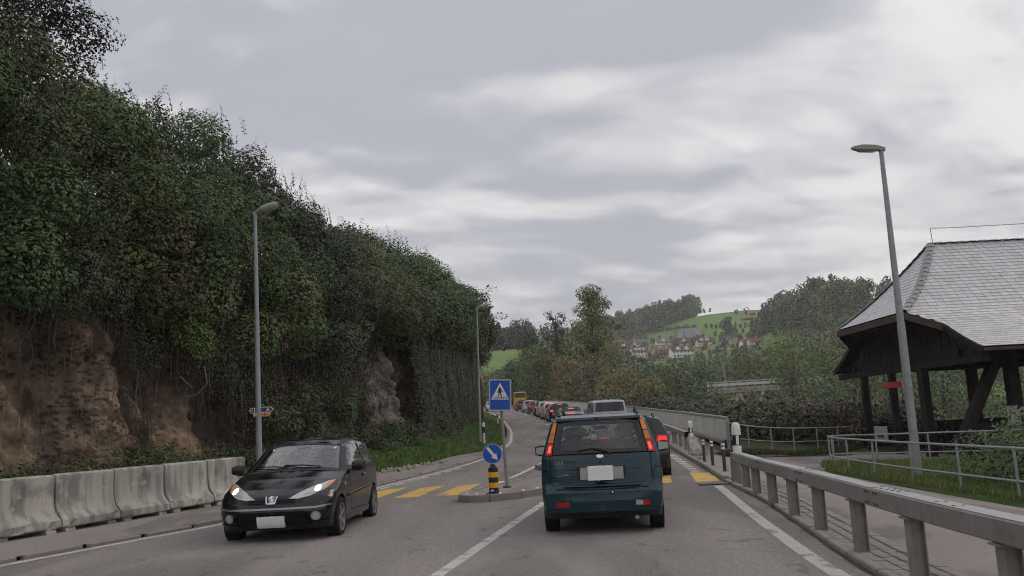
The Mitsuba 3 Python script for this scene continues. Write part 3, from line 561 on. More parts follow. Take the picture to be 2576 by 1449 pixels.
t = arrow_sign('direction_sign', 'maroon arrow sign pointing right with white border and bicycle', LX(zc) + 0.075, LX(zc) + 0.405, zc, .135, 21.40, 'sign_white', 'sign_maroon')
put(t, 'blue_panel', xf(extrude(shapely.box(-.038, -.042, .038, .042), .003), SR, (LX(zc) + .14, 21.383, zc)), 'sign_blue', False)
put(t, 'bicycle', xf(bike(.10), SR, (LX(zc) + .265, 21.383, zc - .012)), 'sign_white', False)
t = arrow_sign('direction_sign', 'maroon arrow sign pointing left with white border, left of the pole', LX(zc) - 0.05, LX(zc) - 0.19, zc - .012, .135, 21.40, 'sign_white', 'sign_maroon', False, .04)
put(t, 'bicycle', xf(bike(.06), SR, (LX(zc) - .125, 21.383, zc - .02)), 'sign_white', False)
zc = 2.005
t = arrow_sign('direction_sign', 'orange footpath arrow sign below the maroon ones', LX(zc) + 0.06, LX(zc) + 0.345, zc, .095, 21.40, 'sign_grey', 'sign_orange')
put(t, 'walker_symbol', xf(cat(extrude(Point(0, .028).buffer(.008), .003), extrude(LineString([(0, .018), (0.003, -.004)]).buffer(.007), .003), extrude(LineString([(0.003, -.004), (.012, -.03)]).buffer(.004), .003), extrude(LineString([(0.003, -.004), (-.01, -.03)]).buffer(.004), .003)), SR, (LX(zc) + .19, 21.383, zc)), 'sign_black', False)
t = thing('direction_sign', 'small pale yellow plate left of the lamp pole below the maroon sign', 'sign', 'direction signs on the left lamp post')
put(t, 'plate', xf(extrude(shapely.box(-.055, -.045, .03, .045), .01), SR, (LX(zc) - .03, 21.37, zc)), 'sign_grey', False)

# ---------------------------------------------------------------- pedestrian crossing sign
def crossing_sign():
    t = thing('crossing_sign', 'blue square pedestrian crossing sign on a thin grey post on the island', 'road sign')
    base = np.array([-0.31, 18.75, 0.17]); top = np.array([-0.37, 18.72, 2.42])
    put(t, 'post', tube([base, base * .5 + top * .5, top], 0.034, 12), 'rail_steel', 50)
    put(t, 'foot', xf(lathe([(0.09, 0), (0.09, 0.02), (0.04, 0.035)], 14), None, base + [0, 0, .01]), 'dark_post', 40)
    W, H = 0.475, 0.67; R = rotz(-0.06) @ roty(0.045) @ SR; O = np.array([-0.365, 18.675, 2.10])
    g = shapely.box(-W / 2, -H / 2, W / 2, H / 2)
    put(t, 'frame', xf(extrude(g.buffer(.0).buffer(-.04).buffer(.04), 0.03), R, O), 'sign_grey', 30)
    N = R @ np.array([0, 0, 1.0])
    put(t, 'blue_field', xf(extrude(g.buffer(-.028).buffer(-.02).buffer(.02), 0.003), R, O + N * .0305), 'sign_blue', False)
    tri = Polygon([(-.19, -.095), (.19, -.095), (0, .26)])
    put(t, 'white_triangle', xf(extrude(tri.buffer(-.006).buffer(.006), .003), R, O + N * .0345), 'sign_white', False)
    q = [Point(0.0, .150).buffer(.019), Polygon([(-.022, .128), (.018, .128), (.022, .055), (-.020, .055)]).buffer(.005), LineString([(-.018, .122), (-.042, .08), (-.038, .045)]).buffer(.008), LineString([(.016, .122), (.042, .088), (.06, .07)]).buffer(.008),
         LineString([(-.008, .055), (-.026, -.005), (-.046, -.072)]).buffer(.010), LineString([(.010, .055), (.024, -.005), (.034, -.070)]).buffer(.010)]
    put(t, 'walker', xf(extrude(shapely.union_all(q), .003), R, O + N * .0385), 'sign_black', False)
    for a in (-.128, -.088, .0, .076, .108, .142):
        lean = -a * .28; put(t, 'zebra_bar', xf(extrude(Polygon([(a - .009, -.078), (a + .009, -.078), (a + .008 + lean * .35, -.034), (a - .008 + lean * .35, -.034)]), .003), R, O + N * .0383), 'sign_black', False)
    put(t, 'bracket', beam(top - [0, 0, .34], top - [0, 0, .14], .07, .05), 'rail_steel', False)
crossing_sign()
# ---------------------------------------------------------------- keep-right disc on a banded bollard
def keep_right():
    x, y, z = -0.545, 17.35, 0.165
    t = thing('traffic_bollard', 'black and yellow banded bollard carrying a round blue keep-right arrow', 'bollard')
    put(t, 'base_plate', cbox((x, y, z + .012), (.30, .24, .024), .008), 'black_plastic', False)
    zs = [0.02, 0.115, 0.215, 0.315, 0.415, 0.50]; ms = ['black_plastic', 'band_yellow', 'black_plastic', 'band_yellow', 'black_plastic']
    for a, b, m in zip(zs[:-1], zs[1:], ms): put(t, 'yellow_band' if 'yellow' in m else 'black_band', xf(lathe([(0.0, a + .001), (0.092, a + .001), (0.095, a + .008), (0.095, b - .006), (0.092, b), (0, b)], 20), None, (x, y, z)), m, 40)
    put(t, 'sticker', xf(extrude(shapely.box(-.03, -.014, .03, .014), .003), SR, (x - .03, y - .094, z + .07)), 'sign_white', False)
    put(t, 'neck', xf(lathe([(.055, .50), (.055, .55), (.035, .555), (.035, .60)], 14), None, (x, y, z)), 'dark_post', 40)
    O = np.array([x, y - .02, z + .765]); D = Point(0, 0).buffer(.195, 24)
    put(t, 'disc', xf(extrude(D, .02), SR, O), 'sign_grey', 30)
    put(t, 'blue_face', xf(extrude(Point(0, 0).buffer(.182, 24), .003), SR, O + [0, -.0205, 0]), 'sign_blue', False)
    a = Polygon([(-.157, -.022), (0.04, -.026), (.04, -.067), (.157, 0), (.04, .067), (.04, .026), (-.157, .034)])
    put(t, 'white_arrow', xf(xf(extrude(a, .003), rotz(-math.radians(50))), SR, O + [0, -.0245, 0]), 'sign_white', False)
keep_right()

# ---------------------------------------------------------------- metal parapet on the right and tube railings
def parapet():
    t = thing('parapet', 'pale metal panel parapet with a top rail curving away on the right', 'parapet')
    y = 34.2; pitch = 1.35
    ys = np.linspace(34.2, 165, 60); P = np.stack([XP(ys), ys, zr(ys) + 1.06], 1)
    put(t, 'plinth', flip(grid(np.array([[(a - .22, b, c - 1.0), (a - .22, b, c - .88), (a + .2, b, c - .88), (a + .2, b, c - 1.3)] for a, b, c in P]))), 'kerbstone', False)
    while y < 140:
        p = pitch if y < 70 else 2.7
        a, b = np.array([float(XP(y)), y, float(zr(y))]), np.array([float(XP(y + p)), y + p, float(zr(y + p))])
        za, zb = (.2, .98)
        pa, pb = a + [0, .0, 0], b
        d = (pb - pa); d /= np.linalg.norm(d); A, B = pa + d * .012, pb - d * .012
        q = np.array([A + [0, 0, za], B + [0, 0, za], B + [0, 0, zb], A + [0, 0, zb]]); n = np.array([d[1], -d[0], 0]) * .02
        put(t, 'panel', hull(np.vstack([q - n, q + n])), 'parapet_panel', False)
        if int(round((y - 34.2) / pitch)) % 2 == 0: put(t, 'post', box(pa + [.05, 0, .55], (.07, .07, 1.0)), 'galvanised', False)
        put(t, 'top_rail', beam(pa + [0, 0, 1.035], pb + [0, 0, 1.035], .13, .075), 'galvanised', False)
        y += p
    put(t, 'end_post', box((float(XP(34.1)), 34.1, .62), (.10, .10, 1.02)), 'galvanised', False)
parapet()
def railing(label, pts, h=1.0, r=0.026, posts=None, mid=0.42, dens=6, zoff=0.0):
    t = thing('railing', label, 'railing', 'galvanised tube railings by the footway')
    P = np.array(pts, float); u = np.concatenate([[0], np.cumsum(np.linalg.norm(np.diff(P[:, :2], axis=0), axis=1))])
    f = PchipInterpolator(u, P); s = np.linspace(0, u[-1], dens * len(P)); Q = f(s)
    put(t, 'top_rail', tube(Q + [0, 0, h], r, 10), 'galvanised', 50)
    put(t, 'middle_rail', tube(Q + [0, 0, h * mid], r * .85, 10), 'galvanised', 50)
    for v in (posts if posts is not None else u):
        p = f(min(v, u[-1])); put(t, 'post', tube([p + [0, 0, -.15], p + [0, 0, h]], r, 10), 'galvanised', 50)
    return t
railing('galvanised tube railing between the footway and the river, dipping beside the parapet end', [(8.02, 34.0, .18), (8.9, 34.6, .02), (9.9, 35.0, -.10), (10.9, 35.4, -.17), (12.1, 36.2, -.22), (13.3, 37.2, -.27), (14.3, 38.2, -.30)], 0.92)
RN = [(10.12, 29.2, -.43), (9.62, 27.4, -.42), (9.3, 25.4, -.41), (9.08, 23.0, -.40), (8.9, 20.4, -.39), (8.8, 18.0, -.38), (8.78, 15.9, -.38), (8.8, 13.8, -.38), (8.9, 11.5, -.38), (9.0, 9.5, -.38)]
railing('galvanised tube railing in front of the grass plot and green bush on the right', RN)
railing('galvanised tube railing behind the grass plot, running to the covered bridge', [(10.24, 29.27, -.43), (11.3, 28.3, -.43), (12.6, 27.5, -.43), (13.9, 26.6, -.43), (15.4, 25.6, -.43), (17.5, 24.2, -.43)])
railing('short railing beside the bridge truss at the right frame edge', [(15.0, 26.6, .15), (16.4, 26.2, .18), (18.2, 25.7, .2)])
def plot():                                             # the grass plot inside the railings
    P = [(8.6, 9), (8.5, 12), (8.4, 15.9), (8.5, 20.4), (8.75, 25.2), (9.25, 27.7), (10.0, 29.5), (11.6, 28.5), (14.2, 26.7), (18, 24.3), (22, 20), (22, 9)]
    pts = Polygon(P); xs = [p for p in P]
    g = np.stack(np.meshgrid(np.arange(8.5, 22.1, .45), np.arange(9, 30, .45)), -1).reshape(-1, 2); inn = shapely.contains_xy(pts.buffer(-.12), g[:, 0], g[:, 1]); g = g[inn]
    L = pts.exterior.length; b = np.array([pts.exterior.interpolate(s).coords[0] for s in np.arange(0, L, .3)]); A = np.vstack([b, g])
    D = Delaunay(A); c = A[D.simplices].mean(1); f = D.simplices[shapely.contains_xy(pts, c[:, 0], c[:, 1])]
    d = np.array([pts.exterior.distance(Point(*p)) for p in A]); z = zpath(A[:, 0], A[:, 1]) + 0.04 + .10 * sstep(0, .6, d) + .05 * meshkit.noise(np.stack([A[:, 0], A[:, 1], A[:, 0] * 0], -1))
    z[:len(b)] -= 0.05
    v = np.column_stack([A, z]); e = np.cross(v[f[:, 1]] - v[f[:, 0]], v[f[:, 2]] - v[f[:, 0]])[:, 2] < 0; f[e] = f[e][:, ::-1]
    struct('grass_plot', (v, f), 'turf', True)
    return pts
PLOT = plot()
def riverside():                                        # litter strip at the river side of the footway
    y = np.linspace(0, 1, 40); f = PchipInterpolator(np.linspace(0, 1, 7), np.array([(7.9, 32.6), (8.7, 33.6), (9.7, 34.2), (10.7, 34.5), (11.9, 35.2), (13.2, 36.4), (14.6, 37.8)]))
    A = f(y); o = np.array([-.35, 1.0]); P = np.stack([np.column_stack([A + o * w, (zpath(A[:, 0], A[:, 1]) if 1 else 0) + dz]) for w, dz in ((-.9, .03), (0.0, .10), (.8, .12), (2.2, -.2), (5, -3.0))], 1)
    struct('bank_edge', flip(grid(P)), 'leaf_litter', True)
riverside()
# ================================================================ covered timber bridge at the right
def covered_bridge():
    t = thing('covered_bridge', 'covered timber bridge with grey shingled hipped roof at the right', 'covered bridge')
    YC, ZR_ = 33.1, 7.5
    prof = PchipInterpolator([0, 1.2, 2.4, 3.1, 4.1, 6.35], [7.5, 6.33, 5.2, 4.62, 4.05, 3.10])       # roof height against distance from the ridge line
    XEND = 26.0
    # outline of a long slope in (x, d): ridge end, hip, protruding corner, verge, eave
    hipx = PchipInterpolator([0, 1.0, 2.2, 3.1], [16.15, 15.4, 14.35, 13.4])
    def x_left(d): return np.where(d <= 3.1, hipx(np.minimum(d, 3.1)), np.where(d <= 4.1, 13.4 + (d - 3.1) * .85, 14.25))
    def slope_sheet(side, lift, m='shingle_under', name='roof_deck'):
        d = np.linspace(0, 6.35, 40)[:, None]; u = np.linspace(0, 1, 12)[None]; X = x_left(d) + (XEND - x_left(d)) * u; D = np.broadcast_to(d, X.shape)
        g = grid(np.stack([X, YC + side * D, prof(D) + lift], -1)); return g
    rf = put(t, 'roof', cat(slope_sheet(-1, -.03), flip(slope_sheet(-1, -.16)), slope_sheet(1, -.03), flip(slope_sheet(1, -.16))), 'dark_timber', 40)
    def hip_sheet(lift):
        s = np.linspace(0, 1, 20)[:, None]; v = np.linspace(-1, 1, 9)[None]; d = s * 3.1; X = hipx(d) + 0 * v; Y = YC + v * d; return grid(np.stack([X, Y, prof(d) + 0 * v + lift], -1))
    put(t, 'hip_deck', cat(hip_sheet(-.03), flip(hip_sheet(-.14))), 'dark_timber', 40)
    # shingles: courses up the long near slope and the hip; the nearest 300 as single pieces
    r = np.random.default_rng(3); pieces = []
    def arc(f, n=400):
        d = np.linspace(0, 6.35, n); return d, np.concatenate([[0], np.cumsum(np.hypot(np.diff(d), np.diff(f(d))))])
    d, s = arc(prof); S = s[-1]; dof = lambda a: np.interp(a, s, d)
    def shingle(P00, P10, P11, P01, th=.014):
        n = np.cross(P10 - P00, P01 - P00); n /= np.linalg.norm(n)
        lo = [P00 + n * .030, P10 + n * .030, P11 + n * .012, P01 + n * .012]; q = np.array(lo + [p - n * th for p in lo])
        return (q, np.array([[0, 1, 2], [0, 2, 3], [0, 4, 5], [0, 5, 1], [1, 5, 6], [1, 6, 2], [3, 2, 6], [3, 6, 7], [0, 3, 7], [0, 7, 4]]))
    e = 0.205; k = 0; a = S
    while a > 0.15:
        lo, hi = dof(a), dof(max(a - e * 1.06, 0)); xl = float(x_left(lo)) + .03; xh = float(x_left(hi)) + .03; x = min(xl, xh) - (0.15 if k % 2 else 0.0)
        while x < 22.5:
            w = 0.30; g = .008
            x0, x1 = max(x + g, xl), x + w - g; x0h, x1h = max(x + g, xh), x + w - g
            if x1 > max(xl, xh) + .04:
                dz = r.uniform(0, .004); P = [np.array([x0, YC - lo, prof(lo) + dz]), np.array([x1, YC - lo, prof(lo) + dz]), np.array([max(x1h, x0h), YC - hi, prof(hi)]), np.array([x0h, YC - hi, prof(hi)])]
                pieces.append(shingle(*P))
            x += w
        k += 1; a -= e
    hips = []; a = float(np.interp(3.1, d, s)); k = 0
    while a > 0.2:
        lo, hi = dof(a), dof(max(a - e * 1.06, 0)); n = max(1, int(round(2 * lo / .30)))
        for j in range(n):
            u0, u1 = -1 + 2 * j / n + .012 / lo, -1 + 2 * (j + 1) / n - .012 / lo
            if k % 2 and n > 2: u0, u1 = np.clip([u0 + 1.0 / n, u1 + 1.0 / n], -1, .995)
            if u1 - u0 < .02: continue
            P = [np.array([float(hipx(lo)), YC - u * lo, prof(lo)]) for u in (u0, u1)][::-1] if False else [np.array([float(hipx(lo)), YC - u0 * lo, float(prof(lo))]), np.array([float(hipx(lo)), YC - u1 * lo, float(prof(lo))]), np.array([float(hipx(hi)), YC - u1 * hi, float(prof(hi))]), np.array([float(hipx(hi)), YC - u0 * hi, float(prof(hi))])]
            q = shingle(P[0], P[1], P[2], P[3])
            n_ = np.cross(P[1] - P[0], P[3] - P[0])
            if n_[2] < 0: q = shingle(P[1], P[0], P[3], P[2])
            hips.append(q)
        k += 1; a -= e
    allp = pieces + hips; cen = np.array([m[0].mean(0) for m in allp]); vis = np.linalg.norm(cen - [0, 0, 1.5], axis=1) + np.where(cen[:, 0] / cen[:, 1] > .60, 100, 0)
    order = np.argsort(vis); single = set(order[:296].tolist()); rest = [[], [], [], []]
    for i, m in enumerate(allp):
        c = int(r.choice(4, p=[.32, .32, .24, .12]))
        if i in single: put(rf, 'shingle', m, f'shingle_{c}', False)
        else: rest[c].append(m)
    for c in range(4): put(rf, 'shingle', cat(*rest[c]), f'shingle_{c}', False, kind='stuff')
    # hip and ridge tiles
    for side in (-1, 1):
        n = 16
        for i in range(n):
            d0, d1 = 3.12 * i / n, 3.12 * (i + 1.12) / n; d1 = min(d1, 3.16)
            p = np.array([float(hipx(min(d0, 3.1))), YC + side * d0, float(prof(d0)) + .015]); q = np.array([float(hipx(min(d1, 3.1))), YC + side * d1, float(prof(d1)) + .05])
            ax = q - p; ax /= np.linalg.norm(ax); sx = np.cross(ax, [0, 0, 1]); sx /= np.linalg.norm(sx); up = np.cross(sx, ax); up *= np.sign(up[2])
            ang = np.linspace(-1.25, 1.25, 7); A = [[c + .16 * (math.sin(b) * sx) + .085 * math.cos(b) * up - .03 * up for b in ang] for c in (p, q)]
            put(rf, 'hip_tile', grid(np.array(A)), 'hip_tile', 60)
    for i in range(18):
        x0, x1 = 16.1 + i * .42, 16.1 + (i + 1.1) * .42; ang = np.linspace(-1.2, 1.2, 7)
        put(rf, 'ridge_tile', grid(np.array([[(x, YC + .17 * math.sin(b), ZR_ + .06 * math.cos(b) + h - .02) for b in ang] for x, h in ((x0, .0), (x1, .03))])), 'hip_tile', 60)
    # fascias along hip eave, corner verge and lower verge
    def strip(P, h, w, m='fascia_timber', name='fascia'):
        P = np.array(P, float); put(t, name, cat(*[beam(P[i] - [0, 0, h / 2], P[i + 1] - [0, 0, h / 2], w, h) for i in range(len(P) - 1)]), m, False)
    strip([(13.37, YC - 3.12, prof(3.12) - .02), (13.37, YC + 3.12, prof(3.12) - .02)], .24, .05)
    for s_ in (-1, 1):
        strip([(13.4, YC + s_ * 3.1, prof(3.1) - .02), (14.26, YC + s_ * 4.12, prof(4.1) - .02)], .22, .05)
        strip([(14.23, YC + s_ * dd, prof(dd) - .02) for dd in (4.1, 4.7, 5.4, 6.38)], .17, .045, 'dark_timber', 'verge_board')
    strip([(14.25, YC - 6.38, prof(6.35) - .03), (XEND, YC - 6.38, prof(6.35) - .03)], .10, .04, 'sign_red' if False else 'fascia_timber', 'eave_board')
    # dark boarded gable and soffit, plank by plank
    xg = 14.55; zb = 2.72; w = .26; y = YC - 6.1
    while y < YC + 6.1:
        zt = min(float(prof(min(abs(y + w / 2 - YC) + .12, 6.3))) - .16, 4.95)
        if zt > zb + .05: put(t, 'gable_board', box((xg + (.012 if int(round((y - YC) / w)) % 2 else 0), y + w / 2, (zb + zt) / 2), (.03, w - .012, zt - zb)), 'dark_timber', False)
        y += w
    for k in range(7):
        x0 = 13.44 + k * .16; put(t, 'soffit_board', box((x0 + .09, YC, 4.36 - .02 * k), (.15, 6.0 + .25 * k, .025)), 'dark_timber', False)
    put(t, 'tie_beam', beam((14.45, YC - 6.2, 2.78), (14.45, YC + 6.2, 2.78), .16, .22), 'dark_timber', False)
    zf = -.42
    for y_, w_ in ((36.6, .24), (33.9, .22), (31.3, .42)): put(t, 'portal_post', box((14.42, y_, (zf + 2.7) / 2), (.24, w_, 2.7 - zf)), 'dark_timber', False)
    for Yt in (28.7, 37.6):                              # the two trusses
        if Yt < 30: put(t, 'truss_brace', beam((14.15, Yt, .05), (15.75, Yt, 2.95), .30, .34, (0, 1, 0)), 'dark_timber', False)
        if Yt < 30: put(t, 'truss_brace', beam((14.9, Yt + .28, zf), (17.3, Yt + .28, 1.1), .26, .26, (0, 1, 0)), 'dark_timber', False)
        for x_ in ((16.1, 16.95, 18.6, 20.4) if Yt < 30 else (19.4, 22.6)): put(t, 'truss_post', box((x_, Yt, 1.3), (.36, .32, 3.4)), 'dark_timber', False)
        for x_ in ((16.9, 19.0) if Yt < 30 else ()): put(t, 'truss_brace', beam((x_, Yt, .3), (x_ + 1.6, Yt, 2.7), .24, .26, (0, 1, 0)), 'dark_timber', False)
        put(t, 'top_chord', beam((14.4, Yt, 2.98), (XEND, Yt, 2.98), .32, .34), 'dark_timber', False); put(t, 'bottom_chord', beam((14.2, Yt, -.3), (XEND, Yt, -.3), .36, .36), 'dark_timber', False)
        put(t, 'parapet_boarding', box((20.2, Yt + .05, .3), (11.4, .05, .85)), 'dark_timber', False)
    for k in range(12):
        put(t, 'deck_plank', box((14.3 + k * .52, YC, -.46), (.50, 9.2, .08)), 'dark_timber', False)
    for x_ in (16.5, 19, 22): put(t, 'cross_beam', beam((x_, YC - 4.6, 3.0), (x_, YC + 4.6, 3.0), .22, .26), 'dark_timber', False)
    put(t, 'notice_board', cbox((14.18, 34.9, .35), (.03, 1.25, .62), .01), 'grey_board', False, 'pale notice board low in the bridge portal')
    put(t, 'notice_lettering', cat(*[box((14.16, 34.62 + .095 * i, .27), (.006, .06 if i % 3 else .04, .11)) for i in range(7)]), 'sign_black', False)
    put(t, 'notice_board', cbox((15.86, 28.50, .95), (.34, .02, .62), .008), 'grey_board', False, 'pale notice on the near truss post')
    put(t, 'conductor_wire', tube([(16.25, YC, ZR_ - .1), (16.22, YC, ZR_ + .62), (16.3, YC, ZR_ + .62), (17, YC, ZR_ + .60), (20, YC, ZR_ + .62), (XEND, YC, ZR_ + .66)], .012, 6), 'dark_post', 50)
    ab = put(t, 'abutment', box((15.6, YC, -1.65), (2.6, 10.2, 2.2)), 'concrete', False)
covered_bridge()
# ================================================================ vehicles
def carpaint(name, col, rough=0.28, metal=0.25):          # lacquered paint: a smooth clear coat over the colour
    scene[name] = {'type': 'twosided', 'bsdf': {'type': 'roughplastic', 'distribution': 'ggx', 'alpha': 0.035, 'int_ior': 1.55, 'diffuse_reflectance': rgb(*col), 'nonlinear': False}}; return name
carpaint('paint_black', (0.010, 0.010, 0.013)); carpaint('paint_teal', (0.008, 0.040, 0.058), .3, .4); carpaint('paint_charcoal', (0.022, 0.023, 0.028)); carpaint('paint_white', (0.55, 0.56, 0.57), .3, .05)
carpaint('paint_silver', (0.30, 0.31, 0.32), .3, .5); carpaint('paint_grey', (0.085, 0.09, 0.10), .3, .4); carpaint('paint_navy', (0.012, 0.018, 0.045), .3, .3); carpaint('paint_yellow', (0.62, 0.36, 0.02), .35, .0); carpaint('paint_slate', (0.045, 0.05, 0.065))
mat('tyre', (0.014, 0.014, 0.015), 0.85, spec=0.3); mat('rim', (0.34, 0.34, 0.35), 0.35, metal=0.7); mat('rim_dark', (0.04, 0.04, 0.042), 0.5, metal=0.3); mat('trim_black', (0.014, 0.014, 0.016), 0.55)
mat('seam', (0.004, 0.004, 0.005), 0.8, spec=0.1); mat('chrome', (0.70, 0.70, 0.72), 0.15, metal=1.0); mat('plate_white', (0.78, 0.78, 0.77), 0.5); mat('cabin', (0.035, 0.034, 0.036), 0.8, spec=.2); mat('seat_cloth', (0.040, 0.040, 0.044), 0.9, spec=.2)
mat('glass_black', (0.007, 0.008, 0.010), 0.06, spec=0.6); mat('lens_orange', (0.74, 0.24, 0.04), 0.2, spec=.6); mat('lens_amber', (0.55, 0.17, 0.03), 0.25, spec=.6); mat('lens_red', (0.45, 0.012, 0.012), 0.2, spec=.6); mat('lens_clear', (0.55, 0.55, 0.53), 0.15, spec=.6, metal=.3); mat('lens_hot', (0.5, 0.02, 0.015), 0.3)
mat('skin', (0.42, 0.26, 0.19), 0.6); mat('shirt', (0.10, 0.10, 0.12), 0.9); mat('hair', (0.03, 0.022, 0.016), 0.8)
scene['pane_clear'] = {'type': 'thindielectric', 'int_ior': 1.5, 'specular_transmittance': rgb(0.30, 0.31, 0.32)}
scene['pane_bright'] = {'type': 'thindielectric', 'int_ior': 1.5, 'specular_transmittance': rgb(0.92, 0.95, 0.94)}
scene['pane_front'] = {'type': 'thindielectric', 'int_ior': 1.85, 'specular_transmittance': rgb(0.26, 0.26, 0.28)}
scene['pane_rear'] = {'type': 'thindielectric', 'int_ior': 1.5, 'specular_transmittance': rgb(0.84, 0.90, 0.89)}

class Body:
    """A car body: a side outline inflated sideways. x forward, y left, z up; q runs from 0 on the outline to 1 where the flank starts."""
    def __init__(s, outline, radii, W0, belt, roof, tumble, axles, ra, zbot=0.22, h=0.06, plan=None, pw=2.6, low=0.05):
        s.out = np.array(outline, float); s.W0, s.belt, s.roof, s.tumble, s.pw, s.low = W0, belt, roof, tumble, pw, low
        s.plan = plan or (lambda x: 1.0); s.h = h; s.axles, s.ra = axles, ra
        P = Polygon(list(s.out) + [(s.out[-1][0], zbot), (s.out[0][0], zbot)]).buffer(0)
        s.seg_a, s.seg_b, s.r = s.out[:-1], s.out[1:], np.array(radii, float)
        for ax in axles: P = P.difference(Point(ax[0], ax[1]).buffer(ra, 20)).difference(shapely.box(ax[0] - ra, -1, ax[0] + ra, ax[1]))
        s.P = max(P.geoms, key=lambda g: g.area) if hasattr(P, 'geoms') else P
    def q(s, x, z):
        p = np.stack([np.asarray(x, float), np.asarray(z, float)], -1)[..., None, :]; ab = s.seg_b - s.seg_a
        t = np.clip(((p - s.seg_a) * ab).sum(-1) / (ab * ab).sum(-1), 0, 1); d = np.linalg.norm(p - s.seg_a - t[..., None] * ab, axis=-1)
        qq = d / s.r; k = 14.0                                             # soft minimum keeps the shoulders smooth
        return np.maximum(-np.log(np.exp(-k * np.minimum(qq, 3)).sum(-1)) / k, 0) if False else qq.min(-1)
    def W(s, x, z):
        z = np.asarray(z, float); up = np.clip((z - s.belt) / (s.roof - s.belt), 0, 1.1); dn = np.clip((s.belt * 0.72 - z) / (s.belt * 0.55), 0, 1.2)
        return s.W0 * (1 - s.tumble * up ** 1.12) * (1 - s.low * dn ** 2) * (1 - 0.012 * np.clip((z - s.belt * .72) / (s.belt * .28), 0, 1)) * s.plan(np.asarray(x, float))
    def Y(s, x, z):
        inside = shapely.contains_xy(s.P2, np.asarray(x, float), np.asarray(z, float)) if hasattr(s, 'P2') else True
        q = np.clip(s.q(x, z) - 4e-4, 0, 1); return s.W(x, z) * np.maximum(1 - (1 - q) ** s.pw, 0) ** (1 / s.pw)
    def build(s, cuts=(), segcuts=(), fine=True, extra=()):
        h = s.h; ext = s.P.exterior; n = int(ext.length / (h * .75)); bp = [ext.interpolate(k * ext.length / n) for k in range(n)]
        B = np.array([(p.x, p.y) for p in bp]); C = np.array(ext.coords[:-1]); B = np.vstack([B, C])
        m = s.out; L = LineString(m); pts = []
        N = int(L.length / (h * .8)); qs = [.0012, .004, .015, .04, .08, .13, .19, .27, .37, .5, .66, .84, 1.0] if fine else [.002, .02, .08, .2, .45, 1.0]
        for k in range(N + 1):
            dist = k * L.length / N; a = L.interpolate(max(dist - .004, 0)); b = L.interpolate(min(dist + .004, L.length)); c = L.interpolate(dist)
            tx, tz = b.x - a.x, b.y - a.y; l = math.hypot(tx, tz); nx, nz = tz / l, -tx / l
            if not s.P.buffer(1e-6).contains(Point(c.x + nx * .01, c.y + nz * .01)): nx, nz = -nx, -nz
            i = int(np.argmin([LineString([p, r]).distance(c) for p, r in zip(s.seg_a, s.seg_b)])); rr = s.r[i]
            for v in qs: pts.append((c.x + nx * v * rr, c.y + nz * v * rr, v))
        pts = np.array(pts); qq = s.q(pts[:, 0], pts[:, 1]); ok = (np.abs(qq - pts[:, 2]) < .04 + .10 * pts[:, 2]) & shapely.contains_xy(s.P, pts[:, 0], pts[:, 1]); pts = pts[ok, :2]
        x0, z0, x1, z1 = s.P.bounds; g = np.stack(np.meshgrid(np.arange(x0, x1, h), np.arange(z0, z1, h)), -1).reshape(-1, 2)
        g = g[shapely.contains_xy(s.P.buffer(-h * .4), g[:, 0], g[:, 1])]; gq = s.q(g[:, 0], g[:, 1]); g = g[gq > 1.03]
        ex = [np.array([(p.x, p.y) for p in [Polygon(c).exterior.interpolate(v) for v in np.arange(0, Polygon(c).length, h * .5)]]) for c in cuts]
        A = np.vstack([B, pts, g] + ex); A = np.unique(np.round(A, 5), axis=0)
        D = Delaunay(A).simplices; c = A[D].mean(1); D = D[shapely.contains_xy(s.P, c[:, 0], c[:, 1])]
        e = (A[D[:, 1], 0] - A[D[:, 0], 0]) * (A[D[:, 2], 1] - A[D[:, 0], 1]) - (A[D[:, 1], 1] - A[D[:, 0], 1]) * (A[D[:, 2], 0] - A[D[:, 0], 0]); D = D[np.abs(e) > 1e-9]; e = e[np.abs(e) > 1e-9]
        D[e < 0] = D[e < 0][:, ::-1]
        Yv = s.Y(A[:, 0], A[:, 1]); V = np.column_stack([A[:, 0], Yv, A[:, 1]]); c = V[D].mean(1); keep = np.ones(len(D), bool)
        for p in cuts: keep &= ~shapely.contains_xy(Polygon(p), c[:, 0], c[:, 2])
        for (pa, pb, hw, s0, s1) in segcuts:
            pa, pb = np.array(pa), np.array(pb); ab = pb - pa; l = np.linalg.norm(ab); t = ((c[:, [0, 2]] - pa) @ ab) / l ** 2; dd = np.abs((c[:, 0] - pa[0]) * ab[1] - (c[:, 2] - pa[1]) * ab[0]) / l
            keep &= ~((t > s0) & (t < s1) & (dd < .26) & (c[:, 1] < hw(t)) & (np.array([s.q(a, b) for a, b in c[:, [0, 2]]]) < .85 if False else s.q(c[:, 0], c[:, 2]) < .85))
        D = D[keep]; L_ = (V, D[:, ::-1]); R_ = (V * [1, -1, 1], D)
        return cat(L_, R_)
    # --- panels that lie on the surface
    def fill(s, poly, step):
        P = Polygon(poly) if not isinstance(poly, Polygon) else poly; n = max(8, int(P.length / step)); b = [P.exterior.interpolate(k * P.length / n).coords[0] for k in range(n)]
        b = np.vstack([np.array(b), np.array(P.exterior.coords[:-1])]); x0, y0, x1, y1 = P.bounds; g = np.stack(np.meshgrid(np.arange(x0, x1, step), np.arange(y0, y1, step)), -1).reshape(-1, 2)
        g = g[shapely.contains_xy(P.buffer(-step * .35), g[:, 0], g[:, 1])]; A = np.unique(np.round(np.vstack([b, g]), 5), axis=0); D = Delaunay(A).simplices; c = A[D].mean(1); D = D[shapely.contains_xy(P, c[:, 0], c[:, 1])]
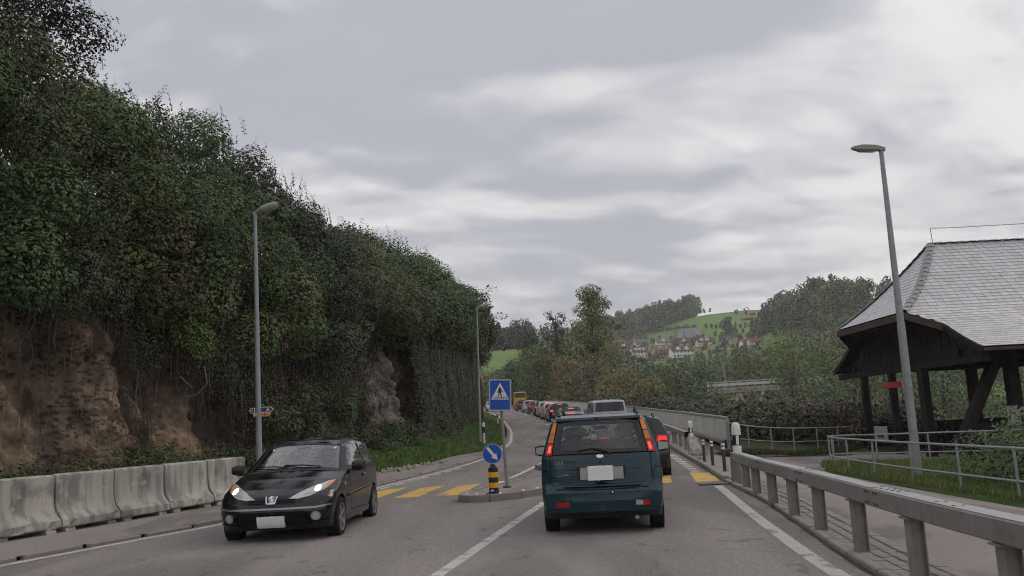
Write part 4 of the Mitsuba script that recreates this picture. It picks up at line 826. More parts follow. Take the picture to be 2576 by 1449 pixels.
        e = (A[D[:, 1], 0] - A[D[:, 0], 0]) * (A[D[:, 2], 1] - A[D[:, 0], 1]) - (A[D[:, 1], 1] - A[D[:, 0], 1]) * (A[D[:, 2], 0] - A[D[:, 0], 0]); D[e < 0] = D[e < 0][:, ::-1]
        return A, D[np.abs(e) > 1e-9]
    def thick(s, V, D, off, sheet):
        if sheet: n = meshkit.arrays((V, D), True)[2]; return (V + n * off, D)
        n = meshkit.arrays((V, D), True)[2]; a, b = V + n * off, V - n * .012; k = len(V)
        ed = np.sort(np.vstack([D[:, [0, 1]], D[:, [1, 2]], D[:, [2, 0]]]), 1); u, cnt = np.unique(ed, axis=0, return_counts=True); bd = set(map(tuple, u[cnt == 1])); F = [D]
        w = [[x, y, y + k, x + k] for t in D for x, y in ((t[0], t[1]), (t[1], t[2]), (t[2], t[0])) if (min(x, y), max(x, y)) in bd]; w = np.array(w); F += [np.stack([w[:, 1], w[:, 0], w[:, 3]], 1), np.stack([w[:, 1], w[:, 3], w[:, 2]], 1)]
        return (np.vstack([a, b]), np.vstack(F))
    def side(s, poly, off=.004, step=.06, left=True, sheet=True):           # poly in (x, z)
        A, D = s.fill(poly, step); V = np.column_stack([A[:, 0], s.Y(A[:, 0], A[:, 1]), A[:, 1]]); m = s.thick(V, D[:, ::-1], off, sheet)
        return m if left else (m[0] * [1, -1, 1], m[1][:, ::-1])
    def endx(s, y, z, front):
        x0, _, x1, _ = s.P.bounds; N = 420; t = (np.linspace(0, 1, N) ** 1.5)[None]; X = (x1 - t * (x1 - x0) * .55) if front else (x0 + t * (x1 - x0) * .55); X = np.repeat(X, len(y), 0)
        Z = np.repeat(np.asarray(z, float)[:, None], N, 1); ins = shapely.contains_xy(s.P.buffer(.0005), X.ravel(), Z.ravel()).reshape(X.shape)
        Yv = np.where(ins, s.Y(X, Z), -1); ok = Yv >= np.abs(np.asarray(y))[:, None] - 1e-6; i = ok.argmax(1); i0 = np.maximum(i - 1, 0); k = np.arange(len(y))
        ya, yb = np.maximum(Yv[k, i0], 0), Yv[k, i]; f = np.clip((np.abs(y) - ya) / np.maximum(yb - ya, 1e-6), 0, 1); return X[k, i0] + (X[k, i] - X[k, i0]) * f
    def end(s, poly, front=True, off=.004, step=.05, sheet=False, tilt=0):  # poly in (y, z)
        A, D = s.fill(poly, step); V = np.column_stack([s.endx(A[:, 0], A[:, 1], front), A[:, 0], A[:, 1]]); return s.thick(V, D if front else D[:, ::-1], off, sheet)
    def on_seg(s, pa, pb, hw, s0=.04, s1=.96, off=.004, ns=12, nv=21, v0=-1, v1=1):   # windscreen or rear window
        pa, pb = np.array(pa), np.array(pb); ab = pb - pa; i = int(np.argmin([LineString([p, r]).distance(Point(*((pa + pb) / 2))) for p, r in zip(s.seg_a, s.seg_b)])); rr = s.r[i]
        n = np.array([ab[1], -ab[0]]) / np.linalg.norm(ab)
        if s.P.contains(Point(*((pa + pb) / 2 + n * .02))): n = -n
        t = np.linspace(s0, s1, ns)[:, None]; v = np.linspace(v0, v1, nv)[None]; y = hw(t) * v; c = pa + ab * ((t + 0 * v)[..., None]); w = s.W(c[..., 0], c[..., 1]); qd = 1 - np.maximum(1 - (np.minimum(np.abs(y / w), .995)) ** s.pw, 0) ** (1 / s.pw)
        p = c - n * (qd * rr)[..., None] + n * off; m = grid(np.stack([p[..., 0], y, p[..., 1]], -1)); nn = np.cross(m[0][m[1][:, 1]] - m[0][m[1][:, 0]], m[0][m[1][:, 2]] - m[0][m[1][:, 0]]).mean(0)
        return m if nn[0] * n[0] + nn[2] * n[1] > 0 else flip(m)

def wheel_meshes(R=0.29, w=0.19, spokes=5, rimr=0.66, dark=False):
    p = [(R * .62, -w * .42), (R * .80, -w * .5), (R * .95, -w * .47), (R, -w * .34), (R, w * .34), (R * .95, w * .47), (R * .80, w * .5), (R * rimr, w * .44), (R * rimr, w * .2)]
    ty = lathe([(a, b) for a, b in p], 28, 'y'); parts = [lathe([(R * rimr, .49 * w), (R * rimr * .93, .47 * w), (R * rimr * .90, .20 * w), (R * rimr * .9, -.3 * w)], 28, 'y'), lathe([(0, .36 * w), (R * .12, .36 * w), (R * .15, .28 * w)], 14, 'y')]
    for k in range(spokes):
        a = 2 * math.pi * k / spokes; u, v = np.array([math.cos(a), 0, math.sin(a)]), np.array([-math.sin(a), 0, math.cos(a)])
        parts.append(hull([u * r + v * q * wd + np.array([0, -yy, 0]) * -1 * -1 for r, wd, y0, y1 in ((R * .08, R * .085, .22 * w, .40 * w), (R * rimr * .95, R * .13, .25 * w, .44 * w)) for q in (-1, 1) for yy in (-y0, -y1)]))
    return ty, parts
def lathe_fix(m): return m
def end_slab(b, z0, z1, yin, yout, sg, off, depth=.025, nz=9, ny=5):      # a clean curved lens on the rear of a body, between two edges y(z)
    z = np.linspace(z0, z1, nz); Y = np.array([np.linspace(yin(v), yout(v), ny) for v in z]); Z = np.repeat(z[:, None], ny, 1); X = b.endx(Y.ravel(), Z.ravel(), False).reshape(Y.shape)
    zz = np.linspace(min(z0, 1.03), max(z1, 1.49), 24)
    for j in range(ny):
        yj = yin(zz) + (yout(zz) - yin(zz)) * j / (ny - 1); X[:, j] = np.polyval(np.polyfit(zz, b.endx(yj, zz, False), 2), z)
    P = np.stack([X - off, sg * Y, Z], -1); Q = np.stack([X + depth, sg * Y, Z], -1); f = grid(P); k = len(f[0]); e1, e2 = P[1, 0] - P[0, 0], P[0, 1] - P[0, 0]
    fr = f if np.cross(f[0][f[1][0, 1]] - f[0][f[1][0, 0]], f[0][f[1][0, 2]] - f[0][f[1][0, 0]])[0] < 0 else flip(f)
    loop = [(0, j) for j in range(ny)] + [(i, ny - 1) for i in range(1, nz)] + [(nz - 1, j) for j in range(ny - 2, -1, -1)] + [(i, 0) for i in range(nz - 2, 0, -1)]; a = np.array([P[i] for i in loop]); c = np.array([Q[i] for i in loop]); n = len(loop); i = np.arange(n); j = (i + 1) % n
    return fr, (np.vstack([a, c]), np.vstack([np.stack([i, j, j + n], 1), np.stack([i, j + n, i + n], 1)]))
class Car:
    def __init__(s, name, label, catg, loc, yaw, pitch=0.0, group=None):
        s.t = thing(name, label, catg, group); s.R = rotz(yaw) @ roty(-pitch); s.loc = np.array(loc, float)
    def put(s, name, m, mt, smooth=40, parent=None, label=None, emit=None, kind=None): return put(parent or s.t, name, xf(m, s.R, s.loc), mt, smooth, label, kind, emit)
    def wheel(s, x, z, y, R, w, spokes=5, rimr=.66, rimm='rim', ):
        ty, rim = wheel_meshes(R, w, spokes, rimr); sg = 1 if y > 0 else -1
        def tr(m): v = m[0] * [1, 1, 1]; v = v * [1, sg, 1]; return (v + [x, y, z], m[1] if sg > 0 else m[1][:, ::-1])
        k = s.put('wheel', tr(ty), 'tyre', 40); s.put('rim', tr(cat(*rim)), rimm, 35, k)
        s.put('brake_disc', tr(lathe([(0, .12 * w), (R * .5, .12 * w), (R * .58, .1 * w)], 20, 'y')), 'rim_dark', 40, k)
def strip_poly(pts, w):
    g = LineString(pts).buffer(w / 2, cap_style=2, join_style=1); return g
def underbody(car, b, x0, x1, wy, z0=.2, z1=.62):
    car.put('underbody', cat(box(((x0 + x1) / 2, 0, (z0 + z1) / 2), (x1 - x0, wy * 1.15, z1 - z0)), box(((b.axles[0][0] + b.axles[1][0]) / 2, 0, .36), (b.axles[0][0] - b.axles[1][0] - 2 * b.ra - .02, wy * 1.9, .28))), 'trim_black', False)
def mirror(car, x, y, z, m, s=1.0):
    sg = 1 if y > 0 else -1; w = [(-.05, 0, -.07), (-.05, .0, .055), (.06, 0.0, -.05), (.06, 0, .04), (-.055, .17, -.055), (-.055, .17, .05), (.05, .15, -.04), (.05, .15, .035), (-.06, .1, .07), (-.06, .09, -.08), (.085, .08, .0)]
    v = np.array(w) * s; v[:, 1] *= sg; k = car.put('mirror', cat(hull(v + [x, y + .05 * sg, z]), hull(np.array([(a, b * sg, c) for a in (-.02, .05) for b in (-.04, .09) for c in (-.075, -.04)]) * s + [x, y, z])), m, 50)
    car.put('mirror_glass', (np.array([(-.063 * s + x, y + sg * (.05 + a * s), z + c * s) for a, c in ((.02, -.06), (.155, -.045), (.155, .04), (.02, .05))]), np.array([[0, 2, 1], [0, 3, 2]])), 'lens_clear', False, k)

# ---------------------------------------------------------------- black hatchback coming towards the camera
def black_hatch():
    c = Car('black_hatchback', 'black three-door hatchback coming towards the camera with headlights on', 'car', (-3.42, 14.25, .0), math.pi + math.pi / 2 - 0.03)
    ax = [(1.17, .285), (-1.272, .285)]
    out = [(1.80, .20), (1.875, .30), (1.905, .44), (1.87, .57), (1.80, .66), (1.62, .745), (1.25, .86), (.90, .935), (.74, .965), (.05, 1.335), (-.15, 1.385), (-.55, 1.42), (-1.0, 1.40), (-1.42, 1.325), (-1.55, 1.27), (-1.83, .93), (-1.885, .72), (-1.90, .45), (-1.84, .25)]
    rad = [.34, .36, .36, .30, .20, .14, .12, .11, .16, .17, .13, .11, .11, .12, .25, .26, .30, .32]
    b = Body(out, rad, .826, .90, 1.42, .235, ax, .325, .2, .045, lambda x: 1 - .045 * np.clip((np.abs(x) - .5) / 1.4, 0, 1) ** 2, 2.7, .06)
    wsA, wsB = (.74, .965), (.05, 1.335); hw = lambda t: .69 - .135 * t
    rA, rB = (-1.55, 1.27), (-1.83, .93); hr = lambda t: .50 + .12 * t
    door = [(.50, .985), (.20, 1.155), (-.03, 1.27), (-.32, 1.318), (-.50, 1.318), (-.56, .965)]; quarter = [(-.63, .965), (-.585, 1.315), (-.9, 1.30), (-1.18, 1.235), (-1.33, 1.02), (-1.22, .975)]
    c.put('body', b.build([door, quarter], [(wsA, wsB, hw, .05, .95), (rA, rB, hr, .08, .9)]), 'paint_black', 38)
    def pane(m, mt='pane_clear', n='window', lab=None): return c.put(n, m, mt, True, label=lab)
    w = pane(b.on_seg(wsA, wsB, lambda t: hw(t) + .015, .015, .985, .003), 'pane_front', 'windscreen')
    for lo, hi in ((.012, .06), (.94, .988)): c.put('frame', b.on_seg(wsA, wsB, lambda t: hw(t) + .02, lo, hi, .006), 'trim_black', True, w)
    for s0, s1 in ((-1, -.95), (.95, 1)): c.put('frame', b.on_seg(wsA, wsB, lambda t: hw(t) + .022, .012, .988, .006, v0=s0, v1=s1, nv=4), 'trim_black', True, w)
    pane(b.on_seg(rA, rB, lambda t: hr(t) + .02, .04, .94, .003), 'pane_rear', 'rear_window')
    for lf in (True, False):
        for p in (door, quarter):
            k = pane(b.side(Polygon(p).buffer(.012), .003, .07, lf)); ring = Polygon(p).buffer(.022).exterior
            c.put('frame', b.side(Polygon(p).buffer(.024).difference(Polygon(p).buffer(-.004)).simplify(.001) if False else strip_poly(list(Polygon(p).buffer(.008).exterior.coords)[:-1] + [Polygon(p).buffer(.008).exterior.coords[0]], .026) if False else Polygon([(p[0][0], p[0][1] - .03), (p[-1][0], p[-1][1] - .03), (p[-1][0], p[-1][1] + .004), (p[0][0], p[0][1] + .004)]) if p is door else Polygon([(-.64, .935), (-1.22, .945), (-1.22, .98), (-.64, .968)]), .007, .08, lf), 'trim_black', True, k)
        for pts in (([(.62, .93), (.55, .55), (.50, .33), (-.50, .30), (-.60, .40), (-.60, .965)]),): c.put('door_gap', b.side(strip_poly(pts, .010), .0025, .05, lf), 'seam', True)
        c.put('pillar', b.side(strip_poly([(-.50 - .11, .96), (-.575, 1.31)], .05), .006, .06, lf), 'trim_black', True)
        c.put('side_moulding', b.side(Polygon([(.80, .545), (-.80, .585), (-.80, .622), (.80, .582)]), .014, .08, lf, False), 'trim_black', 40)
        c.put('moulding_chrome', b.side(Polygon([(.78, .578), (-.78, .618), (-.78, .630), (.78, .590)]), .016, .08, lf), 'chrome', True)
        sg = 1 if lf else -1; c.put('door_handle', cbox((-.44, sg * (float(b.Y(np.array(-.44), np.array(.80))) + .012), .80), (.19, .04, .04), .015), 'paint_black', 40)
        c.put('side_repeater', b.side(Point(.93, .74).buffer(.03), .01, .03, lf, False), 'lens_orange', 40)
        c.put('sill', b.side(Polygon([(.80, .20), (-.90, .20), (-.90, .275), (.80, .275)]), .014, .09, lf, False), 'paint_black', 40)
        c.put('roof_moulding', cat(*[]) if False else b.side(strip_poly([(.03, 1.30), (-.3, 1.365), (-.8, 1.375), (-1.3, 1.30)], .016), .004, .05, lf), 'trim_black', True)
        mirror(c, .52, sg * .80, .985, 'trim_black', 1.12)
    # face
    y = lambda pts, sg: [(sg * a, z) for a, z in pts]
    for sg in (1, -1):
        hl = y([(.235, .615), (.36, .607), (.52, .640), (.66, .700), (.735, .770), (.745, .815), (.66, .80), (.50, .745), (.36, .682)], sg); k = c.put('headlight', b.end(Polygon(hl), True, .010, .035), 'lens_clear', 50)
        c.put('reflector', b.end(Polygon(y([(.43, .655), (.56, .672), (.655, .725), (.66, .775), (.56, .742), (.46, .695)], sg)), True, .014, .03, True), 'lens_clear', True, k)
        c.put('bulb', b.end(Point(sg * .585, .716).buffer(.040, 8), True, .019, .03, True), 'lens_clear', True, k, emit=(1.1, .98, .74))
        c.put('indicator', b.end(Polygon(y([(.672, .735), (.735, .775), (.742, .808), (.675, .785)], sg)), True, .015, .03, True), 'lens_orange', True, k)
        fg = c.put('fog_light', b.end(Point(sg * .60, .375).buffer(.062, 10), True, .012, .03), 'chrome', 40); c.put('lens', b.end(Point(sg * .60, .375).buffer(.045, 10), True, .016, .03, True), 'lens_clear', True, fg)
        c.put('bumper_lip', b.end(Polygon(y([(.36, .235), (.72, .275), (.745, .315), (.6, .30), (.40, .265)], sg)), True, .02, .05), 'paint_black', 50)
        c.put('washer_jet', cbox((.86, sg * .16, .957), (.04, .03, .02), .006), 'trim_black', False)
    c.put('grille', b.end(Polygon([(-.44, .575), (-.25, .545), (.25, .545), (.44, .575), (.44, .60), (.2, .632), (-.2, .632), (-.44, .60)]), True, .003, .05, True), 'trim_black', True)
    for z in (.565, .585, .605): c.put('grille_bar', b.end(shapely.box(-.33, z - .004, .33, z + .004), True, .009, .06, True), 'seam', True)
    c.put('bumper_moulding', b.end(Polygon([(-.78, .50), (-.60, .475), (.60, .475), (.78, .50), (.78, .52), (.6, .50), (-.6, .50), (-.78, .52)]), True, .016, .05), 'rim', 40)
    c.put('lower_grille', b.end(Polygon([(-.52, .285), (.52, .285), (.56, .36), (.45, .45), (-.45, .45), (-.56, .36)]), True, .003, .05, True), 'seam', True)
    for z in (.31, .34, .37, .40, .43): c.put('grille_bar', b.end(shapely.box(-.46, z - .005, .46, z + .005), True, .010, .06, True), 'trim_black', True)
    EM = lambda g: shapely.affinity.scale(g, .74, .74, origin=(0, .60))
    bd = c.put('emblem', b.end(EM(Polygon([(-.115, .66), (-.085, .535), (.085, .535), (.115, .66), (.092, .66), (.068, .557), (-.068, .557), (-.092, .66)])), True, .030, .015), 'chrome', 30)
    lion = shapely.union_all([LineString([(.020, .582), (.008, .605), (-.002, .628)]).buffer(.011), Point(-.010, .645).buffer(.011), LineString([(0, .628), (-.03, .634)]).buffer(.005), LineString([(.004, .612), (-.032, .606)]).buffer(.005), LineString([(.018, .585), (-.006, .574), (-.012, .562)]).buffer(.006), LineString([(.022, .584), (.036, .570), (.030, .560)]).buffer(.006), LineString([(.024, .588), (.048, .596), (.046, .622), (.058, .636)]).buffer(.004)]); c.put('emblem_figure', b.end(EM(lion if lion.geom_type == 'Polygon' else max(lion.geoms, key=lambda g: g.area)), True, .034, .011), 'chrome', 30, bd)
    c.put('number_plate', b.end(shapely.box(-.19, .255, .19, .395), True, .03, .04), 'plate_white', False)
    c.put('bonnet_gap', cat(b.on_seg((.90, .935), (.74, .965), lambda t: .70 + 0 * t, .9, .97, .002)), 'seam', True)
    c.put('scuttle', b.on_seg((.90, .935), (.74, .965), lambda t: .67 + 0 * t, .40, .98, .006), 'trim_black', True)
    for a, e in (((.70, .40, .995), (.64, -.18, 1.03)), ((.70, -.10, .995), (.63, -.55, 1.02))): c.put('wiper', tube([a, ((a[0] + e[0]) / 2 + .01, (a[1] + e[1]) / 2, (a[2] + e[2]) / 2 + .015), e], .011, 6), 'trim_black', 50)
    c.put('roof_spoiler', hull([(-1.36, s_ * .50, 1.335) for s_ in (-1, 1)] + [(-1.66, s_ * .54, 1.315) for s_ in (-1, 1)] + [(-1.64, s_ * .54, 1.285) for s_ in (-1, 1)]), 'paint_black', 30)
    for x, z in ax:
        for sg in (1, -1): c.wheel(x, z, sg * .735, .285, .185, 5, .70)
    underbody(c, b, -1.75, 1.7, .60)
    # cabin
    c.put('dashboard', hull([(.80, s_ * .64, .93) for s_ in (-1, 1)] + [(.33, s_ * .64, .93) for s_ in (-1, 1)] + [(.33, s_ * .64, .70) for s_ in (-1, 1)] + [(.8, s_ * .64, .7) for s_ in (-1, 1)]), 'cabin', False)
    c.put('cabin_floor', box((-.45, 0, .60), (2.3, 1.36, .06)), 'cabin', False)
    for sg in (1, -1):
        st = c.put('seat', cat(hull([(-.38 + a, sg * .35 + d, z) for a, z in ((0, .60), (.12, .62), (-.22, 1.10), (-.10, 1.12)) for d in (-.22, .22)]), cbox((.0, sg * .35, .64), (.5, .46, .14), .05)), 'seat_cloth', 30); c.put('headrest', cbox((-.25, sg * .35, 1.20), (.10, .26, .16), .04), 'seat_cloth', 40, st)
        c.put('sun_visor', xf(cbox((0, 0, 0), (.13, .34, .02), .008), roty(.35), (.10, sg * .34, 1.265)), 'plate_white', 40)
    c.put('rear_bench', cbox((-1.2, 0, .85), (.25, 1.2, .5), .08), 'seat_cloth', 40)
    c.put('mirror_inside', cbox((.17, 0, 1.245), (.03, .22, .06), .012), 'trim_black', 40)
    a = np.linspace(0, 2 * math.pi, 24); c.put('steering_wheel', tube([(.27 + .08 * math.sin(v), .35 + .18 * math.cos(v), .93 + .165 * math.sin(v)) for v in a], .014, 6), 'trim_black', 50)
    return c
BH = black_hatch()

def sph_chain(bones, J, R):
    ms = []
    for a, b_ in bones:
        pts = np.vstack([np.array(J[k]) + R[k] * SPH for k in (a, b_)]); h_ = trimesh.convex.convex_hull(pts); ms.append(manifold3d.Manifold(manifold3d.Mesh(h_.vertices.astype(np.float32), h_.faces.astype(np.uint32))))
    m = manifold3d.Manifold.batch_boolean(ms, manifold3d.OpType.Add).refine_to_length(.03).to_mesh(); q = trimesh.Trimesh(m.vert_properties[:, :3], m.tri_verts, process=True); trimesh.smoothing.filter_taubin(q, iterations=12); return tm(q)
SPH = trimesh.creation.icosphere(2, 1.0).vertices
def driver(car, x, y, zs, label, where='person'):
    J = dict(hip=(x - .05, y, zs + .10), chest=(x - .16, y, zs + .46), neck=(x - .17, y, zs + .58), chin=(x - .135, y, zs + .66), head=(x - .16, y, zs + .74), sl=(x - .15, y + .19, zs + .50), sr=(x - .15, y - .19, zs + .50), el=(x + .08, y + .27, zs + .27), er=(x + .08, y - .27, zs + .27), wl=(x + .32, y + .15, zs + .42), wr=(x + .32, y - .15, zs + .42), hl=(x + .38, y + .15, zs + .45), hr=(x + .38, y - .15, zs + .45), kl=(x + .42, y + .12, zs + .16), kr=(x + .42, y - .12, zs + .16), nose=(x - .05, y, zs + .715))
    R = dict(hip=.15, chest=.145, neck=.06, chin=.062, head=.098, sl=.075, sr=.075, el=.052, er=.052, wl=.034, wr=.034, hl=.042, hr=.042, kl=.08, kr=.08, nose=.016)
    t = thing(where, label, 'person'); T = lambda m: xf(m, car.R, car.loc)
    put(t, 'body', T(sph_chain([('chest', 'neck'), ('neck', 'chin'), ('chin', 'head'), ('head', 'nose'), ('el', 'wl'), ('er', 'wr'), ('wl', 'hl'), ('wr', 'hr'), ('chest', 'sl'), ('chest', 'sr'), ('sl', 'el'), ('sr', 'er'), ('hip', 'chest')], J, R)), 'skin', 60)
    R2 = {k: v + .012 for k, v in R.items()}; J2 = dict(J); J2['wl'] = tuple(np.array(J['el']) * .25 + np.array(J['wl']) * .75); J2['wr'] = tuple(np.array(J['er']) * .25 + np.array(J['wr']) * .75); J2['neck'] = tuple(np.array(J['neck']) - [0, 0, .05])
    put(t, 'jumper', T(sph_chain([('hip', 'chest'), ('chest', 'neck'), ('chest', 'sl'), ('chest', 'sr'), ('sl', 'el'), ('sr', 'er'), ('el', 'wl'), ('er', 'wr'), ('hip', 'kl'), ('hip', 'kr')], J2, R2)), 'shirt', 60)
    hv = SPH * [.108, .104, .106]; hv = hv[(hv[:, 0] < .03) | (hv[:, 2] > .06)] + np.array(J['head']) + [-.012, 0, .018]; put(t, 'hair', T(hull(hv)), 'hair', 60)
driver(BH, -.04, .35, .40, 'driver in a dark jumper at the wheel of the black hatchback')

# ---------------------------------------------------------------- teal small estate seen from behind
def teal_hatch():
    c = Car('teal_hatchback', 'dark teal high-roofed hatchback straight ahead, seen from behind', 'car', (1.225, 13.42, .0), math.pi / 2 - 0.105)
    ax = [(1.19, .30), (-1.17, .30)]
    out = [(1.78, .26), (1.86, .40), (1.86, .60), (1.80, .74), (1.62, .86), (1.1, .97), (.88, 1.03), (.22, 1.47), (-.1, 1.545), (-.6, 1.575), (-1.2, 1.565), (-1.60, 1.535), (-1.68, 1.50), (-1.795, 1.06), (-1.82, .80), (-1.83, .64), (-1.895, .60), (-1.905, .45), (-1.88, .31), (-1.80, .245)]
    rad = [.3, .3, .3, .25, .15, .12, .11, .16, .13, .11, .10, .10, .16, .15, .15, .15, .16, .20, .22]
    rad = rad[:len(out) - 1]
    b = Body(out, rad, .803, .98, 1.57, .24, ax, .345, .24, .045, lambda x: 1 - .03 * np.clip((np.abs(x) - .9) / 1, 0, 1) ** 2, 3.0, .05)
    A, B = (-1.68, 1.50), (-1.795, 1.06); hw = lambda t: .485 + .06 * t
    fA, fB = (.88, 1.03), (.22, 1.47); hf = lambda t: .68 - .14 * t
    dw = [(.50, 1.05), (.22, 1.25), (-.05, 1.38), (-.30, 1.41), (-.34, 1.04)]; rw = [(-.42, 1.04), (-.38, 1.41), (-.95, 1.42), (-1.02, 1.05)]; qw = [(-1.11, 1.06), (-1.05, 1.41), (-1.40, 1.38), (-1.45, 1.10)]
    c.put('body', b.build([dw, rw, qw], [(A, B, hw, .18, .90), (fA, fB, hf, .05, .95)]), 'paint_teal', 38)
    # dark glass tailgate top: frame and clear pane inside
    rwk = c.put('rear_window', b.on_seg(A, B, hw, .15, .93, .004, 14, 25), 'pane_rear', True)
    hx = lambda t: hw(t) + .125
    for s0, s1, v0, v1 in ((.03, .17, -1, 1), (.90, .995, -1, 1)): c.put('frame', b.on_seg(A, B, hx, s0, s1, .007, 5, 25, v0, v1), 'glass_black', True, rwk)
    for v0, v1 in ((-1, -.79), (.79, 1)): c.put('frame', b.on_seg(A, B, hx, .17, .90, .007, 14, 6, v0, v1), 'glass_black', True, rwk)
    for sy in (-1, 1):
        for (st, s2) in ((.17, .30), (.77, .90)):       # rounded corners of the pane
            pass
    c.put('windscreen', b.on_seg(fA, fB, hf, .02, .98, .003), 'pane_bright', True)
    for lf in (True, False):
        for p in (dw, rw, qw): c.put('window', b.side(Polygon(p).buffer(.012), .003, .08, lf), 'pane_bright', True)
        for pts in (([(.62, 1.0), (.55, .40), (-.36, .34), (-.38, 1.42)]), ([(-.38, .34), (-.80, .36), (-.98, .62), (-1.08, 1.0)])): c.put('door_gap', b.side(strip_poly(pts, .011), .0025, .05, lf), 'seam', True)
        sg = 1 if lf else -1; mirror(c, .55, sg * .80, 1.05, 'paint_teal', 1.15)
        rl = c.put('roof_rail', tube([(.0, sg * .52, 1.545), (-.08, sg * .53, 1.60), (-.4, sg * .535, 1.635), (-1.1, sg * .53, 1.635), (-1.42, sg * .525, 1.60), (-1.52, sg * .52, 1.54)], [.018, .02, .02, .02, .024, .03], 10), 'trim_black', 50)
        # tall corner lamps: orange above, red below
        yy = lambda pts: [(sg * a, z) for a, z in pts]
        lo = lambda z: .955 * b.W(np.full(np.shape(z), -1.70), z); li = lambda z: lo(z) - .094 + .044 * (z - 1.05) / .43
        def lens(za, zb, off, da=0., db=0.): return end_slab(b, za, zb, lambda z: li(z) + da, lambda z: lo(z) - db, sg, off)
        k = c.put('tail_light', cat(*lens(1.045, 1.482, .012, -.004, .002)), 'trim_black', False)
        c.put('orange_lens', cat(*lens(1.335, 1.474, .034)), 'lens_orange', False, k); c.put('orange_lens', cat(*lens(1.212, 1.327, .034)), 'lens_amber', False, k); c.put('red_lens', cat(*lens(1.055, 1.204, .034)), 'lens_red', False, k)
        c.put('brake_lens', lens(1.085, 1.175, .0365, .018, .03)[0], 'lens_hot', True, k, emit=(.40, .03, .022))
        c.put('tailgate_glass_edge', cat(*end_slab(b, 1.062, 1.482, lambda z: .535 - .085 * (z - 1.05) / .43, lambda z: li(z) - .010, sg, .009)), 'glass_black', False, rwk)
        c.put('reflector', b.end(Polygon(yy([(.42, .395), (.60, .39), (.59, .445), (.43, .45)])), False, .012, .03), 'lens_red' if sg > 0 else 'lens_clear', 45)
        c.put('reflector', b.end(Polygon(yy([(.515, .392), (.605, .388), (.585, .447), (.515, .449)])), False, .017, .03), 'lens_red', 45)
        c.put('bumper_gap', b.end(strip_poly(yy([(.785, .86), (.70, .85), (.66, .70), (.60, .635), (.0, .628)]), .012), False, .003, .03, True), 'seam', True)
        c.put('bumper_highlight', b.end(strip_poly(yy([(.69, .84), (.648, .69), (.59, .615), (.0, .606)]), .012), False, .008, .03), 'paint_teal', 45)
        c.put('hatch_gap', b.end(strip_poly(yy([(.655, .70), (.655, 1.06), (.592, 1.48)]), .009), False, .0035, .03, True), 'seam', True)
    # tailgate details
    c.put('tailgate_spoiler', hull([(-1.50, s_ * .535, 1.56) for s_ in (-1, 1)] + [(-1.70, s_ * .555, 1.525) for s_ in (-1, 1)] + [(-1.71, s_ * .55, 1.492) for s_ in (-1, 1)] + [(-1.62, s_ * .56, 1.49) for s_ in (-1, 1)]), 'paint_teal', 28)
    c.put('washer_jet', cbox((-1.712, 0.02, 1.508), (.02, .03, .035), .005), 'trim_black', False)
    c.put('window_line', b.end(shapely.box(-.655, 1.045, .655, 1.06), False, .004, .05, True), 'seam', True)
    c.put('garnish', b.end(Polygon([(-.315, .885), (.315, .885), (.335, .925), (.325, .985), (-.325, .985), (-.335, .925)]).buffer(-.01).buffer(.01), False, .022, .04), 'paint_teal', 35)
    c.put('plate_recess', b.end(Polygon([(-.315, .74), (.315, .74), (.33, .885), (-.33, .885)]), False, .003, .05, True), 'trim_black', True)
    k = c.put('number_plate', b.end(shapely.box(-.29, .725, .27, .882), False, .012, .05), 'grey_board', False); c.put('plate_field', b.end(shapely.box(-.155, .712, .168, .895), False, .022, .05), 'plate_white', False, k)
    c.put('emblem', b.end(Point(0, 0).buffer(1, 12) if False else Polygon([(.048 * math.cos(a), 1.018 + .024 * math.sin(a)) for a in np.linspace(0, 2 * math.pi, 20)[:-1]]), False, .012, .02), 'chrome', 40)
    c.put('lock', b.end(Point(0, .945).buffer(.022, 8), False, .030, .02), 'trim_black', False)
    wp = c.put('wiper', tube([(-1.825, -.13, 1.045), (-1.82, -.10, 1.075), (-1.815, .06, 1.115), (-1.80, .12, 1.125)], [.02, .013, .011, .008], 8), 'trim_black', 50); c.put('wiper_blade', tube([(-1.805, .30, 1.095), (-1.805, .1, 1.125), (-1.808, -.03, 1.112)], .010, 6), 'trim_black', 50, wp)
    def lettering(s_, h, y, z):
        tx = text(s_, h, .006); V = tx[0]; yy = y - V[:, 0]; zz = z + V[:, 1]; xx = float(b.endx(np.array([y - .08]), np.array([z]), False)[0]) - .002 - V[:, 2]
        return (np.column_stack([xx, yy, zz]), tx[1])
    c.put('lettering', lettering('G3X', .042, .60, .925), 'chrome', False); c.put('lettering', lettering('JUSTY', .020, .585, .885), 'chrome', False); c.put('lettering', lettering('AWD', .024, .50, .782), 'chrome', False)
    c.put('badge_bar', b.end(shapely.box(.50, .780, .60, .786), False, .006, .04), 'chrome', False)
    c.put('tow_eye', b.end(Point(-.135, .565).buffer(.026, 8), False, .006, .02), 'seam', False); c.put('tow_eye_cover', b.end(Point(-.135, .565).buffer(.012, 6), False, .012, .02), 'lens_clear', False)
    c.put('bumper_valance', b.end(Polygon([(-.76, .255), (.76, .255), (.77, .325), (-.77, .325)]), False, .006, .06), 'trim_black', 40)
    c.put('bumper_lip', b.end(Polygon([(-.775, .325), (.775, .325), (.78, .345), (-.78, .345)]), False, .014, .05), 'paint_teal', 40)
    c.put('exhaust', tube([(-1.5, -.42, .23), (-1.86, -.43, .235)], .026, 10), 'rim', 50); c.put('silencer', xf(lathe([(0, -.22), (.09, -.21), (.10, 0), (.09, .21), (0, .22)], 14, 'y'), None, (-1.45, .05, .26)), 'rim_dark', 50)
    c.put('rear_axle', tube([(-1.17, -.65, .27), (-1.17, .65, .27)], .05, 8), 'rim_dark', 50)
